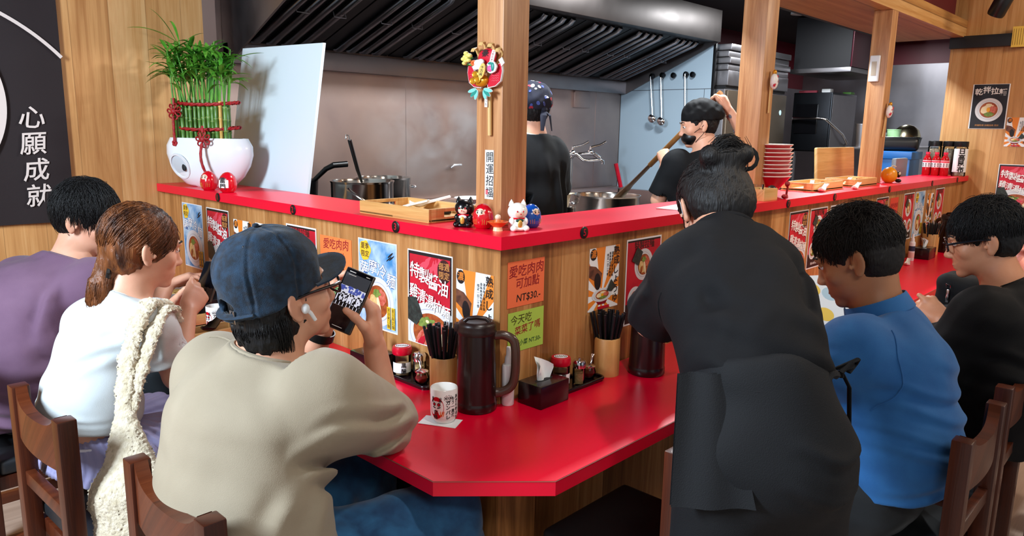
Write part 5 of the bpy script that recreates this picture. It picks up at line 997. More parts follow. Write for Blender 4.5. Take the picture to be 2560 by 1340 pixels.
# ------------------------------------------------------------------ bodies and clothes: smooth joined volumes turned into meshes
V3 = lambda *a: np.array(a, dtype=np.float64)
def nrmz(v): v = np.asarray(v, float); return v / max(np.linalg.norm(v), 1e-9)
class Sdf:
    def __init__(s, vox=.005): s.ops = []; s.vox = vox; s.disp = []
    def _add(s, f, lo, hi, k, op): s.ops.append((f, np.array(lo), np.array(hi), k, op)); return s
    def cap(s, a, b, ra, rb=None, k=.02, op='u'):
        a, b = V3(*a), V3(*b); rb = ra if rb is None else rb; ba = b - a; l2 = max(ba @ ba, 1e-12)
        def f(X, Y, Z):
            t = np.clip(((X - a[0]) * ba[0] + (Y - a[1]) * ba[1] + (Z - a[2]) * ba[2]) / l2, 0, 1)
            return np.sqrt((X - a[0] - t * ba[0]) ** 2 + (Y - a[1] - t * ba[1]) ** 2 + (Z - a[2] - t * ba[2]) ** 2) - (ra + (rb - ra) * t)
        r = max(ra, rb); return s._add(f, np.minimum(a, b) - r, np.maximum(a, b) + r, k, op)
    def ell(s, c, r, R=None, k=.02, op='u'):
        c = V3(*c); r = V3(*r); R = np.eye(3) if R is None else np.asarray(R)   # columns of R: local axes
        def f(X, Y, Z):
            q = [((X - c[0]) * R[0, i] + (Y - c[1]) * R[1, i] + (Z - c[2]) * R[2, i]) for i in range(3)]
            k0 = np.sqrt(sum((q[i] / r[i]) ** 2 for i in range(3))); k1 = np.sqrt(sum((q[i] / r[i] ** 2) ** 2 for i in range(3)))
            return k0 * (k0 - 1) / np.maximum(k1, 1e-6)
        e = np.sqrt(((np.abs(R) * r) ** 2).sum(1)) ; return s._add(f, c - e, c + e, k, op)
    def ecap(s, a, b, side, ra, rb, k=.03, op='u'):
        """capsule of oval section: ra, rb = (half width along SIDE, half depth)"""
        a, b = V3(*a), V3(*b); ba = b - a; L = np.linalg.norm(ba); w = ba / L; u = V3(*side); u = nrmz(u - w * (u @ w)); v = np.cross(w, u)
        def f(X, Y, Z):
            x, y, z = X - a[0], Y - a[1], Z - a[2]; h = x * w[0] + y * w[1] + z * w[2]; t = np.clip(h / L, 0, 1); over = h - t * L
            ru = ra[0] + (rb[0] - ra[0]) * t; rv = ra[1] + (rb[1] - ra[1]) * t; m = np.minimum(ru, rv)
            q = np.sqrt(((x * u[0] + y * u[1] + z * u[2]) / ru) ** 2 + ((x * v[0] + y * v[1] + z * v[2]) / rv) ** 2 + (over / m) ** 2)
            return (q - 1) * m
        r = max(*ra, *rb); return s._add(f, np.minimum(a, b) - r, np.maximum(a, b) + r, k, op)
    def box(s, c, h, R=None, rr=.005, k=.01, op='u'):
        c = V3(*c); h = V3(*h) - rr; R = np.eye(3) if R is None else np.asarray(R)
        def f(X, Y, Z):
            q = [np.abs((X - c[0]) * R[0, i] + (Y - c[1]) * R[1, i] + (Z - c[2]) * R[2, i]) - h[i] for i in range(3)]
            return np.sqrt(sum(np.maximum(t, 0) ** 2 for t in q)) + np.minimum(np.maximum(q[0], np.maximum(q[1], q[2])), 0) - rr
        e = np.abs(R) @ (h + rr); return s._add(f, c - e, c + e, k, op)
    def cut(s, p, n, rad_=None, k=.004):
        """remove what lies beyond the plane (on the side n points to), within RAD_ of p"""
        p, n = V3(*p), nrmz(n)
        if rad_ is None:
            return s._add(lambda X, Y, Z: (X - p[0]) * n[0] + (Y - p[1]) * n[1] + (Z - p[2]) * n[2], [-9] * 3, [9] * 3, k, 'i')
        def f(X, Y, Z):
            h = (X - p[0]) * n[0] + (Y - p[1]) * n[1] + (Z - p[2]) * n[2]; d = np.sqrt((X - p[0]) ** 2 + (Y - p[1]) ** 2 + (Z - p[2]) ** 2) - rad_
            return np.maximum(-h, d)
        return s._add(f, p - rad_, p + rad_, k, 's')
    def fold(s, p0, p1, n, w, amp, bow=0, reach=.14):
        p0, p1, n = V3(*p0), V3(*p1), nrmz(n); L = np.linalg.norm(p1 - p0); d = (p1 - p0) / L; n = nrmz(n - d * (n @ d)); q = np.cross(d, n)
        def f(X, Y, Z):
            x, y, z = X - p0[0], Y - p0[1], Z - p0[2]; t = (x * d[0] + y * d[1] + z * d[2]) / L; ss = x * q[0] + y * q[1] + z * q[2] - bow * np.sin(np.pi * np.clip(t, 0, 1)); h = x * n[0] + y * n[1] + z * n[2]
            env = np.clip(t * 4 + .6, 0, 1) * np.clip((1 - t) * 4 + .6, 0, 1) * np.clip(1.4 - np.abs(h) / reach, 0, 1)
            return -amp * env * (np.exp(-(ss / w) ** 2) - .75 * np.exp(-((ss - 1.7 * w) / w) ** 2))
        m = reach * 1.5; s.disp.append((f, np.minimum(p0, p1) - m, np.maximum(p0, p1) + m)); return s
    def wrinkle(s, amp, scale, seed=0, direc=None, aniso=3.0):
        r = np.random.RandomState(seed); W = []
        for i in range(9):
            k = r.normal(size=3); k /= np.linalg.norm(k)
            if direc is not None: dd = nrmz(direc); k = nrmz(k - dd * (k @ dd) * (1 - 1 / aniso))
            W.append((k * (6.283 / (scale * r.uniform(.7, 1.6))), r.uniform(0, 6.28), r.uniform(.5, 1)))
        def f(X, Y, Z):
            a = 0
            for i, (k, ph, am) in enumerate(W):
                th = X * k[0] + Y * k[1] + Z * k[2] + ph
                if i % 3 == 2: th = th + 1.3 * a
                a = a + am * np.sin(th) * .33
            return amp * a
        s.disp.append((f, None, None)); return s
    def grid(s):
        us = [o for o in s.ops if o[4] == 'u']; lo = np.min([o[1] for o in us], 0) - .03; hi = np.max([o[2] for o in us], 0) + .03
        n = np.ceil((hi - lo) / s.vox).astype(int) + 1; D = np.full(n, .06, np.float32); ax = [lo[i] + np.arange(n[i]) * s.vox for i in range(3)]
        def sl(a, b, m): i0 = np.clip(np.floor((a - m - lo) / s.vox).astype(int), 0, n); i1 = np.clip(np.ceil((b + m - lo) / s.vox).astype(int) + 1, 0, n); return tuple(slice(p, q) for p, q in zip(i0, i1))
        for f, a, b, k, op in s.ops:
            q = sl(a, b, k + .012)
            if any(t.stop <= t.start for t in q): continue
            X, Y, Z = ax[0][q[0]][:, None, None], ax[1][q[1]][None, :, None], ax[2][q[2]][None, None, :]; d = f(X, Y, Z).astype(np.float32); A = D[q]
            if op == 'u': h = np.maximum(k - np.abs(A - d), 0) / k; D[q] = np.minimum(A, d) - h * h * k * .25
            else:
                e = -d if op == 's' else d; h = np.maximum(k - np.abs(A - e), 0) / k; D[q] = np.maximum(A, e) + h * h * k * .25
        for f, a, b in s.disp:
            q = (slice(None),) * 3 if a is None else sl(a, b, 0); X, Y, Z = ax[0][q[0]][:, None, None], ax[1][q[1]][None, :, None], ax[2][q[2]][None, None, :]
            if a is None:
                ix = np.nonzero(np.abs(D) < .02); D[ix] += f(ax[0][ix[0]], ax[1][ix[1]], ax[2][ix[2]]).astype(np.float32)
            else: D[q] += f(X, Y, Z).astype(np.float32)
        return D, lo, n
    def mesh(s, name, m, parent=None, org=(0, 0, 0), label=None):
        D, lo, n = s.grid(); I = D < 0
        c = np.zeros(tuple(n - 1), np.int8); sh = [(i, j, k) for i in (0, 1) for j in (0, 1) for k in (0, 1)]; S = lambda A, o: A[o[0]:A.shape[0] - 1 + o[0], o[1]:A.shape[1] - 1 + o[1], o[2]:A.shape[2] - 1 + o[2]]
        for o in sh: c += S(I, o)
        cell = np.argwhere((c > 0) & (c < 8)); m_ = len(cell); acc = np.zeros((m_, 3)); cnt = np.zeros(m_)
        for a in sh:
            for axis in range(3):
                if a[axis]: continue
                b = list(a); b[axis] = 1; va = D[tuple((cell + a).T)].astype(float); vb = D[tuple((cell + b).T)].astype(float); x = (va < 0) != (vb < 0); t = np.where(x, va / np.where(x, va - vb, 1), 0)
                p = np.tile(np.array(a, float), (m_, 1)); p[:, axis] = t; acc[x] += p[x]; cnt[x] += 1
        V = lo + (cell + acc / cnt[:, None]) * s.vox - np.array(org); idx = np.full(tuple(n - 1), -1, np.int32); idx[tuple(cell.T)] = np.arange(m_); F = []
        for axis in range(3):
            u, w = (axis + 1) % 3, (axis + 2) % 3; q0 = [slice(None)] * 3; q1 = [slice(None)] * 3; q0[axis] = slice(0, -1); q1[axis] = slice(1, None); A, B = I[tuple(q0)], I[tuple(q1)]
            e = np.argwhere(A != B); e = e[(e[:, u] > 0) & (e[:, w] > 0) & (e[:, u] < n[u] - 1) & (e[:, w] < n[w] - 1)]; fl = A[tuple(e.T)]
            du = np.zeros(3, int); du[u] = 1; dw = np.zeros(3, int); dw[w] = 1; q = np.stack([idx[tuple((e - du - dw).T)], idx[tuple((e - dw).T)], idx[tuple(e.T)], idx[tuple((e - du).T)]], 1); q[~fl] = q[~fl][:, ::-1]; F.append(q[(q >= 0).all(1)])
        F = np.concatenate(F); me = bpy.data.meshes.new(name); me.vertices.add(len(V)); me.vertices.foreach_set('co', V.ravel()); me.loops.add(F.size); me.loops.foreach_set('vertex_index', F.ravel().astype(np.int32)); me.polygons.add(len(F)); me.polygons.foreach_set('loop_start', np.arange(0, F.size, 4, dtype=np.int32)); me.polygons.foreach_set('loop_total', np.full(len(F), 4, dtype=np.int32)); me.update(calc_edges=True); me.validate()
        me.polygons.foreach_set('use_smooth', [True] * len(me.polygons)); me.materials.append(m); return link(name, me, parent, label)

def skin(name, col, c2): return mat(name, col, .48, 0, var=(c2, 9), sss=.12, bump=(420, .06), spec=.4)
class Fig:
    """One seated or standing figure. J holds joints in world space."""
    def __init__(s, J, f, skin_m, label, b=1.0, roll=0, vox=.0045, hs=1.0):
        s.J = {k: V3(*v) for k, v in J.items()}; s.sk = skin_m; s.b = b; s.f = nrmz(f); z = V3(0, 0, 1); s.r = nrmz(np.cross(s.f, z)); s.u = np.cross(s.r, s.f)
        if roll: s.r, s.u = s.r * math.cos(roll) + s.u * math.sin(roll), s.u * math.cos(roll) - s.r * math.sin(roll)
        s.hs = hs; s.R = np.stack([s.r, s.f, s.u], 1); s.org = V3(s.J['pel'][0], s.J['pel'][1], 0); s.B = Sdf(vox); s.label = label; s.kids = []
        s.side = nrmz(s.J['shR'] - s.J['shL'])
    def H(s, x, y, z): return s.J['head'] + s.R @ (V3(x, y, z) * s.hs)
    def head(s, ears=True):
        B, H, k = s.B, s.H, s.hs; E = lambda c, r, kk=.02, op='u', R=None: B.ell(H(*c), np.array(r) * k, s.R if R is None else R, kk, op)
        E((0, -.014, .035), (.076, .095, .086)); E((0, .030, -.005), (.065, .066, .085)); E((0, .030, -.062), (.054, .060, .048)); E((0, .077, -.098), (.022, .018, .016))
        for q in (-1, 1): E((q * .042, .060, -.024), (.022, .022, .022), .015)
        B.cap(H(-.036, .088, .027), H(.036, .088, .027), .009 * k, None, .014)
        for q in (-1, 1): E((q * .031, .106, .008), (.015, .013, .0085), .010, 's')
        E((0, .060, -.050), (.036, .037, .042), .018); B.cap(H(0, .091, .018), H(0, .107, -.029), .0080 * k, .0098 * k, .012); E((0, .1105, -.032), (.0115, .0105, .0098), .008)
        for q in (-1, 1): E((q * .0105, .103, -.037), (.0070, .009, .0062), .006)
        E((0, .092, -.066), (.021, .0095, .0055), .007); E((0, .090, -.0765), (.018, .0095, .0065), .007)
        if ears:
            for q in (-1, 1):
                Re = s.R @ np.array(Matrix.Rotation(q * rad(24), 3, 'Z') @ Matrix.Rotation(rad(12), 3, 'X')); E((q * .081, -.014, -.008), (.008, .0195, .032), .008, 'u', Re); E((q * .080, -.008, -.034), (.006, .010, .011), .006); E((q * .0905, -.006, -.006), (.0065, .0095, .0185), .004, 's', Re); E((q * .084, .006, -.014), (.006, .005, .008), .005)
        B.ecap(H(0, -.020, -.055), s.J['nkb'], s.r, (.055 * k, .056 * k), (.062, .058), .025)
    def torso(s):
        B, J = s.B, s.J; sd = s.side; b = s.b
        B.ecap(J['pel'], J['wst'], sd, (.155 * b, .115 * b), (.125 * b, .095 * b), .04); B.ecap(J['wst'], J['chs'], sd, (.125 * b, .095 * b), (.150 * b, .105 * b), .04); B.ecap(J['chs'], J['nkb'], sd, (.145 * b, .10 * b), (.065, .055), .05)
        B.cap(J['shL'] * .9 + J['shR'] * .1, J['shR'] * .9 + J['shL'] * .1, .050 * b, None, .05)
    def limb(s, a, m, c, r): s.B.cap(s.J[a], s.J[m], r[0], r[1], .03); s.B.cap(s.J[m], s.J[c], r[1] * 1.02, r[2], .02)
    def arms(s, r=(.048, .040, .0265)):
        for q in 'LR':
            if 'el' + q in s.J: s.limb('sh' + q, 'el' + q, 'wr' + q, np.array(r) * s.b)
    def legs(s, r=(.080, .056, .038)):
        for q in 'LR':
            if 'kn' + q in s.J:
                s.limb('hip' + q, 'kn' + q, 'an' + q, np.array(r) * s.b); t = s.toe(q); s.B.cap(s.J['an' + q] - V3(0, 0, .03), t, .034, .026, .02)
    def toe(s, q): d = nrmz(np.cross(V3(0, 0, 1), s.side)); d = d * s.J.get('toe', V3(1, 0, 0))[0]; return s.J['an' + q] + d * .16 - V3(0, 0, .055)
    def hand(s, q, d, n, curl=(.5, .5, .5, .5), spread=.08, thumb=None, k=1.0, thumb_dir=None, kk=.011):
        """d wrist to knuckles, n out of the palm; curl per finger in radians at the knuckle"""
        B = s.B; d = nrmz(d); n = nrmz(np.asarray(n, float) - d * (np.asarray(n, float) @ d)); t = np.cross(d, n) * (1 if q == 'R' else -1); w = s.J['wr' + q]
        K = []
        for i, (o, ln) in enumerate(((.027, .088), (.009, .092), (-.010, .088), (-.027, .079))):
            kn = w + (d * ln + t * o) * k; K.append(kn); B.cap(w + (d * .018 + t * o * .55) * k, kn, .0135 * k, .0115 * k, .014)
        B.ell(w + d * .05 * k, np.array((.036, .040, .0135)) * k, np.stack([t, d, n], 1), .014)
        tips = []
        for i, (ph, r) in enumerate((((.042, .025, .021), .0086), ((.046, .029, .022), .0088), ((.042, .027, .021), .0084), ((.033, .021, .019), .0074))):
            p = K[i]; a = 0; sp = spread * (1.5 - i); dd = nrmz(d + t * sp)
            for j, L in enumerate(ph):
                a += curl[i] * (1.0, 1.15, .7)[j]; v = dd * math.cos(a) + n * math.sin(a); e = p + v * L * k; B.cap(p, e, (r * (1.08 - .08 * j)) * k, (r * (1.0 - .09 * j)) * k, kk * .55 if j else kk); p = e
            tips.append(p)
        p = w + (d * .022 + t * .024 + n * .004) * k; v = nrmz(thumb_dir) if thumb_dir is not None else nrmz(d * .75 + t * .62 + n * .35); v2 = nrmz(v * .8 + d * .45) if thumb is None else nrmz(thumb)
        e = p + v * .044 * k; B.cap(p, e, .0155 * k, .0118 * k, .016); e2 = e + nrmz(v + v2) * .033 * k; B.cap(e, e2, .0112 * k, .0102 * k, .008); e3 = e2 + v2 * .026 * k; B.cap(e2, e3, .0102 * k, .0084 * k, .007); tips.append(e3); return tips
    def finish(s, name='person', group=None):
        o = s.B.mesh(name, s.sk, None, s.org); o.location = s.org; tag(o, s.label, 'person', group); s.o = o; return o
    def wear(s, S, name, m, label=None): return S.mesh(name, m, s.o, s.org, label)
    def add(s, mb, name, m=None, label=None, smooth=True):
        mb.v = [tuple(np.array(v) - s.org) for v in mb.v]; return mb.build(name, m, s.o, smooth, label=label)
    def eyes(s, glasses=None):
        for q in (-1, 1):
            e = MB().use(mat('eye_white', 'E8E2DC', .25)).ell(s.H(q * .031, .0815, .007), (.0115,) * 3, 16, 10); p = s.H(q * .031, .0915, .006); e.use(mat('dark_iris', '1C120C', .15)).ell(p, (.0048,) * 3, 12, 8); s.add(e, 'eye')
            s.add(MB().use(mat('eyebrow', '1A1412', .8)).tube([s.H(q * .016, .098, .029), s.H(q * .032, .097, .034), s.H(q * .047, .086, .030)], [.003, .0036, .002], 8), 'eyebrow')
            L_ = [s.H(q * (.031 + .013 * math.cos(a)), .0885 - .006 * abs(math.cos(a)), .007 + .007 * math.sin(a)) for a in [math.pi * i / 8 for i in range(9)]]; s.add(MB().use(s.sk).tube(L_, .0042, 8), 'eyelid')
        l = MB().use(mat('lip', '9A5248', .45)); l.tube([s.H(-.021, .089, -.0705), s.H(-.008, .0985, -.0672), s.H(.008, .0985, -.0672), s.H(.021, .089, -.0705)], [.0015, .0034, .0034, .0015], 8); l.tube([s.H(-.018, .088, -.073), s.H(-.006, .0955, -.0768), s.H(.006, .0955, -.0768), s.H(.018, .088, -.073)], [.0015, .004, .004, .0015], 8); s.add(l, 'lip')
    def eyewear(s, m):
        g = MB().use(m)
        for q in (-1, 1):
            P = [s.H(q * (.033 + .025 * math.copysign(abs(math.cos(a)) ** .7, math.cos(a))), .110 - .004 * abs(math.cos(a)), .004 + .019 * math.copysign(abs(math.sin(a)) ** .7, math.sin(a))) for a in [6.2832 * i / 28 for i in range(29)]]
            g.tube(P, .0028, 8, cap=False); g.tube([s.H(q * .058, .106, .010), s.H(q * .074, .085, .012), s.H(q * .084, .02, .012), s.H(q * .085, -.012, .008), s.H(q * .083, -.030, -.006)], [.0042, .0036, .003, .003, .0028], 8)
        g.tube([s.H(-.008, .112, .008), s.H(0, .116, .010), s.H(.008, .112, .008)], .0026, 8); o = s.add(g, 'spectacles'); return o
    def hair_strands(s, n, m, seed, keep, crown=(0, -.045, .12), L=(.03, .06), lift=.012, r=.0007, messy=.35, drop=.15, base=(.081, .101, .093), c0=(0, -.014, .035), name='hair', fade=False, side=0):
        """fine locks that follow the scalp away from the crown; keep(x, y, z) in head space says where hair grows"""
        R = random.Random(seed); mb = MB().use(m); cr = V3(*crown); c0 = V3(*c0); base = V3(*base); k = 0; tries = 0
        while k < n and tries < n * 12:
            tries += 1; v = V3(R.gauss(0, 1), R.gauss(0, 1), R.gauss(0, 1)); v /= np.linalg.norm(v); p = c0 + v * base
            if not keep(*p): continue
            k += 1; nn = nrmz(v / base); d = p - cr + V3(R.gauss(0, 1), R.gauss(0, 1), R.gauss(0, 1)) * messy * .08 + V3(side, 0, 0) * .05; fz = min(1, max(.38, .45 + 8 * p[2])) if fade else 1; ln = R.uniform(*L) * fz; pts = [p - nn * .004]; st = 6
            for i in range(1, st + 1):
                d = nrmz(d - nn * (d @ nn) + nn * (lift * 18 * fz * fz * (1 - i / st)) * .5 + V3(0, 0, -drop) * i / st); p = p + d * ln / st; q = (p - c0) / base; rr = np.linalg.norm(q)
                if rr < 1.01: p = c0 + q / rr * base * 1.012
                nn = nrmz((p - c0) / base / base); pts.append(p)
            mb.tube([s.H(*q) for q in pts], [r * s.hs * x for x in (1, 1.1, 1.1, 1, .9, .7, .3)], 4, cap=False)
        return mb
    def merge_hair(s, S, mb, m, name='hair'):
        o = S.mesh('hair', m, None, s.org); me = o.data; n = len(me.vertices); co = np.empty(n * 3); me.vertices.foreach_get('co', co); base = len(mb.v); mb.v = [tuple(np.array(v) - s.org) for v in mb.v]
        mb.v += [tuple(v) for v in co.reshape(-1, 3)]; mb.f += [tuple(i + base for i in p.vertices) for p in me.polygons]; mb.mi += [0] * len(me.polygons); bpy.data.objects.remove(o); bpy.data.meshes.remove(me)
        m2 = bpy.data.meshes.new(name); m2.from_pydata(mb.v, [], mb.f); m2.materials.append(m); m2.polygons.foreach_set('use_smooth', [True] * len(m2.polygons)); m2.update(); return link(name, m2, s.o)
    def sleeve(s, S, q, upto, r0, r1, k=.03, hollow=True, arm=.045, flare=(0, 0, 0)):
        """sleeve from the shoulder along the arm; UPTO counts 0..1 to the elbow, 1..2 on to the wrist"""
        J = s.J; a, e, w = J['sh' + q], J['el' + q], J['wr' + q]; fl = V3(*flare)
        if upto <= 1:
            end = a + (e - a) * upto + fl; d = nrmz(e - a); S.cap(a, end, r0, r1, k)
            S.cap(end, end + d * .03, r1, r1 * 1.02, .01)
        else:
            S.cap(a, e, r0, (r0 + r1) / 2, k); end = e + (w - e) * (upto - 1) + fl; d = nrmz(w - e); S.cap(e, end + d * .02, (r0 + r1) / 2, r1, k)
        S.cut(end, d, r1 * 1.9)
        if hollow: S.cap(end - d * .035, end + d * .05, r1 - .006, r1 - .003, .004, 's')
    def shoe(s, q, m, label=None):
        t = s.toe(q); a = s.J['an' + q]; d = nrmz(t - a + V3(0, 0, 1e-3)); d = nrmz(V3(d[0], d[1], 0)); R = np.stack([np.cross(d, V3(0, 0, 1)), d, V3(0, 0, 1)], 1); z = a[2] - .085
        S = Sdf(.006); S.ell(V3(a[0], a[1], z + .045) + d * .01, (.042, .055, .045), R, .03); S.ell(V3(a[0], a[1], z + .034) + d * .10, (.047, .085, .036), R, .03); S.cut(V3(a[0], a[1], z), (0, 0, -1)); s.wear(S, 'shoe', m)
    def trousers(s, m, r=(.105, .080, .068), name='trousers', lo=2.0, pel=(.175, .135), vox=.006, hem=None, waist=.6):
        S = Sdf(vox); J = s.J; b = s.b; S.ecap(J['pel'] - V3(0, 0, .01), J['pel'] + (J['wst'] - J['pel']) * waist, s.side, np.array(pel) * b, np.array(pel) * b * .93, .05)
        for q in 'LR':
            S.cap(J['hip' + q], J['kn' + q], r[0] * b, r[1] * b, .05); e = J['kn' + q] + (J['an' + q] - J['kn' + q]) * min(1, lo - 1)
            if lo > 1: S.cap(J['kn' + q], e, r[1] * b, r[2] * b, .03)
        S.wrinkle(.0035, .09, 3); return s.wear(S, name, m)
def sit(x, y, yaw, seat=.47, hipw=.09, reach=.42, foot=.10, spread=.10, lean=0):
    """pelvis, hips, knees and ankles of a seated figure facing YAW"""
    c, s_ = math.cos(yaw), math.sin(yaw); f = V3(c, s_, 0); r = V3(s_, -c, 0); p = V3(x, y, seat + .10); J = {'pel': p}
    for q, sg in (('L', -1), ('R', 1)):
        J['hip' + q] = p + r * sg * hipw - V3(0, 0, .012); J['kn' + q] = p + f * reach + r * sg * spread + V3(0, 0, .0); J['an' + q] = J['kn' + q] + f * (foot - .10) + V3(0, 0, .087 - p[2] - .0)
    return J
# ------------------------------------------------------------------ the people
SK_A = skin('skin_fair', 'D9A285', 'C98C70'); SK_B = skin('skin_light', 'DDA88C', 'CF957A'); SK_C = skin('skin_tan', 'B8805C', 'A66E4C'); SK_D = skin('skin_warm', 'CE9270', 'BC7E5E'); SK_P = skin('skin_pink', 'D88C7C', 'C87868')
def cloth(name, col, c2=None, bump=(700, .25), rough=.85, vs=6, **k): return mat(name, col, rough, 0, bump=bump, sheen=.15, **(dict(var=(c2, vs)) if c2 else {}), **k)
M_JEAN = cloth('blue_denim', '123E66', '2C6A98', (900, .35), vs=14); M_BLK = mat('black_cotton', '09090C', .8, 0, bump=(700, .25), spec=.25); M_NAVYCAP = cloth('navy_denim', '0A1826', '14334C', (600, .4), vs=60)
M_HAIRB = mat('black_hair', '0B0A0C', .52, spec=.35, bump=(260, .8, (1, 1, .12))); M_HAIRR = mat('auburn_hair', '331608', .38, 0, var=('8A5028', 30, (1, 1, .25)), spec=.4, bump=(260, .8, (1, 1, .12))); M_HAIRD = mat('dark_brown_hair', '17110E', .55, spec=.35, bump=(260, .8, (1, 1, .12)))
def tee(F, m, st, shr=.078, sl=(1.0, .085, .075), neck=(.078, .074), vox=.005, hem=None, folds=(), wr=(.0028, .085, 1, None), name='shirt', hollow=True, nk=.012, flareL=(0, 0, 0), flareR=(0, 0, 0), slL=None, nlean=(0, 0, 0), blend=.06):
    S = Sdf(vox); J = F.J
    for (p, a), (q, b) in zip(st[:-1], st[1:]): S.ecap(p, q, F.side, a, b, blend)
    S.cap(J['shL'] * .93 + J['shR'] * .07, J['shR'] * .93 + J['shL'] * .07, shr, None, .07); S.ecap(st[-1][0], J['nkb'], F.side, (st[-1][1][0] * .62, st[-1][1][1] * .75), neck, .06)
    if hem is not None: S.cut(hem[0], hem[1]); 
    for q in 'LR':
        u = sl if q == 'R' or slL is None else slL
        if 'el' + q in J: F.sleeve(S, q, u[0], u[1], u[2], .05, hollow, flare=flareL if q == 'L' else flareR)
    n = nrmz(J['head'] - J['nkb'] + V3(*nlean)); top = J['nkb'] + n * nk; S.cut(top, n, .13, .006); S.cap(top - n * .05, top + n * .06, neck[0] - .010, neck[0] - .004, .006, 's')
    if wr: S.wrinkle(*wr)
    for f in folds: S.fold(*f)
    o = F.wear(S, name, m); return o
def collar_ring(F, m, R, r=.006, nk=.012, nlean=(0, 0, 0), name='collar', sq=.95):
    J = F.J; n = nrmz(J['head'] - J['nkb'] + V3(*nlean)); c = J['nkb'] + n * (nk - .004); u = nrmz(F.side - n * (F.side @ n)); v = np.cross(n, u)
    F.add(MB().use(m).tube([c + u * R * math.cos(a) + v * R * sq * math.sin(a) for a in [6.2832 * i / 36 for i in range(37)]], r, 8, cap=False, flat=1.6), name)

# --- man in the denim cap, photographing with his phone
J = sit(-.70, .03, 0, .47, reach=.40); J.update(wst=(-.775, .030, .72), chs=(-.735, .040, .885), nkb=(-.678, .035, 1.030), head=(-.645, .022, 1.163), shR=(-.635, -.118, .965), shL=(-.705, .225, .945), elR=(-.388, .002, .797), wrR=(-.400, .034, .996), elL=(-.47, .285, .797), wrL=(-.436, .204, 1.018))
J['knR'] = V3(-.32, -.13, .585); J['knL'] = V3(-.34, .20, .585); J['anR'] = V3(-.22, -.12, .25); J['anL'] = V3(-.24, .20, .25)
F = Fig(J, (.985, -.06, .12), SK_A, 'person in a beige tee and navy denim cap holding a phone in both hands', 1.04, vox=.0042, hs=1.0)
F.head(); F.torso(); F.arms(); F.legs()
dR = nrmz((.06, .10, .98)); nR = nrmz(V3(-.69, .72, .05)); tR = np.cross(dR, nrmz(nR - dR * (nR @ dR))); PH_C = F.J['wrR'] + dR * .112 + nR * .050 + tR * .043
pn = nrmz(tR + V3(-.15, 0, .30)); pu = nrmz(V3(0, 0, 1) - pn * pn[2]); pr = np.cross(pu, pn); a = rad(-20); pu, pr = pu * math.cos(a) - pr * math.sin(a), pr * math.cos(a) + pu * math.sin(a)
F.hand('R', dR, nR, (.5, .7, .8, .9), .03, thumb_dir=dR * .75 + tR * .65 + nR * .25, thumb=dR * .55 + nR * .8 - tR * .05)
F.hand('L', (.10, -.02, .98), V3(.69, -.72, .0), (.75, .55, .5, .5), .05, thumb_dir=(-.35, -.30, .85), thumb=(-.05, -.2, 1))
cap_man = F.finish(); M_BEIGE = cloth('beige_cotton', '978A74', 'A39680', vs=5)
st = [((-.725, .010, .56), (.195, .14)), ((-.765, .015, .72), (.200, .140)), ((-.742, .035, .89), (.200, .135))]
sh_, el_ = F.J['shR'], F.J['elR']
bs_ = tee(F, M_BEIGE, st, .074, (.95, .098, .082), (.082, .078), .0045, ((-.75, .03, .50), (-.1, 0, -1)), [
    ((-.72, -.12, .86), (-.42, -.03, .80), (-.5, -.7, .5), .016, 0.0204, .02), ((-.70, -.14, .82), (-.45, -.04, .765), (-.5, -.7, .4), .014, 0.0170, .02), ((-.70, -.10, .90), (-.45, -.06, .86), (-.5, -.7, .5), .012, 0.0136, .01),
    ((-.90, .18, .66), (-.70, -.18, .64), (-.8, -.6, 0), .018, 0.0170, -.03), ((-.92, .10, .60), (-.66, -.17, .57), (-.8, -.6, 0), .018, 0.0204, -.03), ((-.90, .22, .74), (-.74, -.12, .72), (-.8, -.6, 0), .022, 0.0102, -.02), ((-.74, -.15, .80), (-.80, -.15, .60), (-.5, -.85, 0), .022, .006, .02), ((-.68, -.17, .78), (-.72, -.17, .62), (-.3, -.95, 0), .020, .004, .01)], (.0022, .10, 1, None), flareR=(0, -.004, .004), hollow=False)
collar_ring(F, M_BEIGE, .079, .0065, .010)
def seam(F, pts, m, r=.0022): F.add(MB().use(m).tube(pts, r, 6), 'seam')
F.trousers(M_JEAN, (.105, .085, .072), lo=2.0)
for q in 'LR': F.shoe(q, M_BLACKM)
# hair under the cap, then the cap itself
S = Sdf(.0045); S.ell(F.H(0, -.028, -.005), np.array((.082, .086, .096)) * F.hs, F.R, .02); S.ell(F.H(0, -.060, -.070), np.array((.070, .048, .055)) * F.hs, F.R, .03); S.ell(F.H(0, .112, -.045), np.array((.12, .106, .105)) * F.hs, F.R, .015, 's'); S.cut(F.H(0, 0, .06), F.u)
for q in (-1, 1): S.ell(F.H(q * .095, -.002, -.030), np.array((.040, .034, .052)) * F.hs, F.R, .012, 's')
S.wrinkle(.004, .018, 5, tuple(F.u), 5)
mb = F.hair_strands(2400, M_HAIRB, 3, lambda x, y, z: y < .012 and z < -.015 + .25 * (y + .02) and not (y > -.034 and z < .0), L=(.06, .11), lift=.010, drop=.6, base=(.084, .092, .096), c0=(0, -.026, -.01))
F.merge_hair(S, mb, M_HAIRB)
caps = Sdf(.0028); H = F.H; k = F.hs
caps.ecap(H(0, -.020, -.015), H(0, -.024, .058), F.r, np.array((.088, .113)) * k, np.array((.086, .106)) * k, .03); caps.ell(H(0, -.030, .078), np.array((.080, .092, .068)) * k, F.R, .04); caps.cut(H(0, -.02, .002), -(F.u * .975 - F.f * .22)); caps.ecap(H(0, -.020, -.10), H(0, -.024, .045), F.r, np.array((.079, .103)) * k, np.array((.076, .096)) * k, .004, 's')
caps.ell(H(0, -.135, .006), np.array((.030, .05, .015)) * k, F.R, .004, 's')
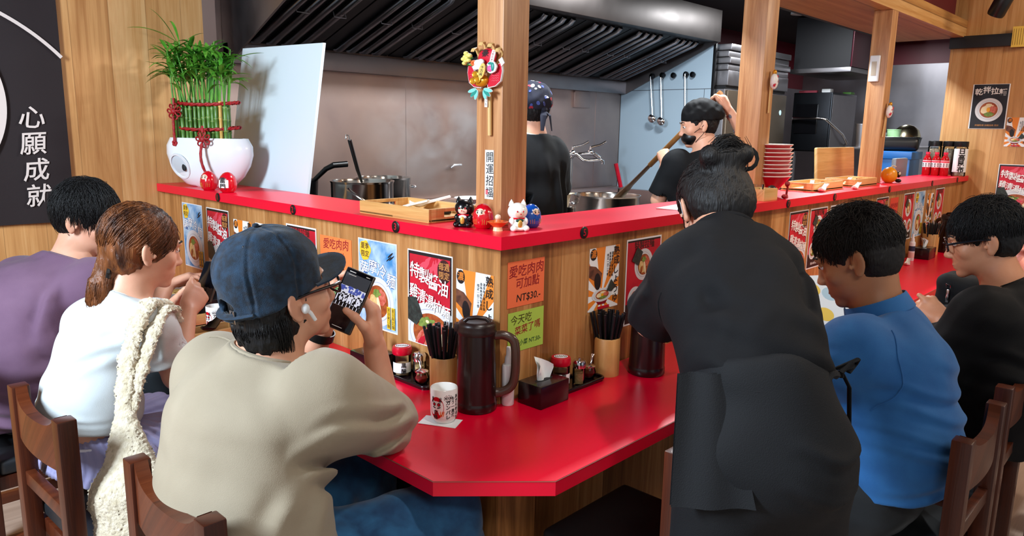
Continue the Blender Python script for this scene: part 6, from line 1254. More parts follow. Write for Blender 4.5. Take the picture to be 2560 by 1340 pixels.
for i in range(6):
    a = i * 1.047 + .3; d = F.r * math.cos(a) + F.f * math.sin(a); caps.fold(H(0, -.03, .155) - F.u * 0, H(0, -.03, .02) + d * .12, np.cross(d, F.u) * 0 + d, .004, -.0016, 0, .2)
caps.wrinkle(.0018, .05, 9)
cap_o = F.wear(caps, 'cap', M_NAVYCAP)
def capsub(mb, name, m=None, label=None):
    mb.v = [tuple(np.array(v) - F.org) for v in mb.v]; return mb.build(name, m, cap_o, label=label)
vs = []; n = 20
for j in range(9):
    for i in range(n + 1):
        th = math.pi * (i / n) ; x = .087 * math.cos(th); e = j / 8; w = 1 + .10 * e; y0 = .035 + .044 * math.sin(th); y = y0 + e * (.066 * math.sin(th) ** .55); z = .036 + .024 * e * math.sin(th) - .30 * (x * w) ** 2 * 8 * .35; vs.append((x * w, y, z))
fs = [(j * (n + 1) + i, j * (n + 1) + i + 1, (j + 1) * (n + 1) + i + 1, (j + 1) * (n + 1) + i) for j in range(8) for i in range(n)]; b = MB().use(M_NAVYCAP); m_ = len(vs); N_ = [(p[0], p[1], p[2] - .004) for p in vs]
ed = [(i, i + 1) for i in range(n)] + [((n), (2 * n + 1))]; b.add([H(*p) for p in vs + N_], fs + [tuple(m_ + q for q in f[::-1]) for f in fs] + [(8 * (n + 1) + i, 8 * (n + 1) + i + 1, m_ + 8 * (n + 1) + i + 1, m_ + 8 * (n + 1) + i) for i in range(n)])
capsub(b, 'brim'); b = MB().use(M_NAVYCAP); P = [H(.0850 * math.cos(a), -.020 + .1090 * math.sin(a), .006 + .020 * math.sin(a)) for a in [rad(222 + 96 * i / 14) for i in range(15)]]; b.tube(P, .0125, 8, flat=.35); capsub(b, 'back_strap')
b = MB().use(M_CHROME); q0 = H(.036, -.1235, -.010); 
b.tube([q0 + F.u * .012, q0 - F.u * .014, q0 - F.u * .014 - F.r * .016, q0 + F.u * .012 - F.r * .016, q0 + F.u * .012], .0017, 6); capsub(b, 'strap_buckle', label='silver strap buckle'); b = MB().use(M_NAVYCAP).ell(H(0, -.034, .158), (.007, .007, .005), 14, 8); capsub(b, 'top_button')
b = MB().use(M_BLACK)
for i in range(4): a = i * 1.57 + .78; b.ell(H(.062 * math.cos(a), -.03 + .075 * math.sin(a), .128), (.0035, .0035, .0035), 10, 6)
capsub(b, 'eyelet')
F.eyes(); F.eyewear(M_BLACK)
p = H(.090, .004, -.016); b = MB().use(M_WHITE).ell(p, (.009, .009, .011), 16, 10).tube([p, p + F.f * .010 - F.u * .012, p + F.f * .018 - F.u * .030], [.005, .0042, .0038], 10); F.add(b, 'earbud', label='white earbud')
w = F.J['wrL'] + (F.J['elL'] - F.J['wrL']) * .10; d = nrmz(F.J['elL'] - F.J['wrL']); u = nrmz(np.cross(d, V3(.5, .8, 0))); v = np.cross(d, u)
b = MB().use(M_BLACK).tube([w + u * .0335 * math.cos(a) + v * .030 * math.sin(a) for a in [6.2832 * i / 32 for i in range(33)]], .010, 8, cap=False, flat=.30) if False else MB().use(M_BLACK)
vs = []
for i in range(32):
    a = 6.2832 * i / 32; rr = u * .0335 * math.cos(a) + v * .031 * math.sin(a)
    for s_, t_ in ((-.011, 1), (.011, 1), (.011, 1.09), (-.011, 1.09)): vs.append(w + d * s_ + rr * t_)
b.add(vs, [(i * 4 + j, i * 4 + (j + 1) % 4, ((i + 1) % 32) * 4 + (j + 1) % 4, ((i + 1) % 32) * 4 + j) for i in range(32) for j in range(4)]); wc = w - v * .033 if (v @ V3(-.7, -.7, 0)) < 0 else w + v * .033
F.add(b, 'watch_strap')
# his phone
def phone(label, c, n, up, right, screen=True):
    t = thing('phone', label, 'phone'); M = Matrix((right, up, n)).transposed().to_4x4(); M.translation = c; t.matrix_world = M
    MB().box((0, 0, -.002), (.074, .149, .0095), .0042, 3).build('phone_case', mat('taupe_case', '4A3C30', .5), t)
    MB().box((0, 0, .0032), (.069, .144, .0016), .0007).build('screen_glass', mat('dark_glass', '0A0C12', .08), t)
    if screen:
        q = MB().use(mat('screen_grey', '3C4048', .4, emit=.25)).box((0, .047, .0042), (.064, .030, .0003), 0); q.use(mat('screen_stage', 'C8CCDC', .4, emit=.55)).box((0, .006, .0042), (.064, .050, .0003), 0); q.use(mat('screen_blue', '5060B0', .4, emit=.35))
        R = random.Random(6)
        for k in range(26): q.box((R.uniform(-.030, .030), .024 + R.uniform(-.006, .006), .0044), (R.uniform(.003, .008), R.uniform(.003, .009), .0002), 0)
        q.use(mat('screen_black', '0A0A10', .4)).box((0, -.0135, .0044), (.064, .011, .0002), 0)
        for k in range(34): q.box((R.uniform(-.030, .030), R.uniform(-.012, .004), .0044), (R.uniform(.002, .005), R.uniform(.006, .016), .0002), 0)
        for k in range(18): q.disc((-.030 + .0035 * k + R.uniform(-.001, .001), R.uniform(.008, .015)), .0019, .0023, .0043, .0046, 10)
        q.use(mat('screen_stage', 'C8CCDC', .4, emit=.55))
        for k in range(16): q.box((R.uniform(-.029, .029), R.uniform(-.006, .004), .0046), (R.uniform(.002, .004), R.uniform(.004, .009), .0002), 0)
        for k in range(7): q.box((-.027 + .009 * k, -.014, .0046), (.0016, .009, .0002), 0)
        q.use(M_WHITEINK).box((-.018, .066, .0042), (.016, .002, .0002), 0).box((.022, .066, .0042), (.010, .002, .0002), 0).box((-.016, .0585, .0045), (.020, .0016, .0002), 0).box((0, -.0185, .0044), (.064, .0008, .0002), 0).box((0, -.066, .0042), (.026, .0012, .0002), 0)
        q.build('screen_picture', None, t)
    return t
phone('black phone showing a stage photo, held up by the man in the denim cap', PH_C, pn, pu, pr)
from mathutils.bvhtree import BVHTree
def on_cloth(F, o, pts, m, r=.0022, name='seam', n=24):
    me = o.data; bv = BVHTree.FromPolygons([v.co[:] for v in me.vertices], [p.vertices[:] for p in me.polygons]); P = [Vector(np.array(p) - F.org) for p in pts]; out = []
    for i in range(n + 1):
        t = i / n * (len(P) - 1); k = min(int(t), len(P) - 2); f = t - k; p0, p1, p2, p3 = P[max(k - 1, 0)], P[k], P[k + 1], P[min(k + 2, len(P) - 1)]
        q = .5 * ((2 * p1) + (p2 - p0) * f + (2 * p0 - 5 * p1 + 4 * p2 - p3) * f * f + (3 * p1 - p0 - 3 * p2 + p3) * f ** 3); h = bv.find_nearest(q); out.append(h[0] + h[1] * r * .3)
    MB().use(m).tube(out, r, 6).build(name, None, o)
def gathered(F, m, tie, n, seed, keep, base=(.086, .106, .097), c0=(0, -.016, .036), r=.0007, messy=.05, stray=0):
    """strands drawn over the scalp from the hairline to one tie"""
    R = random.Random(seed); mb = MB().use(m); base, c0 = V3(*base), V3(*c0); v1 = nrmz((V3(*tie) - c0) / base); k = t_ = 0
    while k < n and t_ < n * 20:
        t_ += 1; v0 = nrmz([R.gauss(0, 1) for _ in range(3)]); p = c0 + v0 * base
        if not keep(*p): continue
        k += 1; w = math.acos(max(-1, min(1, v0 @ v1))); lift = R.uniform(.99, 1.03) + (R.uniform(0, .05) if R.random() < stray else 0); pts = []
        for i in range(8):
            t = i / 7; v = (v0 * math.sin((1 - t) * w) + v1 * math.sin(t * w)) / max(math.sin(w), .05); v = nrmz(v + V3(*[R.gauss(0, messy * .25) for _ in range(3)])); pts.append(F.H(*(c0 + v * base * (lift if 0 < i < 7 else 1.0))))
        mb.tube(pts, [r * 1.2] * 7 + [r], 4, cap=False)
    return mb

on_cloth(F, bs_, [(-.70, .10, 1.03), (-.70, .18, .99), (-.72, .25, .92), (-.76, .25, .82)], M_BEIGE, .0024)
# --- woman with the ponytail
J = sit(-.775, .875, rad(4), .475, reach=.40); J.update(wst=(-.795, .865, .70), chs=(-.752, .875, .86), nkb=(-.680, .858, 1.026), head=(-.628, .846, 1.160), shR=(-.668, .745, .965), shL=(-.735, .990, .925), elR=(-.575, .795, .770), wrR=(-.478, .918, .932), elL=(-.62, 1.20, .74), wrL=(-.45, 1.12, .90))
W2 = Fig(J, (.975, -.02, -.20), SK_B, 'person with an auburn ponytail and white crop top, holding a phone over the table', .93, vox=.0045, hs=.98); F = W2
F.head(); F.torso(); F.arms(); F.legs(); F.hand('R', (.62, .42, .55), (-.2, .8, -.45), (.55, .65, .75, .8), .05, thumb_dir=(.5, .55, .75), k=.92); F.hand('L', (.62, -.35, .65), (.1, -.75, -.5), (.6, .6, .6, .6), .05, k=.92)
F.finish(); M_WTEE = cloth('white_cotton', 'BEC6C8', 'CCD2D2', vs=4)
o = tee(F, M_WTEE, [((-.80, .855, .66), (.140, .112)), ((-.795, .855, .74), (.136, .110)), ((-.752, .870, .875), (.138, .108))], .060, (.60, .070, .066), (.078, .072), .0045, ((-.80, .885, .668), (-.05, 0, -1)), [((-.92, 1.02, .715), (-.80, .74, .70), (-.8, -.6, 0), .010, .006, -.012), ((-.92, 1.02, .695), (-.80, .74, .682), (-.8, -.6, 0), .008, .006, -.012), ((-.92, 1.0, .735), (-.80, .74, .722), (-.8, -.6, 0), .010, .005, -.01), ((-.70, .74, .92), (-.80, .95, .80), (-.8, -.6, .2), .016, .006, .01), ((-.72, .74, .88), (-.82, .92, .74), (-.8, -.6, .2), .016, .005, .01), ((-.62, .72, .95), (-.62, .74, .87), (-.5, -.85, .2), .010, .005, 0)], (.0018, .08, 2, None))
collar_ring(F, M_WTEE, .074, .0045)
S = Sdf(.005); M_LILAC = cloth('lilac_cotton', '8E8CB4', 'A09EC4', vs=8); S.ecap((-.785, .88, .56), (-.795, .883, .63), F.side, (.188, .140), (.148, .112), .03); S.cut((-.795, .883, .632), (0, 0, 1)); 
for q in 'LR': S.cap(F.J['hip' + q] + V3(0, 0, .01), F.J['hip' + q] * .5 + F.J['kn' + q] * .5, .098, .094, .04)
S.cut((-.785, .88, .50), (-.3, 0, -1))
S._add(lambda X, Y, Z: np.sqrt((X + .795) ** 2 + (Y - .883) ** 2 + (Z - .68) ** 2) - .03, (-2, -2, 2), (-2, -2, 2), .01, 's')
S.disp.append((lambda X, Y, Z: .0035 * np.sin(np.arctan2(Y - .883, X + .795) * 46 + 3 * np.sin(Z * 40)) * np.clip((Z - .50) * 12, .2, 1), None, None)); F.wear(S, 'shorts', M_LILAC)
F.add(MB().use(mat('white_piping', 'DCDCEC', .8)).tube([(-.795 + .118 * math.cos(a), .883 + .152 * math.sin(a), .632) for a in [6.2832 * i / 40 for i in range(41)]], .004, 6, cap=False), 'waistband_trim')
F.trousers(cloth('dark_slate_cloth', '1A242A', '222E34', vs=8), (.074, .064, .055), waist=.10, pel=(.12, .095))
for q in 'LR': F.shoe(q, M_WHITE)
HR = (.087, .107, .098); keep = lambda x, y, z: (y < .062 + .35 * z if z > 0 else y < .018 + .5 * z + .0) and z > -.075 + .15 * y and not (abs(x) > .062 and -.028 < y < .02 and -.05 < z < .022)
S = Sdf(.0045); S.ell(F.H(0, -.016, .036), np.array(HR) * F.hs, F.R, .02); S.ell(F.H(0, -.05, -.02), np.array((.074, .064, .072)) * F.hs, F.R, .03); S.ell(F.H(0, .105, -.035), np.array((.12, .072, .082)) * F.hs, F.R, .015, 's')
for q in (-1, 1): S.ell(F.H(q * .092, -.006, -.020), np.array((.034, .030, .044)) * F.hs, F.R, .012, 's')
S.ell(F.H(0, -.092, -.060), np.array((.030, .026, .032)) * F.hs, F.R, .02); T = F.H(0, -.088, -.072)
tail = [T, T + V3(-.016, .0, -.035), T + V3(-.022, .002, -.085), T + V3(-.016, .004, -.135)]; 
for a, b, ra, rb in zip(tail[:-1], tail[1:], (.020, .030, .033), (.030, .033, .012)): S.cap(a, b, ra, rb, .02)
S.wrinkle(.003, .016, 4, (0, 0, 1), 5)
mb = gathered(F, M_HAIRR, (0, -.095, -.062), 2800, 8, keep, HR, (0, -.016, .036), .0007, .05, .25); R = random.Random(4)
for i in range(1300):
    a = R.uniform(0, 6.28); q = R.uniform(.85, 1.12); off = V3(math.cos(a), math.sin(a), 0) * q; L = R.uniform(.75, 1.12); pts = []
    for t in (0, .15, .4, .65, .85, 1):
        k = t * 3 * L; i0 = min(int(k), 2); c = tail[i0] + (tail[i0 + 1] - tail[i0]) * (k - i0); wdt = (.016, .026, .034, .036, .030, .018)[(0, .15, .4, .65, .85, 1).index(t)]; pts.append(c + off * wdt + V3(0, 0, .004 * math.sin(i)))
    mb.tube(pts, [.0008, .0008, .0008, .0007, .0006, .0003], 4, cap=False)
F.merge_hair(S, mb, M_HAIRR); F.add(MB().use(M_BLACK).tube([T + V3(-.006, 0, -.006) + (F.r * math.cos(a) + F.u * math.sin(a)) * .030 for a in [6.2832 * i / 24 for i in range(25)]], .007, 8, cap=False), 'hair_tie'); F.eyes()
phone('black phone held by the person with the ponytail over the table', (-.372, 1.005, 1.000), nrmz((-.75, -.35, .55)), nrmz(V3(.45, .25, .82) - nrmz((-.75, -.35, .55)) * (nrmz((-.75, -.35, .55)) @ V3(.45, .25, .82))), np.cross(nrmz(V3(.45, .25, .82) - nrmz((-.75, -.35, .55)) * (nrmz((-.75, -.35, .55)) @ V3(.45, .25, .82))), nrmz((-.75, -.35, .55))), False)
# her fleece bag
M_FLEECE = mat('cream_fleece', 'D9CDB6', .95, 0, bump=(160, .9), sheen=.4, var=('C2B498', 60)); bt = thing('fleece_bag', 'cream fleece tote bag hanging from the shoulder of the person with the ponytail', 'bag', (-.80, .52, .30))
def bagmesh(name, S): S.disp.append((lambda X, Y, Z: .0044 * (np.sin(X * 330 + 2 * np.sin(Z * 210)) * np.sin(Y * 350 + 1.7 * np.sin(X * 190)) * np.sin(Z * 340 + 2 * np.sin(Y * 230))), None, None)); S.mesh(name, M_FLEECE, bt, (-.80, .52, .30))
S = Sdf(.0042); P = [(-.592, .765, .965), (-.622, .742, 1.012), (-.672, .700, 1.030), (-.715, .680, .985), (-.755, .655, .900), (-.780, .625, .820), (-.800, .590, .750)]
for a, b in zip(P[:-1], P[1:]): S.ecap(a, b, (-.6, .8, 0), (.024, .011), (.024, .011), .01)
bagmesh('strap', S); S = Sdf(.0042); P = [(-.585, .745, .955), (-.602, .730, .996), (-.640, .685, 1.010), (-.685, .655, .960), (-.735, .625, .870), (-.790, .590, .750)]
for a, b in zip(P[:-1], P[1:]): S.ecap(a, b, (-.6, .8, 0), (.020, .010), (.020, .010), .01)
bagmesh('strap', S); S = Sdf(.0045)
S.ecap((-.800, .575, .760), (-.825, .49, .60), (-.62, .78, 0), (.030, .022), (.092, .045), .04); S.ecap((-.825, .49, .60), (-.845, .45, .36), (-.62, .78, 0), (.092, .045), (.120, .055), .04); bagmesh('bag_body', S)
# --- man in the purple tee
J = sit(-.80, 1.56, rad(-12), .475, reach=.42); J.update(wst=(-.835, 1.57, .72), chs=(-.750, 1.59, .885), nkb=(-.612, 1.595, 1.015), head=(-.545, 1.600, 1.165), shR=(-.585, 1.415, .950), shL=(-.725, 1.800, .925), elR=(-.46, 1.345, .800), wrR=(-.315, 1.500, .900), elL=(-.50, 1.93, .80), wrL=(-.30, 1.78, .82))
F = Fig(J, (.72, -.62, -.30), SK_B, 'person in a purple tee at the far left, leaning over the table', 1.05, vox=.005, hs=1.04)
F.head(); F.torso(); F.arms(); F.legs(); F.hand('R', (.75, -.05, .25), (.0, -.2, -1), (.35, .4, .45, .5), .1); F.hand('L', (.8, -.3, 0), (0, 0, -1), (.3,) * 4); F.finish(); M_PURP = cloth('purple_cotton', '63465F', '74566E', vs=5)
tee(F, M_PURP, [((-.84, 1.55, .55), (.220, .165)), ((-.86, 1.57, .72), (.222, .160)), ((-.77, 1.60, .885), (.228, .140))], .080, (.92, .092, .084), (.082, .078), .005, ((-.84, 1.55, .49), (0, 0, -1)), [((-.95, 1.72, .66), (-.82, 1.36, .64), (-.8, -.6, 0), .018, .010, -.02), ((-.95, 1.72, .60), (-.82, 1.36, .57), (-.8, -.6, 0), .018, .012, -.02), ((-.93, 1.75, .72), (-.76, 1.38, .70), (-.8, -.6, 0), .020, .008, -.02), ((-.70, 1.42, .96), (-.66, 1.40, .74), (-.8, -.6, 0), .018, .010, .02), ((-.95, 1.7, .545), (-.84, 1.36, .52), (-.8, -.6, 0), .016, .010, -.02)], (.0025, .10, 3, None)); collar_ring(F, M_PURP, .079, .006)
F.trousers(cloth('dark_teal_cloth', '101A20', '17242A', vs=8))
for q in 'LR': F.shoe(q, M_BLACKM)
def short_hair(F, m, seed, n=1500, top=.012, fringe=.05, skz=-9, side=None, L=(.03, .055), nape=-.062, messy=.35, lift=.012, sides=True, drop=.15, rr=.0007):
    keep = lambda x, y, z: (y < fringe + .42 * z if z > .012 else y < .022 + .8 * z) and z > nape + .35 * max(0, y + .04) and not (abs(x) > .06 and -.048 < y < .030 and z < .020)
    S = Sdf(.0042); b = (.080 + top * .35, .099 + top * .5, .089 + top); S.ell(F.H(0, -.014, .035), np.array(b) * F.hs, F.R, .02); S.ell(F.H(0, -.040, -.012), np.array((.069, .060, .066)) * F.hs, F.R, .03); S.ell(F.H(0, .115, -.045), np.array((.12, .078, .100)) * F.hs, F.R, .012, 's')
    for q in (-1, 1): S.ell(F.H(q * .094, -.004, -.024), np.array((.036, .032, .048)) * F.hs, F.R, .012, 's')
    S.cut(F.H(0, -.06, nape), -F.u + F.f * .5, None) if False else None
    S.wrinkle(.0014, .012, seed, None)
    mb = F.hair_strands(int(n * 2.3), m, seed, lambda x, y, z: keep(x, y, z) and z > skz, L=L, lift=lift, messy=messy, drop=drop, base=tuple(q * 1.0 for q in b), r=rr, fade=side); return F.merge_hair(S, mb, m)
short_hair(F, M_HAIRB, 21, 1500, .014, L=(.045, .075), nape=-.055); F.eyes()
# --- man in the blue polo
J = sit(.67, -.80, rad(90), .475, reach=.41); J.update(toe=(1, 0, 0), wst=(.65, -.850, .74), chs=(.67, -.838, .905), nkb=(.700, -.775, 1.035), head=(.690, -.706, 1.188), shL=(.535, -.772, .965), shR=(.785, -.795, .960), elL=(.500, -.600, .830), wrL=(.660, -.500, .910), elR=(.86, -.58, .82), wrR=(.84, -.45, .88))
F = Fig(J, (-.10, .88, -.42), SK_C, 'person in a blue polo shirt reading at the right arm of the counter', 1.08, vox=.0045, hs=1.06)
F.head(); F.torso(); F.arms(); F.legs(); F.hand('L', (.75, .45, .35), (.3, .2, -.8), (.6, .6, .7, .7)); F.hand('R', (-.5, .6, .3), (-.3, .2, -.8), (.5, .6, .6, .6)); F.finish(); M_BLUEP = cloth('blue_pique', '1E5C9C', '2A6CAC', (900, .3), vs=9)
o = tee(F, M_BLUEP, [((.645, -.845, .54), (.162, .155)), ((.640, -.866, .72), (.158, .146)), ((.655, -.848, .900), (.160, .132))], .076, (.94, .090, .080), (.080, .076), .0045, ((.66, -.85, .590), (0, -.12, -1)), [((.52, -.86, .86), (.86, -1.0, .80), (-.4, -.9, .1), .013, 0.0060, .03), ((.50, -.84, .80), (.88, -1.02, .73), (-.4, -.9, .1), .012, 0.0066, .03), ((.50, -.84, .755), (.86, -1.02, .68), (-.4, -.9, .1), .012, 0.0054, .02), ((.52, -.86, .91), (.80, -.98, .88), (-.4, -.9, .1), .013, 0.0054, .03), ((.52, -.92, .60), (.90, -1.0, .615), (-.4, -.9, .1), .012, 0.0066, -.02), ((.52, -.92, .565), (.90, -1.0, .585), (-.4, -.9, .1), .010, 0.0054, -.02), ((.52, -.92, .64), (.86, -1.02, .66), (-.4, -.9, .1), .012, 0.0042, -.02), ((.60, -.93, .96), (.80, -.95, .93), (-.4, -.9, .2), .016, 0.0036, .02), ((.47, -.76, .97), (.47, -.62, .90), (-.8, -.5, .2), .012, 0.0036, .01), ((.47, -.70, .93), (.46, -.58, .86), (-.8, -.5, .2), .011, 0.0036, .01)], (.0024, .085, 4, None))
on_cloth(F, o, [(.55, -.86, 1.05), (.50, -.90, .99), (.50, -.90, .90), (.47, -.84, .84)], M_BLUEP, .0022)
n = nrmz(F.J['head'] - F.J['nkb']); c = F.J['nkb'] + n * .022; u = F.side; v = np.cross(n, u); S = Sdf(.0025); S.ecap(c - n * .020, c + n * .026, u, (.094, .092), (.083, .081), .01); S.ecap(c - n * .06, c + n * .09, u, (.086, .084), (.075, .073), .004, 's'); S.cut(c + n * .026 - v * .0, n + v * -.0, .2); S.cut(c - n * .022, -n, .2); S.ell(c + (np.cross(V3(0, 0, 1), u)) * .09, (.02, .05, .06), np.stack([u, np.cross(V3(0, 0, 1), u), V3(0, 0, 1)], 1), .004, 's'); F.wear(S, 'collar', cloth('blue_rib', '2566A6', '2F74B4', (900, .3), vs=9))
F.trousers(cloth('charcoal_cloth', '16191C', '1D2125', vs=8))
for q in 'LR': F.shoe(q, M_BLACKM)
short_hair(F, M_HAIRD, 31, 1500, .008, .058, side=True, L=(.026, .046), nape=-.050, messy=.45, lift=.028, drop=.05); F.eyes()
mp = thing('paper_menu', 'pale printed menu sheet held by the person in the blue polo', 'menu'); mp.matrix_world = Matrix.Translation((.895, -.555, 1.0)) @ Matrix.Rotation(rad(-30), 4, 'Z') @ Matrix.Rotation(rad(48), 4, 'X'); MB().box((0, 0, 0), (.15, .20, .0016), 0).build('sheet', M_PAPER, mp); q = MB()
for x, y, m in ((-.03, .05, M_PYEL), (.03, .03, mat('poster_pale_blue', 'A8C8D8', .5)), (-.02, -.04, M_PYEL)): q.use(m).disc((x, y), .030, .024, .0009, .0012, 20)
q.build('printed_pictures', None, mp)
# --- man with spectacles in black
J = sit(1.43, -.92, rad(92), .475, reach=.41); J.update(wst=(1.435, -.965, .73), chs=(1.448, -.958, .885), nkb=(1.468, -.925, 1.030), head=(1.462, -.850, 1.180), shL=(1.285, -.905, .955), shR=(1.650, -.935, .955), elL=(1.225, -.800, .775), wrL=(1.350, -.785, .900), elR=(1.70, -.72, .80), wrR=(1.55, -.58, .84))
F = Fig(J, (-.26, .92, -.26), SK_D, 'person with spectacles and short black hair in a black tee', 1.02, vox=.0042, hs=1.03)
F.head(); F.torso(); F.arms(); F.legs(); F.hand('L', (.30, .72, .55), (.75, .2, -.5), (.9, .9, .9, .9), .03, thumb_dir=(.0, .9, .5)); F.hand('R', (-.5, .7, .2), (-.3, 0, -.9), (.5,) * 4); F.finish()
tee(F, M_BLK, [((1.435, -.94, .55), (.215, .165)), ((1.435, -.975, .72), (.215, .155)), ((1.448, -.962, .885), (.222, .135))], .078, (1.72, .086, .056), (.076, .072), .005, ((1.43, -.92, .50), (0, 0, -1)), [((1.25, -.95, .86), (1.55, -1.08, .80), (-.4, -.9, .1), .016, .008, .03), ((1.25, -.95, .78), (1.55, -1.08, .70), (-.4, -.9, .1), .016, .008, .03)], (.003, .09, 5, None), slL=(1.78, .086, .050)); collar_ring(F, M_BLK, .074, .005); F.trousers(M_BLK)
for q in 'LR': F.shoe(q, M_BLACKM)
short_hair(F, M_HAIRB, 41, 1700, .010, .060, side=True, L=(.034, .060), nape=-.045, messy=.5, lift=.018, drop=.1); F.eyes(); F.eyewear(mat('black_blue_frame', '10141C', .25))
collar_ring(F, M_BLACK, .0665, .0018, .024, (0, 0, 0), 'necklace_cord')
bg = thing('black_bag', 'black bag with a silver zip pull resting on a lap beyond the person with spectacles', 'bag', (1.74, -.66, .752)); S = Sdf(.006); S.box((1.74, -.66, .83), (.085, .08, .17), None, .04, .02); S.wrinkle(.006, .10, 2); S.mesh('bag_body', M_BLK, bg, (1.74, -.66, .752)); MB().use(M_CHROME).tube([(-.084, .02, .20), (-.090, .02, .215), (-.090, .035, .217), (-.085, .035, .202)], .003, 8).box((-.090, .027, .172), (.004, .010, .05), .001).build('zip_pull', None, bg)
bg.location = (1.80, -.735, .752)
# --- person at the right edge, only the arms in the picture
J = sit(2.0, -1.20, rad(95), .475, reach=.41); J.update(wst=(2.0, -1.23, .73), chs=(1.99, -1.22, .90), nkb=(1.985, -1.18, 1.045), head=(1.97, -1.13, 1.19), shL=(1.81, -1.16, .975), shR=(2.16, -1.19, .975), elL=(1.90, -.985, .895), wrL=(2.09, -.865, 1.025), elR=(2.26, -1.0, .88), wrR=(2.18, -.83, 1.01))
F = Fig(J, (-.2, .95, -.2), SK_P, 'person at the right edge of the picture with bare forearms raised', 1.0, vox=.006); F.head(); F.torso(); F.arms(); F.legs(); F.hand('L', (.6, .6, .3), (.5, -.5, -.5), (.6,) * 4); F.hand('R', (-.7, .3, .3), (-.2, -.6, -.6), (.5,) * 4); F.finish(); tee(F, M_BLK, [((2.0, -1.21, .55), (.20, .15)), ((2.0, -1.24, .72), (.20, .14)), ((1.99, -1.225, .89), (.20, .13))], .075, (.85, .08, .072), hem=((2.0, -1.2, .50), (0, 0, -1)), vox=.007); F.trousers(M_BLK, vox=.008)
for q in 'LR': F.shoe(q, M_BLACKM)
short_hair(F, M_HAIRB, 51, 300); F.eyes()
# --- staff member bending over the counter
J = dict(head=(.205, -.520, 1.335), nkb=(.128, -.590, 1.275), chs=(.045, -.660, 1.155), wst=(-.050, -.760, 1.070), pel=(-.095, -.820, .960), shL=(.035, -.560, 1.205), shR=(.185, -.660, 1.212), elL=(.130, -.405, 1.045), wrL=(.390, -.270, .970), elR=(.36, -.50, 1.04), wrR=(.43, -.44, .97), hipL=(-.160, -.775, .905), hipR=(-.025, -.870, .905), knL=(-.150, -.765, .47), knR=(.0, -.870, .47), anL=(-.175, -.825, .088), anR=(-.03, -.930, .088), toe=(1, 0, 0))
F = Fig(J, (.46, .50, -.74), SK_B, 'person in black staff clothes and apron with a hair bun, bending over the counter', .88, vox=.005, hs=.95); ST = F
F.head(); F.torso(); F.arms(); F.legs((.095, .062, .042)); F.hand('L', (.85, .50, -.12), (.1, -.3, -.9), (.6, .6, .6, .6), .08); F.hand('R', (.6, .7, -.2), (.1, .1, -1), (.3,) * 4); F.finish(); M_STAFF = mat('black_staff_cotton', '0B0C10', .8, 0, bump=(700, .25), spec=.25); M_APRON = mat('black_apron', '101216', .75, 0, bump=(500, .3), spec=.3)
o = tee(F, M_STAFF, [((-.075, -.795, 1.00), (.130, .120)), ((-.045, -.762, 1.075), (.131, .125)), ((.040, -.672, 1.160), (.145, .126)), ((.088, -.628, 1.200), (.130, .108))],   .066, (.86, .080, .074), (.074, .072), .005, ((-.085, -.810, .965), (-.30, -.25, -.9)), [((0.000, -0.610, 1.155), (0.080, -0.810, 1.075), (-.6, -.6, .5), .020, 0.0153, .02), ((-0.060, -0.650, 1.095), (0.060, -0.870, 1.025), (-.6, -.6, .5), .018, 0.0170, .02), ((-0.100, -0.690, 1.035), (0.000, -0.900, 0.985), (-.6, -.6, .4), .016, 0.0170, .02), ((0.060, -0.570, 1.195), (-0.030, -0.670, 1.055), (-.6, -.6, .4), .018, 0.0170, .01), ((0.000, -0.500, 1.175), (0.070, -0.410, 1.075), (-.9, -.2, .2), .016, 0.0102, .01), ((0.180, -0.750, 1.175), (0.050, -0.830, 1.095), (-.6, -.6, .5), .018, 0.0119, 0)], (.003, .11, 6, None), hollow=False); collar_ring(F, M_STAFF, .078, .005)
on_cloth(F, o, [(.05, -.61, 1.26), (-.01, -.61, 1.19), (-.02, -.60, 1.12)], M_STAFF, .0024)
F.trousers(mat('black_trousers', '0A0B0E', .8, spec=.25), (.098, .086, .070), waist=.75, pel=(.138, .140))
for q in 'LR': F.shoe(q, M_BLACKM)
# apron wrapped round the hips, tied at the back, with a hanging side panel
S = Sdf(.006); S.ecap(F.J['pel'] + F.side * .02 - V3(.008, .012, .07), F.J['pel'] + (F.J['wst'] - F.J['pel']) * .62, F.side, (.132, .142), (.140, .143), .05)
for q in 'LR': S.cap(F.J['hip' + q], F.J['hip' + q] * .55 + F.J['kn' + q] * .45, .098, .094, .06)
S.cut(F.J['hipL'] * .6 + F.J['knL'] * .4 + V3(0, 0, -.02), (-.1, -.1, -1)); S.cut(F.J['pel'] + V3(.045, .06, .108), (.25, .35, 1), None, .02); S.fold((-.19, -.98, .97), (-.03, -1.05, .94), (-.5, -.85, 0), .012, .006, .02); S.fold((-.20, -.94, .90), (-.05, -1.03, .86), (-.5, -.85, 0), .012, .005, .02); S.wrinkle(.003, .12, 8); ap = F.wear(S, 'apron', M_APRON)
b = MB().use(M_APRON); vs = []
for i in range(11):
    for j in range(15):
        t = j / 14; sx = i / 10 - .5; p = V3(-.215, -.745, 1.075) + V3(-.060, -.070, -.225) * t + V3(.065, -.105, .012) * sx * (.75 + .45 * t) + V3(-.6, -.6, 0) * (.006 * math.sin(sx * 9 + t * 2) + .004); vs.append(p)
fs = [(i * 15 + j, (i + 1) * 15 + j, (i + 1) * 15 + j + 1, i * 15 + j + 1) for i in range(10) for j in range(14)]; n_ = len(vs); b.add(vs + [p + V3(.006, .006, 0) for p in vs], fs + [tuple(n_ + k for k in f[::-1]) for f in fs]); F.add(b, 'apron_flap', label='hanging flap of the black apron')
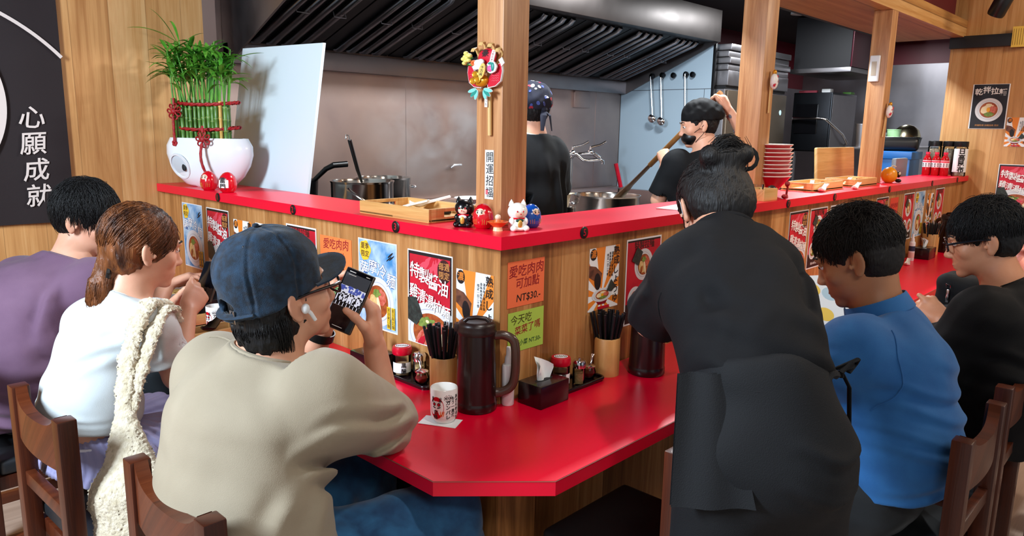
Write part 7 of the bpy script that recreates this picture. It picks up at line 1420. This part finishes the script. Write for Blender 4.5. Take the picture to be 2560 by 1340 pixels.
on_cloth(F, o, [(-.20, -.74, 1.055), (-.16, -.88, 1.06), (-.02, -.93, 1.06), (.08, -.87, 1.05)], M_APRON, .008, 'apron_strings', 30); F.add(MB().use(M_APRON).tube([(.055, -.90, 1.06), (.075, -.915, 1.02), (.085, -.92, .93), (.09, -.915, .80)], .007, 8, flat=.4), 'hanging_string')
for q, k in ((1, 0), (-1, 1)): F.add(MB().use(M_APRON).tube([(.05, -.895, 1.06), (.06 + .02 * q, -.925, 1.08), (.06 + .04 * q, -.915, 1.065), (.055 + .02 * q, -.91, 1.05)], .006, 8, flat=.5), 'apron_bow')
HS = (.086, .106, .096); keep = lambda x, y, z: (y < .060 + .35 * z if z > 0 else y < .016 + .5 * z) and z > -.080 + .15 * y and not (abs(x) > .064 and -.045 < y < .02 and -.05 < z < .022)
S = Sdf(.0045); S.ell(F.H(0, -.018, .036), np.array(HS), F.R, .02); S.ell(F.H(0, -.055, -.02), (.078, .066, .075), F.R, .03); S.ell(F.H(0, .105, -.035), (.12, .070, .082), F.R, .015, 's')
for q in (-1, 1): S.ell(F.H(q * .094, -.004, -.020), (.036, .030, .044), F.R, .012, 's')
BT = F.H(0, -.108, .030) - V3(0, 0, .012); S.cap(BT - F.u * .01, BT + V3(.01, -.005, .040), .034, .028, .02); S.cap(BT + V3(-.028, .020, .048), BT + V3(.036, -.028, .054), .027, .024, .02); S.wrinkle(.0015, .014, 14)
mb = gathered(F, M_HAIRB, (0, -.110, .025), 2800, 18, keep, HS, (0, -.018, .036), .0007, .10, .4); R = random.Random(9)
for i in range(420):
    a0 = R.uniform(0, 6.28); rr = R.uniform(.020, .044); tl = R.uniform(-.6, .6); c = BT + V3(R.uniform(-.012, .02), R.uniform(-.015, .01), .045 + R.uniform(-.016, .016)); u = nrmz(V3(.8, -.6, .2 * tl)); v = nrmz(np.cross(u, V3(.5, .7, tl))); mb.tube([c + (u * math.cos(a0 + t * .7) + v * math.sin(a0 + t * .7)) * rr for t in range(7)], [.0008] * 6 + [.0004], 4, cap=False)
for i in range(16): c = BT + V3(.045, -.034, .040 + .002 * i / 8); u, v = nrmz(V3(.7, -.7, 0)), V3(.05, .05, 1); k = .024 + R.uniform(-.003, .003); mb.tube([c + (u * math.cos(t * .52 - 2.6) + v * math.sin(t * .52 - 2.6)) * k for t in range(11)], .0016, 4, cap=False)
F.merge_hair(S, mb, M_HAIRB); F.eyes(); b = MB().use(M_BLACK)
for q in (-1, 1): b.tube([F.H(q * .050, .075, -.045), F.H(q * .075, .03, -.030), F.H(q * .088, -.012, -.026), F.H(q * .092, -.022, .0), F.H(q * .088, -.008, .026), F.H(q * .078, .012, .02)], .0016, 6)
S = Sdf(.0045); S.ell(F.H(0, .060, -.070), (.062, .066, .052), F.R, .01); S.cut(F.H(0, .04, -.05), -F.f); mk = F.wear(S, 'face_mask', M_BLACK); F.add(b, 'mask_strap')
# --- cooks
J = dict(head=(1.285, 1.080, 1.610), nkb=(1.280, 1.050, 1.475), chs=(1.300, 1.060, 1.32), wst=(1.300, 1.075, 1.15), pel=(1.300, 1.080, 1.0), shL=(1.135, 1.085, 1.405), shR=(1.400, 1.030, 1.395), elL=(1.03, 1.00, 1.215), wrL=(.92, .905, 1.235), elR=(1.55, 1.11, 1.17), wrR=(1.50, 1.26, 1.21), hipL=(1.20, 1.10, .93), hipR=(1.39, 1.07, .93), knL=(1.20, 1.12, .50), knR=(1.39, 1.09, .50), anL=(1.20, 1.08, .088), anR=(1.39, 1.05, .088))
F = Fig(J, (.15, .97, -.18), SK_B, 'person cooking behind the corner post, in a navy patterned bandana and black tee', 1.02, vox=.005)
F.head(); F.torso(); F.arms(); F.legs(); F.hand('L', (-.88, -.35, .05), (.1, .1, -1), (.7, .8, .9, 1.0), .03, thumb_dir=(-.7, .2, -.4)); F.hand('R', (.1, .95, .0), (-.3, 0, -.9), (.6,) * 4); F.finish(); M_COOK = mat('black_cook_cotton', '0B0E12', .8, 0, bump=(700, .25), spec=.25)
tee(F, M_COOK, [((1.27, 1.07, .95), (.190, .150)), ((1.27, 1.07, 1.15), (.190, .145)), ((1.27, 1.06, 1.32), (.195, .135))], .076, (.80, .086, .078), (.076, .072), .0055, ((1.30, 1.08, .86), (0, 0, -1)), [((1.40, .93, 1.34), (1.46, .98, 1.05), (.3, -.9, 0), .020, .009, .02), ((1.34, .91, 1.30), (1.40, .94, 1.02), (.3, -.9, 0), .020, .008, .02)], (.003, .10, 8, None)); F.trousers(M_BLK); F.add(MB().use(mat('white_tape', 'D8D4CC', .7)).tube([F.J['nkb'] + V3(.070 * math.cos(a), .066 * math.sin(a), .030 + .014 * math.sin(a)) for a in [6.2832 * i / 30 for i in range(31)]], .004, 6, cap=False), 'apron_neck_tape')
for q in 'LR': F.shoe(q, M_BLACKM)
short_hair(F, M_HAIRB, 61, 400, .008, L=(.04, .07), nape=-.085, drop=.5); F.eyes()
def bandana(F, m, name='bandana', spots=None, low=-.004, tilt=.30, tail=True, sl=0):
    S = Sdf(.0048); k = F.hs; S.ell(F.H(0, -.016, .042), np.array((.089, .110, .096 + sl)) * k, F.R, .02); S.ell(F.H(0, -.070, .040), np.array((.070, .066 + sl, .062)) * k, F.R, .04); S.cut(F.H(0, 0, low + .018), -(F.u * .96 - F.f * tilt)); S.wrinkle(.003, .05, 12)
    S.cut(F.H(0, -.05, -.055), -F.u)
    o = F.wear(S, name, m)
    if spots:
        me = o.data; bv = BVHTree.FromPolygons([v.co[:] for v in me.vertices], [p.vertices[:] for p in me.polygons]); R = random.Random(2); b = MB()
        for i in range(170):
            d = nrmz([R.gauss(0, 1) for _ in range(3)]); h = bv.ray_cast(Vector(F.H(0, -.016, .042) + d * .3 - F.org), Vector(-d))
            if h[0] is None: continue
            b.use(spots[i % 3]).at(h[0], h[1].to_track_quat('Z', 'Y').to_euler()).disc((0, 0), R.uniform(.006, .013), R.uniform(.004, .010), -.001, .0008, 14, R.uniform(0, 3))
        b.at().build('printed_motif', None, o)
    if tail:
        b = MB().use(m)
        for q in (-1, 1): b.tube([F.H(0, -.112, -.02), F.H(q * .02, -.128, -.05), F.H(q * .03, -.120, -.12)], [.012, .016, .008], 8, flat=.35)
        b.ell(F.H(0, -.115, -.018), (.016, .014, .014)); F.add(b, 'bandana_knot')
    return o
bandana(F, mat('navy_print_cotton', '06081A', .85, var=('0C1028', 12), bump=(700, .25)), spots=(mat('print_red', 'A02030', .7), mat('print_cream', 'C8C4C8', .7), mat('print_blue', '3A4A8A', .7)))
tg = MB().use(M_BLACK).tube([(0, 0, 0), (-.055, -.02, -.018), (-.11, -.035, -.040)], [.008, .008, .006], 8, flat=.5); tg.use(M_CHROME).tube([(-.11, -.035, -.040), (-.165, -.05, -.062)], [.005, .003], 8); o = tg.build('kitchen_tongs', None); o.location = (.845, .870, 1.232); tag(o, 'black handled tongs held by the cook in the patterned bandana', 'tongs')
J = dict(head=(2.420, .800, 1.560), nkb=(2.430, .745, 1.415), chs=(2.44, .755, 1.26), wst=(2.45, .765, 1.09), pel=(2.46, .775, .94), shL=(2.285, .850, 1.335), shR=(2.585, .660, 1.360), elL=(2.250, .935, 1.130), wrL=(2.425, 1.015, 1.335), elR=(2.640, .610, 1.480), wrR=(2.560, .690, 1.640), hipL=(2.36, .83, .88), hipR=(2.56, .73, .88), knL=(2.38, .87, .48), knR=(2.58, .77, .48), anL=(2.36, .83, .088), anR=(2.56, .73, .088))
F = Fig(J, (-.62, .74, -.22), SK_B, 'person in a black headwrap and mask stirring the big pot with a paddle', .98, vox=.005)
PA, PB = V3(2.545, .742, 1.745), V3(2.70, 1.600, 1.015); pd = nrmz(PB - PA)
F.head(); F.torso(); F.arms(); F.legs(); F.hand('R', nrmz(V3(-.25, .35, .9)), pd * .0 + V3(-.2, .9, -.3), (.8, .95, 1.0, 1.1), .03, thumb_dir=(-.6, .4, .6), k=.98); F.hand('L', nrmz(V3(.30, .35, .60)), V3(.6, .2, -.5), (.9, 1.0, 1.0, 1.1), .03, thumb_dir=(.3, .8, .2), k=.95); F.finish()
tee(F, M_COOK, [((2.46, .77, .90), (.180, .145)), ((2.45, .765, 1.10), (.182, .140)), ((2.44, .755, 1.26), (.195, .130))], .072, (.88, .084, .074), (.072, .070), .0055, ((2.46, .77, .80), (0, 0, -1)), [((2.33, .70, 1.30), (2.42, .62, 1.10), (-.5, -.85, 0), .018, .009, .02)], (.003, .09, 10, None)); F.trousers(M_BLK)
for q in 'LR': F.shoe(q, M_BLACKM)
short_hair(F, M_HAIRB, 71, 200, .004, -.02, nape=-.07); F.eyes(); bandana(F, M_BLK, 'headwrap', None, .006, .16, False, .012)
S = Sdf(.0045); S.ell(F.H(0, .045, -.058), (.058, .066, .052), F.R, .01); S.cut(F.H(0, .025, -.05), -F.f); S.cut(F.H(0, .06, -.022), F.u * .9 + F.f * .1); F.wear(S, 'face_mask', M_BLACK); b = MB().use(M_BLACK)
for q in (-1, 1): b.tube([F.H(q * .060, .045, -.035), F.H(q * .083, .0, -.012), F.H(q * .086, -.022, .006)], .0018, 6); b.tube([F.H(q * .056, .045, -.088), F.H(q * .080, .0, -.052), F.H(q * .086, -.024, -.022)], .0018, 6)
F.add(b, 'mask_strap'); a, w = F.J['elR'], F.J['wrR']; d = nrmz(w - a); u = nrmz(np.cross(d, V3(1, 1, 0))); v = np.cross(d, u); b = MB()
for i in range(26):
    R2 = random.Random(i); t = R2.uniform(.15, .92); an = R2.uniform(0, 6.28); rr = .0445 + (.029 - .0445) * t - .001; n = u * math.cos(an) + v * math.sin(an); b.use((mat('tattoo_red', 'A84A50', .5), mat('tattoo_grey', '6A6A74', .5), mat('tattoo_rose', 'C07070', .5))[i % 3]).at(a + (w - a) * t + n * rr, Vector(n).to_track_quat('Z', 'Y').to_euler()).disc((0, 0), R2.uniform(.008, .016), R2.uniform(.006, .012), -.006, .0006, 14, R2.uniform(0, 3))
b.at(); F.add(b, 'tattoo')
b = MB().use(mat('paddle_wood', '9A6A34', .5, var=('7A4E24', 20, (1, 1, .2)))); b.tube([PA, PA + (PB - PA) * .60], [.0165, .0165], 14); b.use(mat('wet_paddle_wood', '4A2E18', .35)).tube([PA + (PB - PA) * .60, PA + (PB - PA) * .78, PA + (PB - PA) * .86, PB], [.0165, .020, .034, .036], 14, flat=.6); o = b.build('stirring_paddle', None); tag(o, 'long wooden paddle held in the big steel pot by the cook', 'paddle')
o = MB().use(M_PAPER).bx((0, 0, 0), (.34, .12, .004), .001).build('menu_sheet', None); o.location = (.95, -.01, LZ); o.rotation_euler = (0, 0, rad(8)); tag(o, 'white sheet lying on the ledge beside the bending staff member', 'sheet')
# --- chairs: dark wood, upholstered seat, curved top rail
def chair(label, loc, rz):
    t = thing('dining_chair', label, 'chair', loc, (0, 0, rz), 'dark wood chairs at the counter')       # local +x faces the counter, back at x = 0
    w = .175
    for s in (-1, 1): MB().use(M_CHAIR).bx((-.022, s * w - .022, 0), (.022, s * w + .022, .815), .004).build('back_post', None, t); MB().use(M_CHAIR).bx((.350, s * w - .021, 0), (.392, s * w + .021, .42), .004).build('front_leg', None, t); MB().use(M_CHAIRH).bx((.022, s * w - .012, .17), (.350, s * w + .012, .21), .003).build('side_stretcher', None, t)
    b = MB().use(M_CHAIRH); n = 22; vs = []
    for i in range(n + 1):
        y = -w + .0225 + (2 * w - .045) * i / n; q = abs(2 * i / n - 1); zt = .815 - .030 * (1 - q ** 6) - .008 * (1 - q * q); xo = -.012 * (1 - q * q)
        vs += [(-.014 + xo, y, .675), (.014 + xo, y, .675), (.014 + xo, y, zt), (-.014 + xo, y, zt)]
    b.add(vs, [(i * 4 + k, i * 4 + (k + 1) % 4, (i + 1) * 4 + (k + 1) % 4, (i + 1) * 4 + k) for i in range(n) for k in range(4)] + [(0, 1, 2, 3), (n * 4 + 3, n * 4 + 2, n * 4 + 1, n * 4)]); b.build('top_rail', None, t, ang=30)
    MB().use(M_CHAIRH).bx((-.012, -w + .0225, .535), (.012, w - .0225, .575), .003).build('lower_rail', None, t)
    MB().use(M_CHAIR).bx((.022, -w - .012, .375), (.392, w + .012, .420), .003).build('seat_frame', None, t); MB().box((.205, 0, .446), (.36, 2 * w + .03, .050), .018, 4).build('seat_cushion', mat('charcoal_vinyl', '1C2024', .45), t); MB().use(M_CHAIRH).bx((.355, -w + .0215, .15), (.385, w - .0215, .19), .003).build('foot_rail', None, t); return t
c0 = chair('dark wood chair nearest the camera, behind the person in the beige tee', (-.905, .020, 0), 0)
dup(c0, (-.955, .71, 0), (0, 0, rad(2)), 'dark wood chair behind the person with the ponytail'); dup(c0, (-.99, 1.42, 0), (0, 0, 0), 'dark wood chair at the left edge behind the person in the purple tee')
dup(c0, (.685, -1.045, 0), (0, 0, rad(90)), 'dark wood chair behind the person in the blue polo'); dup(c0, (1.21, -1.03, 0), (0, 0, rad(91)), 'dark wood chair at the right edge behind the person with spectacles'); dup(c0, (.14, -.60, 0), (0, 0, rad(90)), 'empty dark wood chair tucked under the table beside the apron of the staff member'); dup(c0, (2.0, -1.43, 0), (0, 0, rad(92)), 'dark wood chair under the person at the right edge')
S = Sdf(.008); S.ell((-.16, .14, .52), (.085, .13, .17)); bk = S.mesh('black_backpack', M_BLK, None, (-.16, .14, .35)); bk.location = (-.16, .14, .35); tag(bk, 'black rounded backpack hanging under the table beside the blue jeans', 'bag')
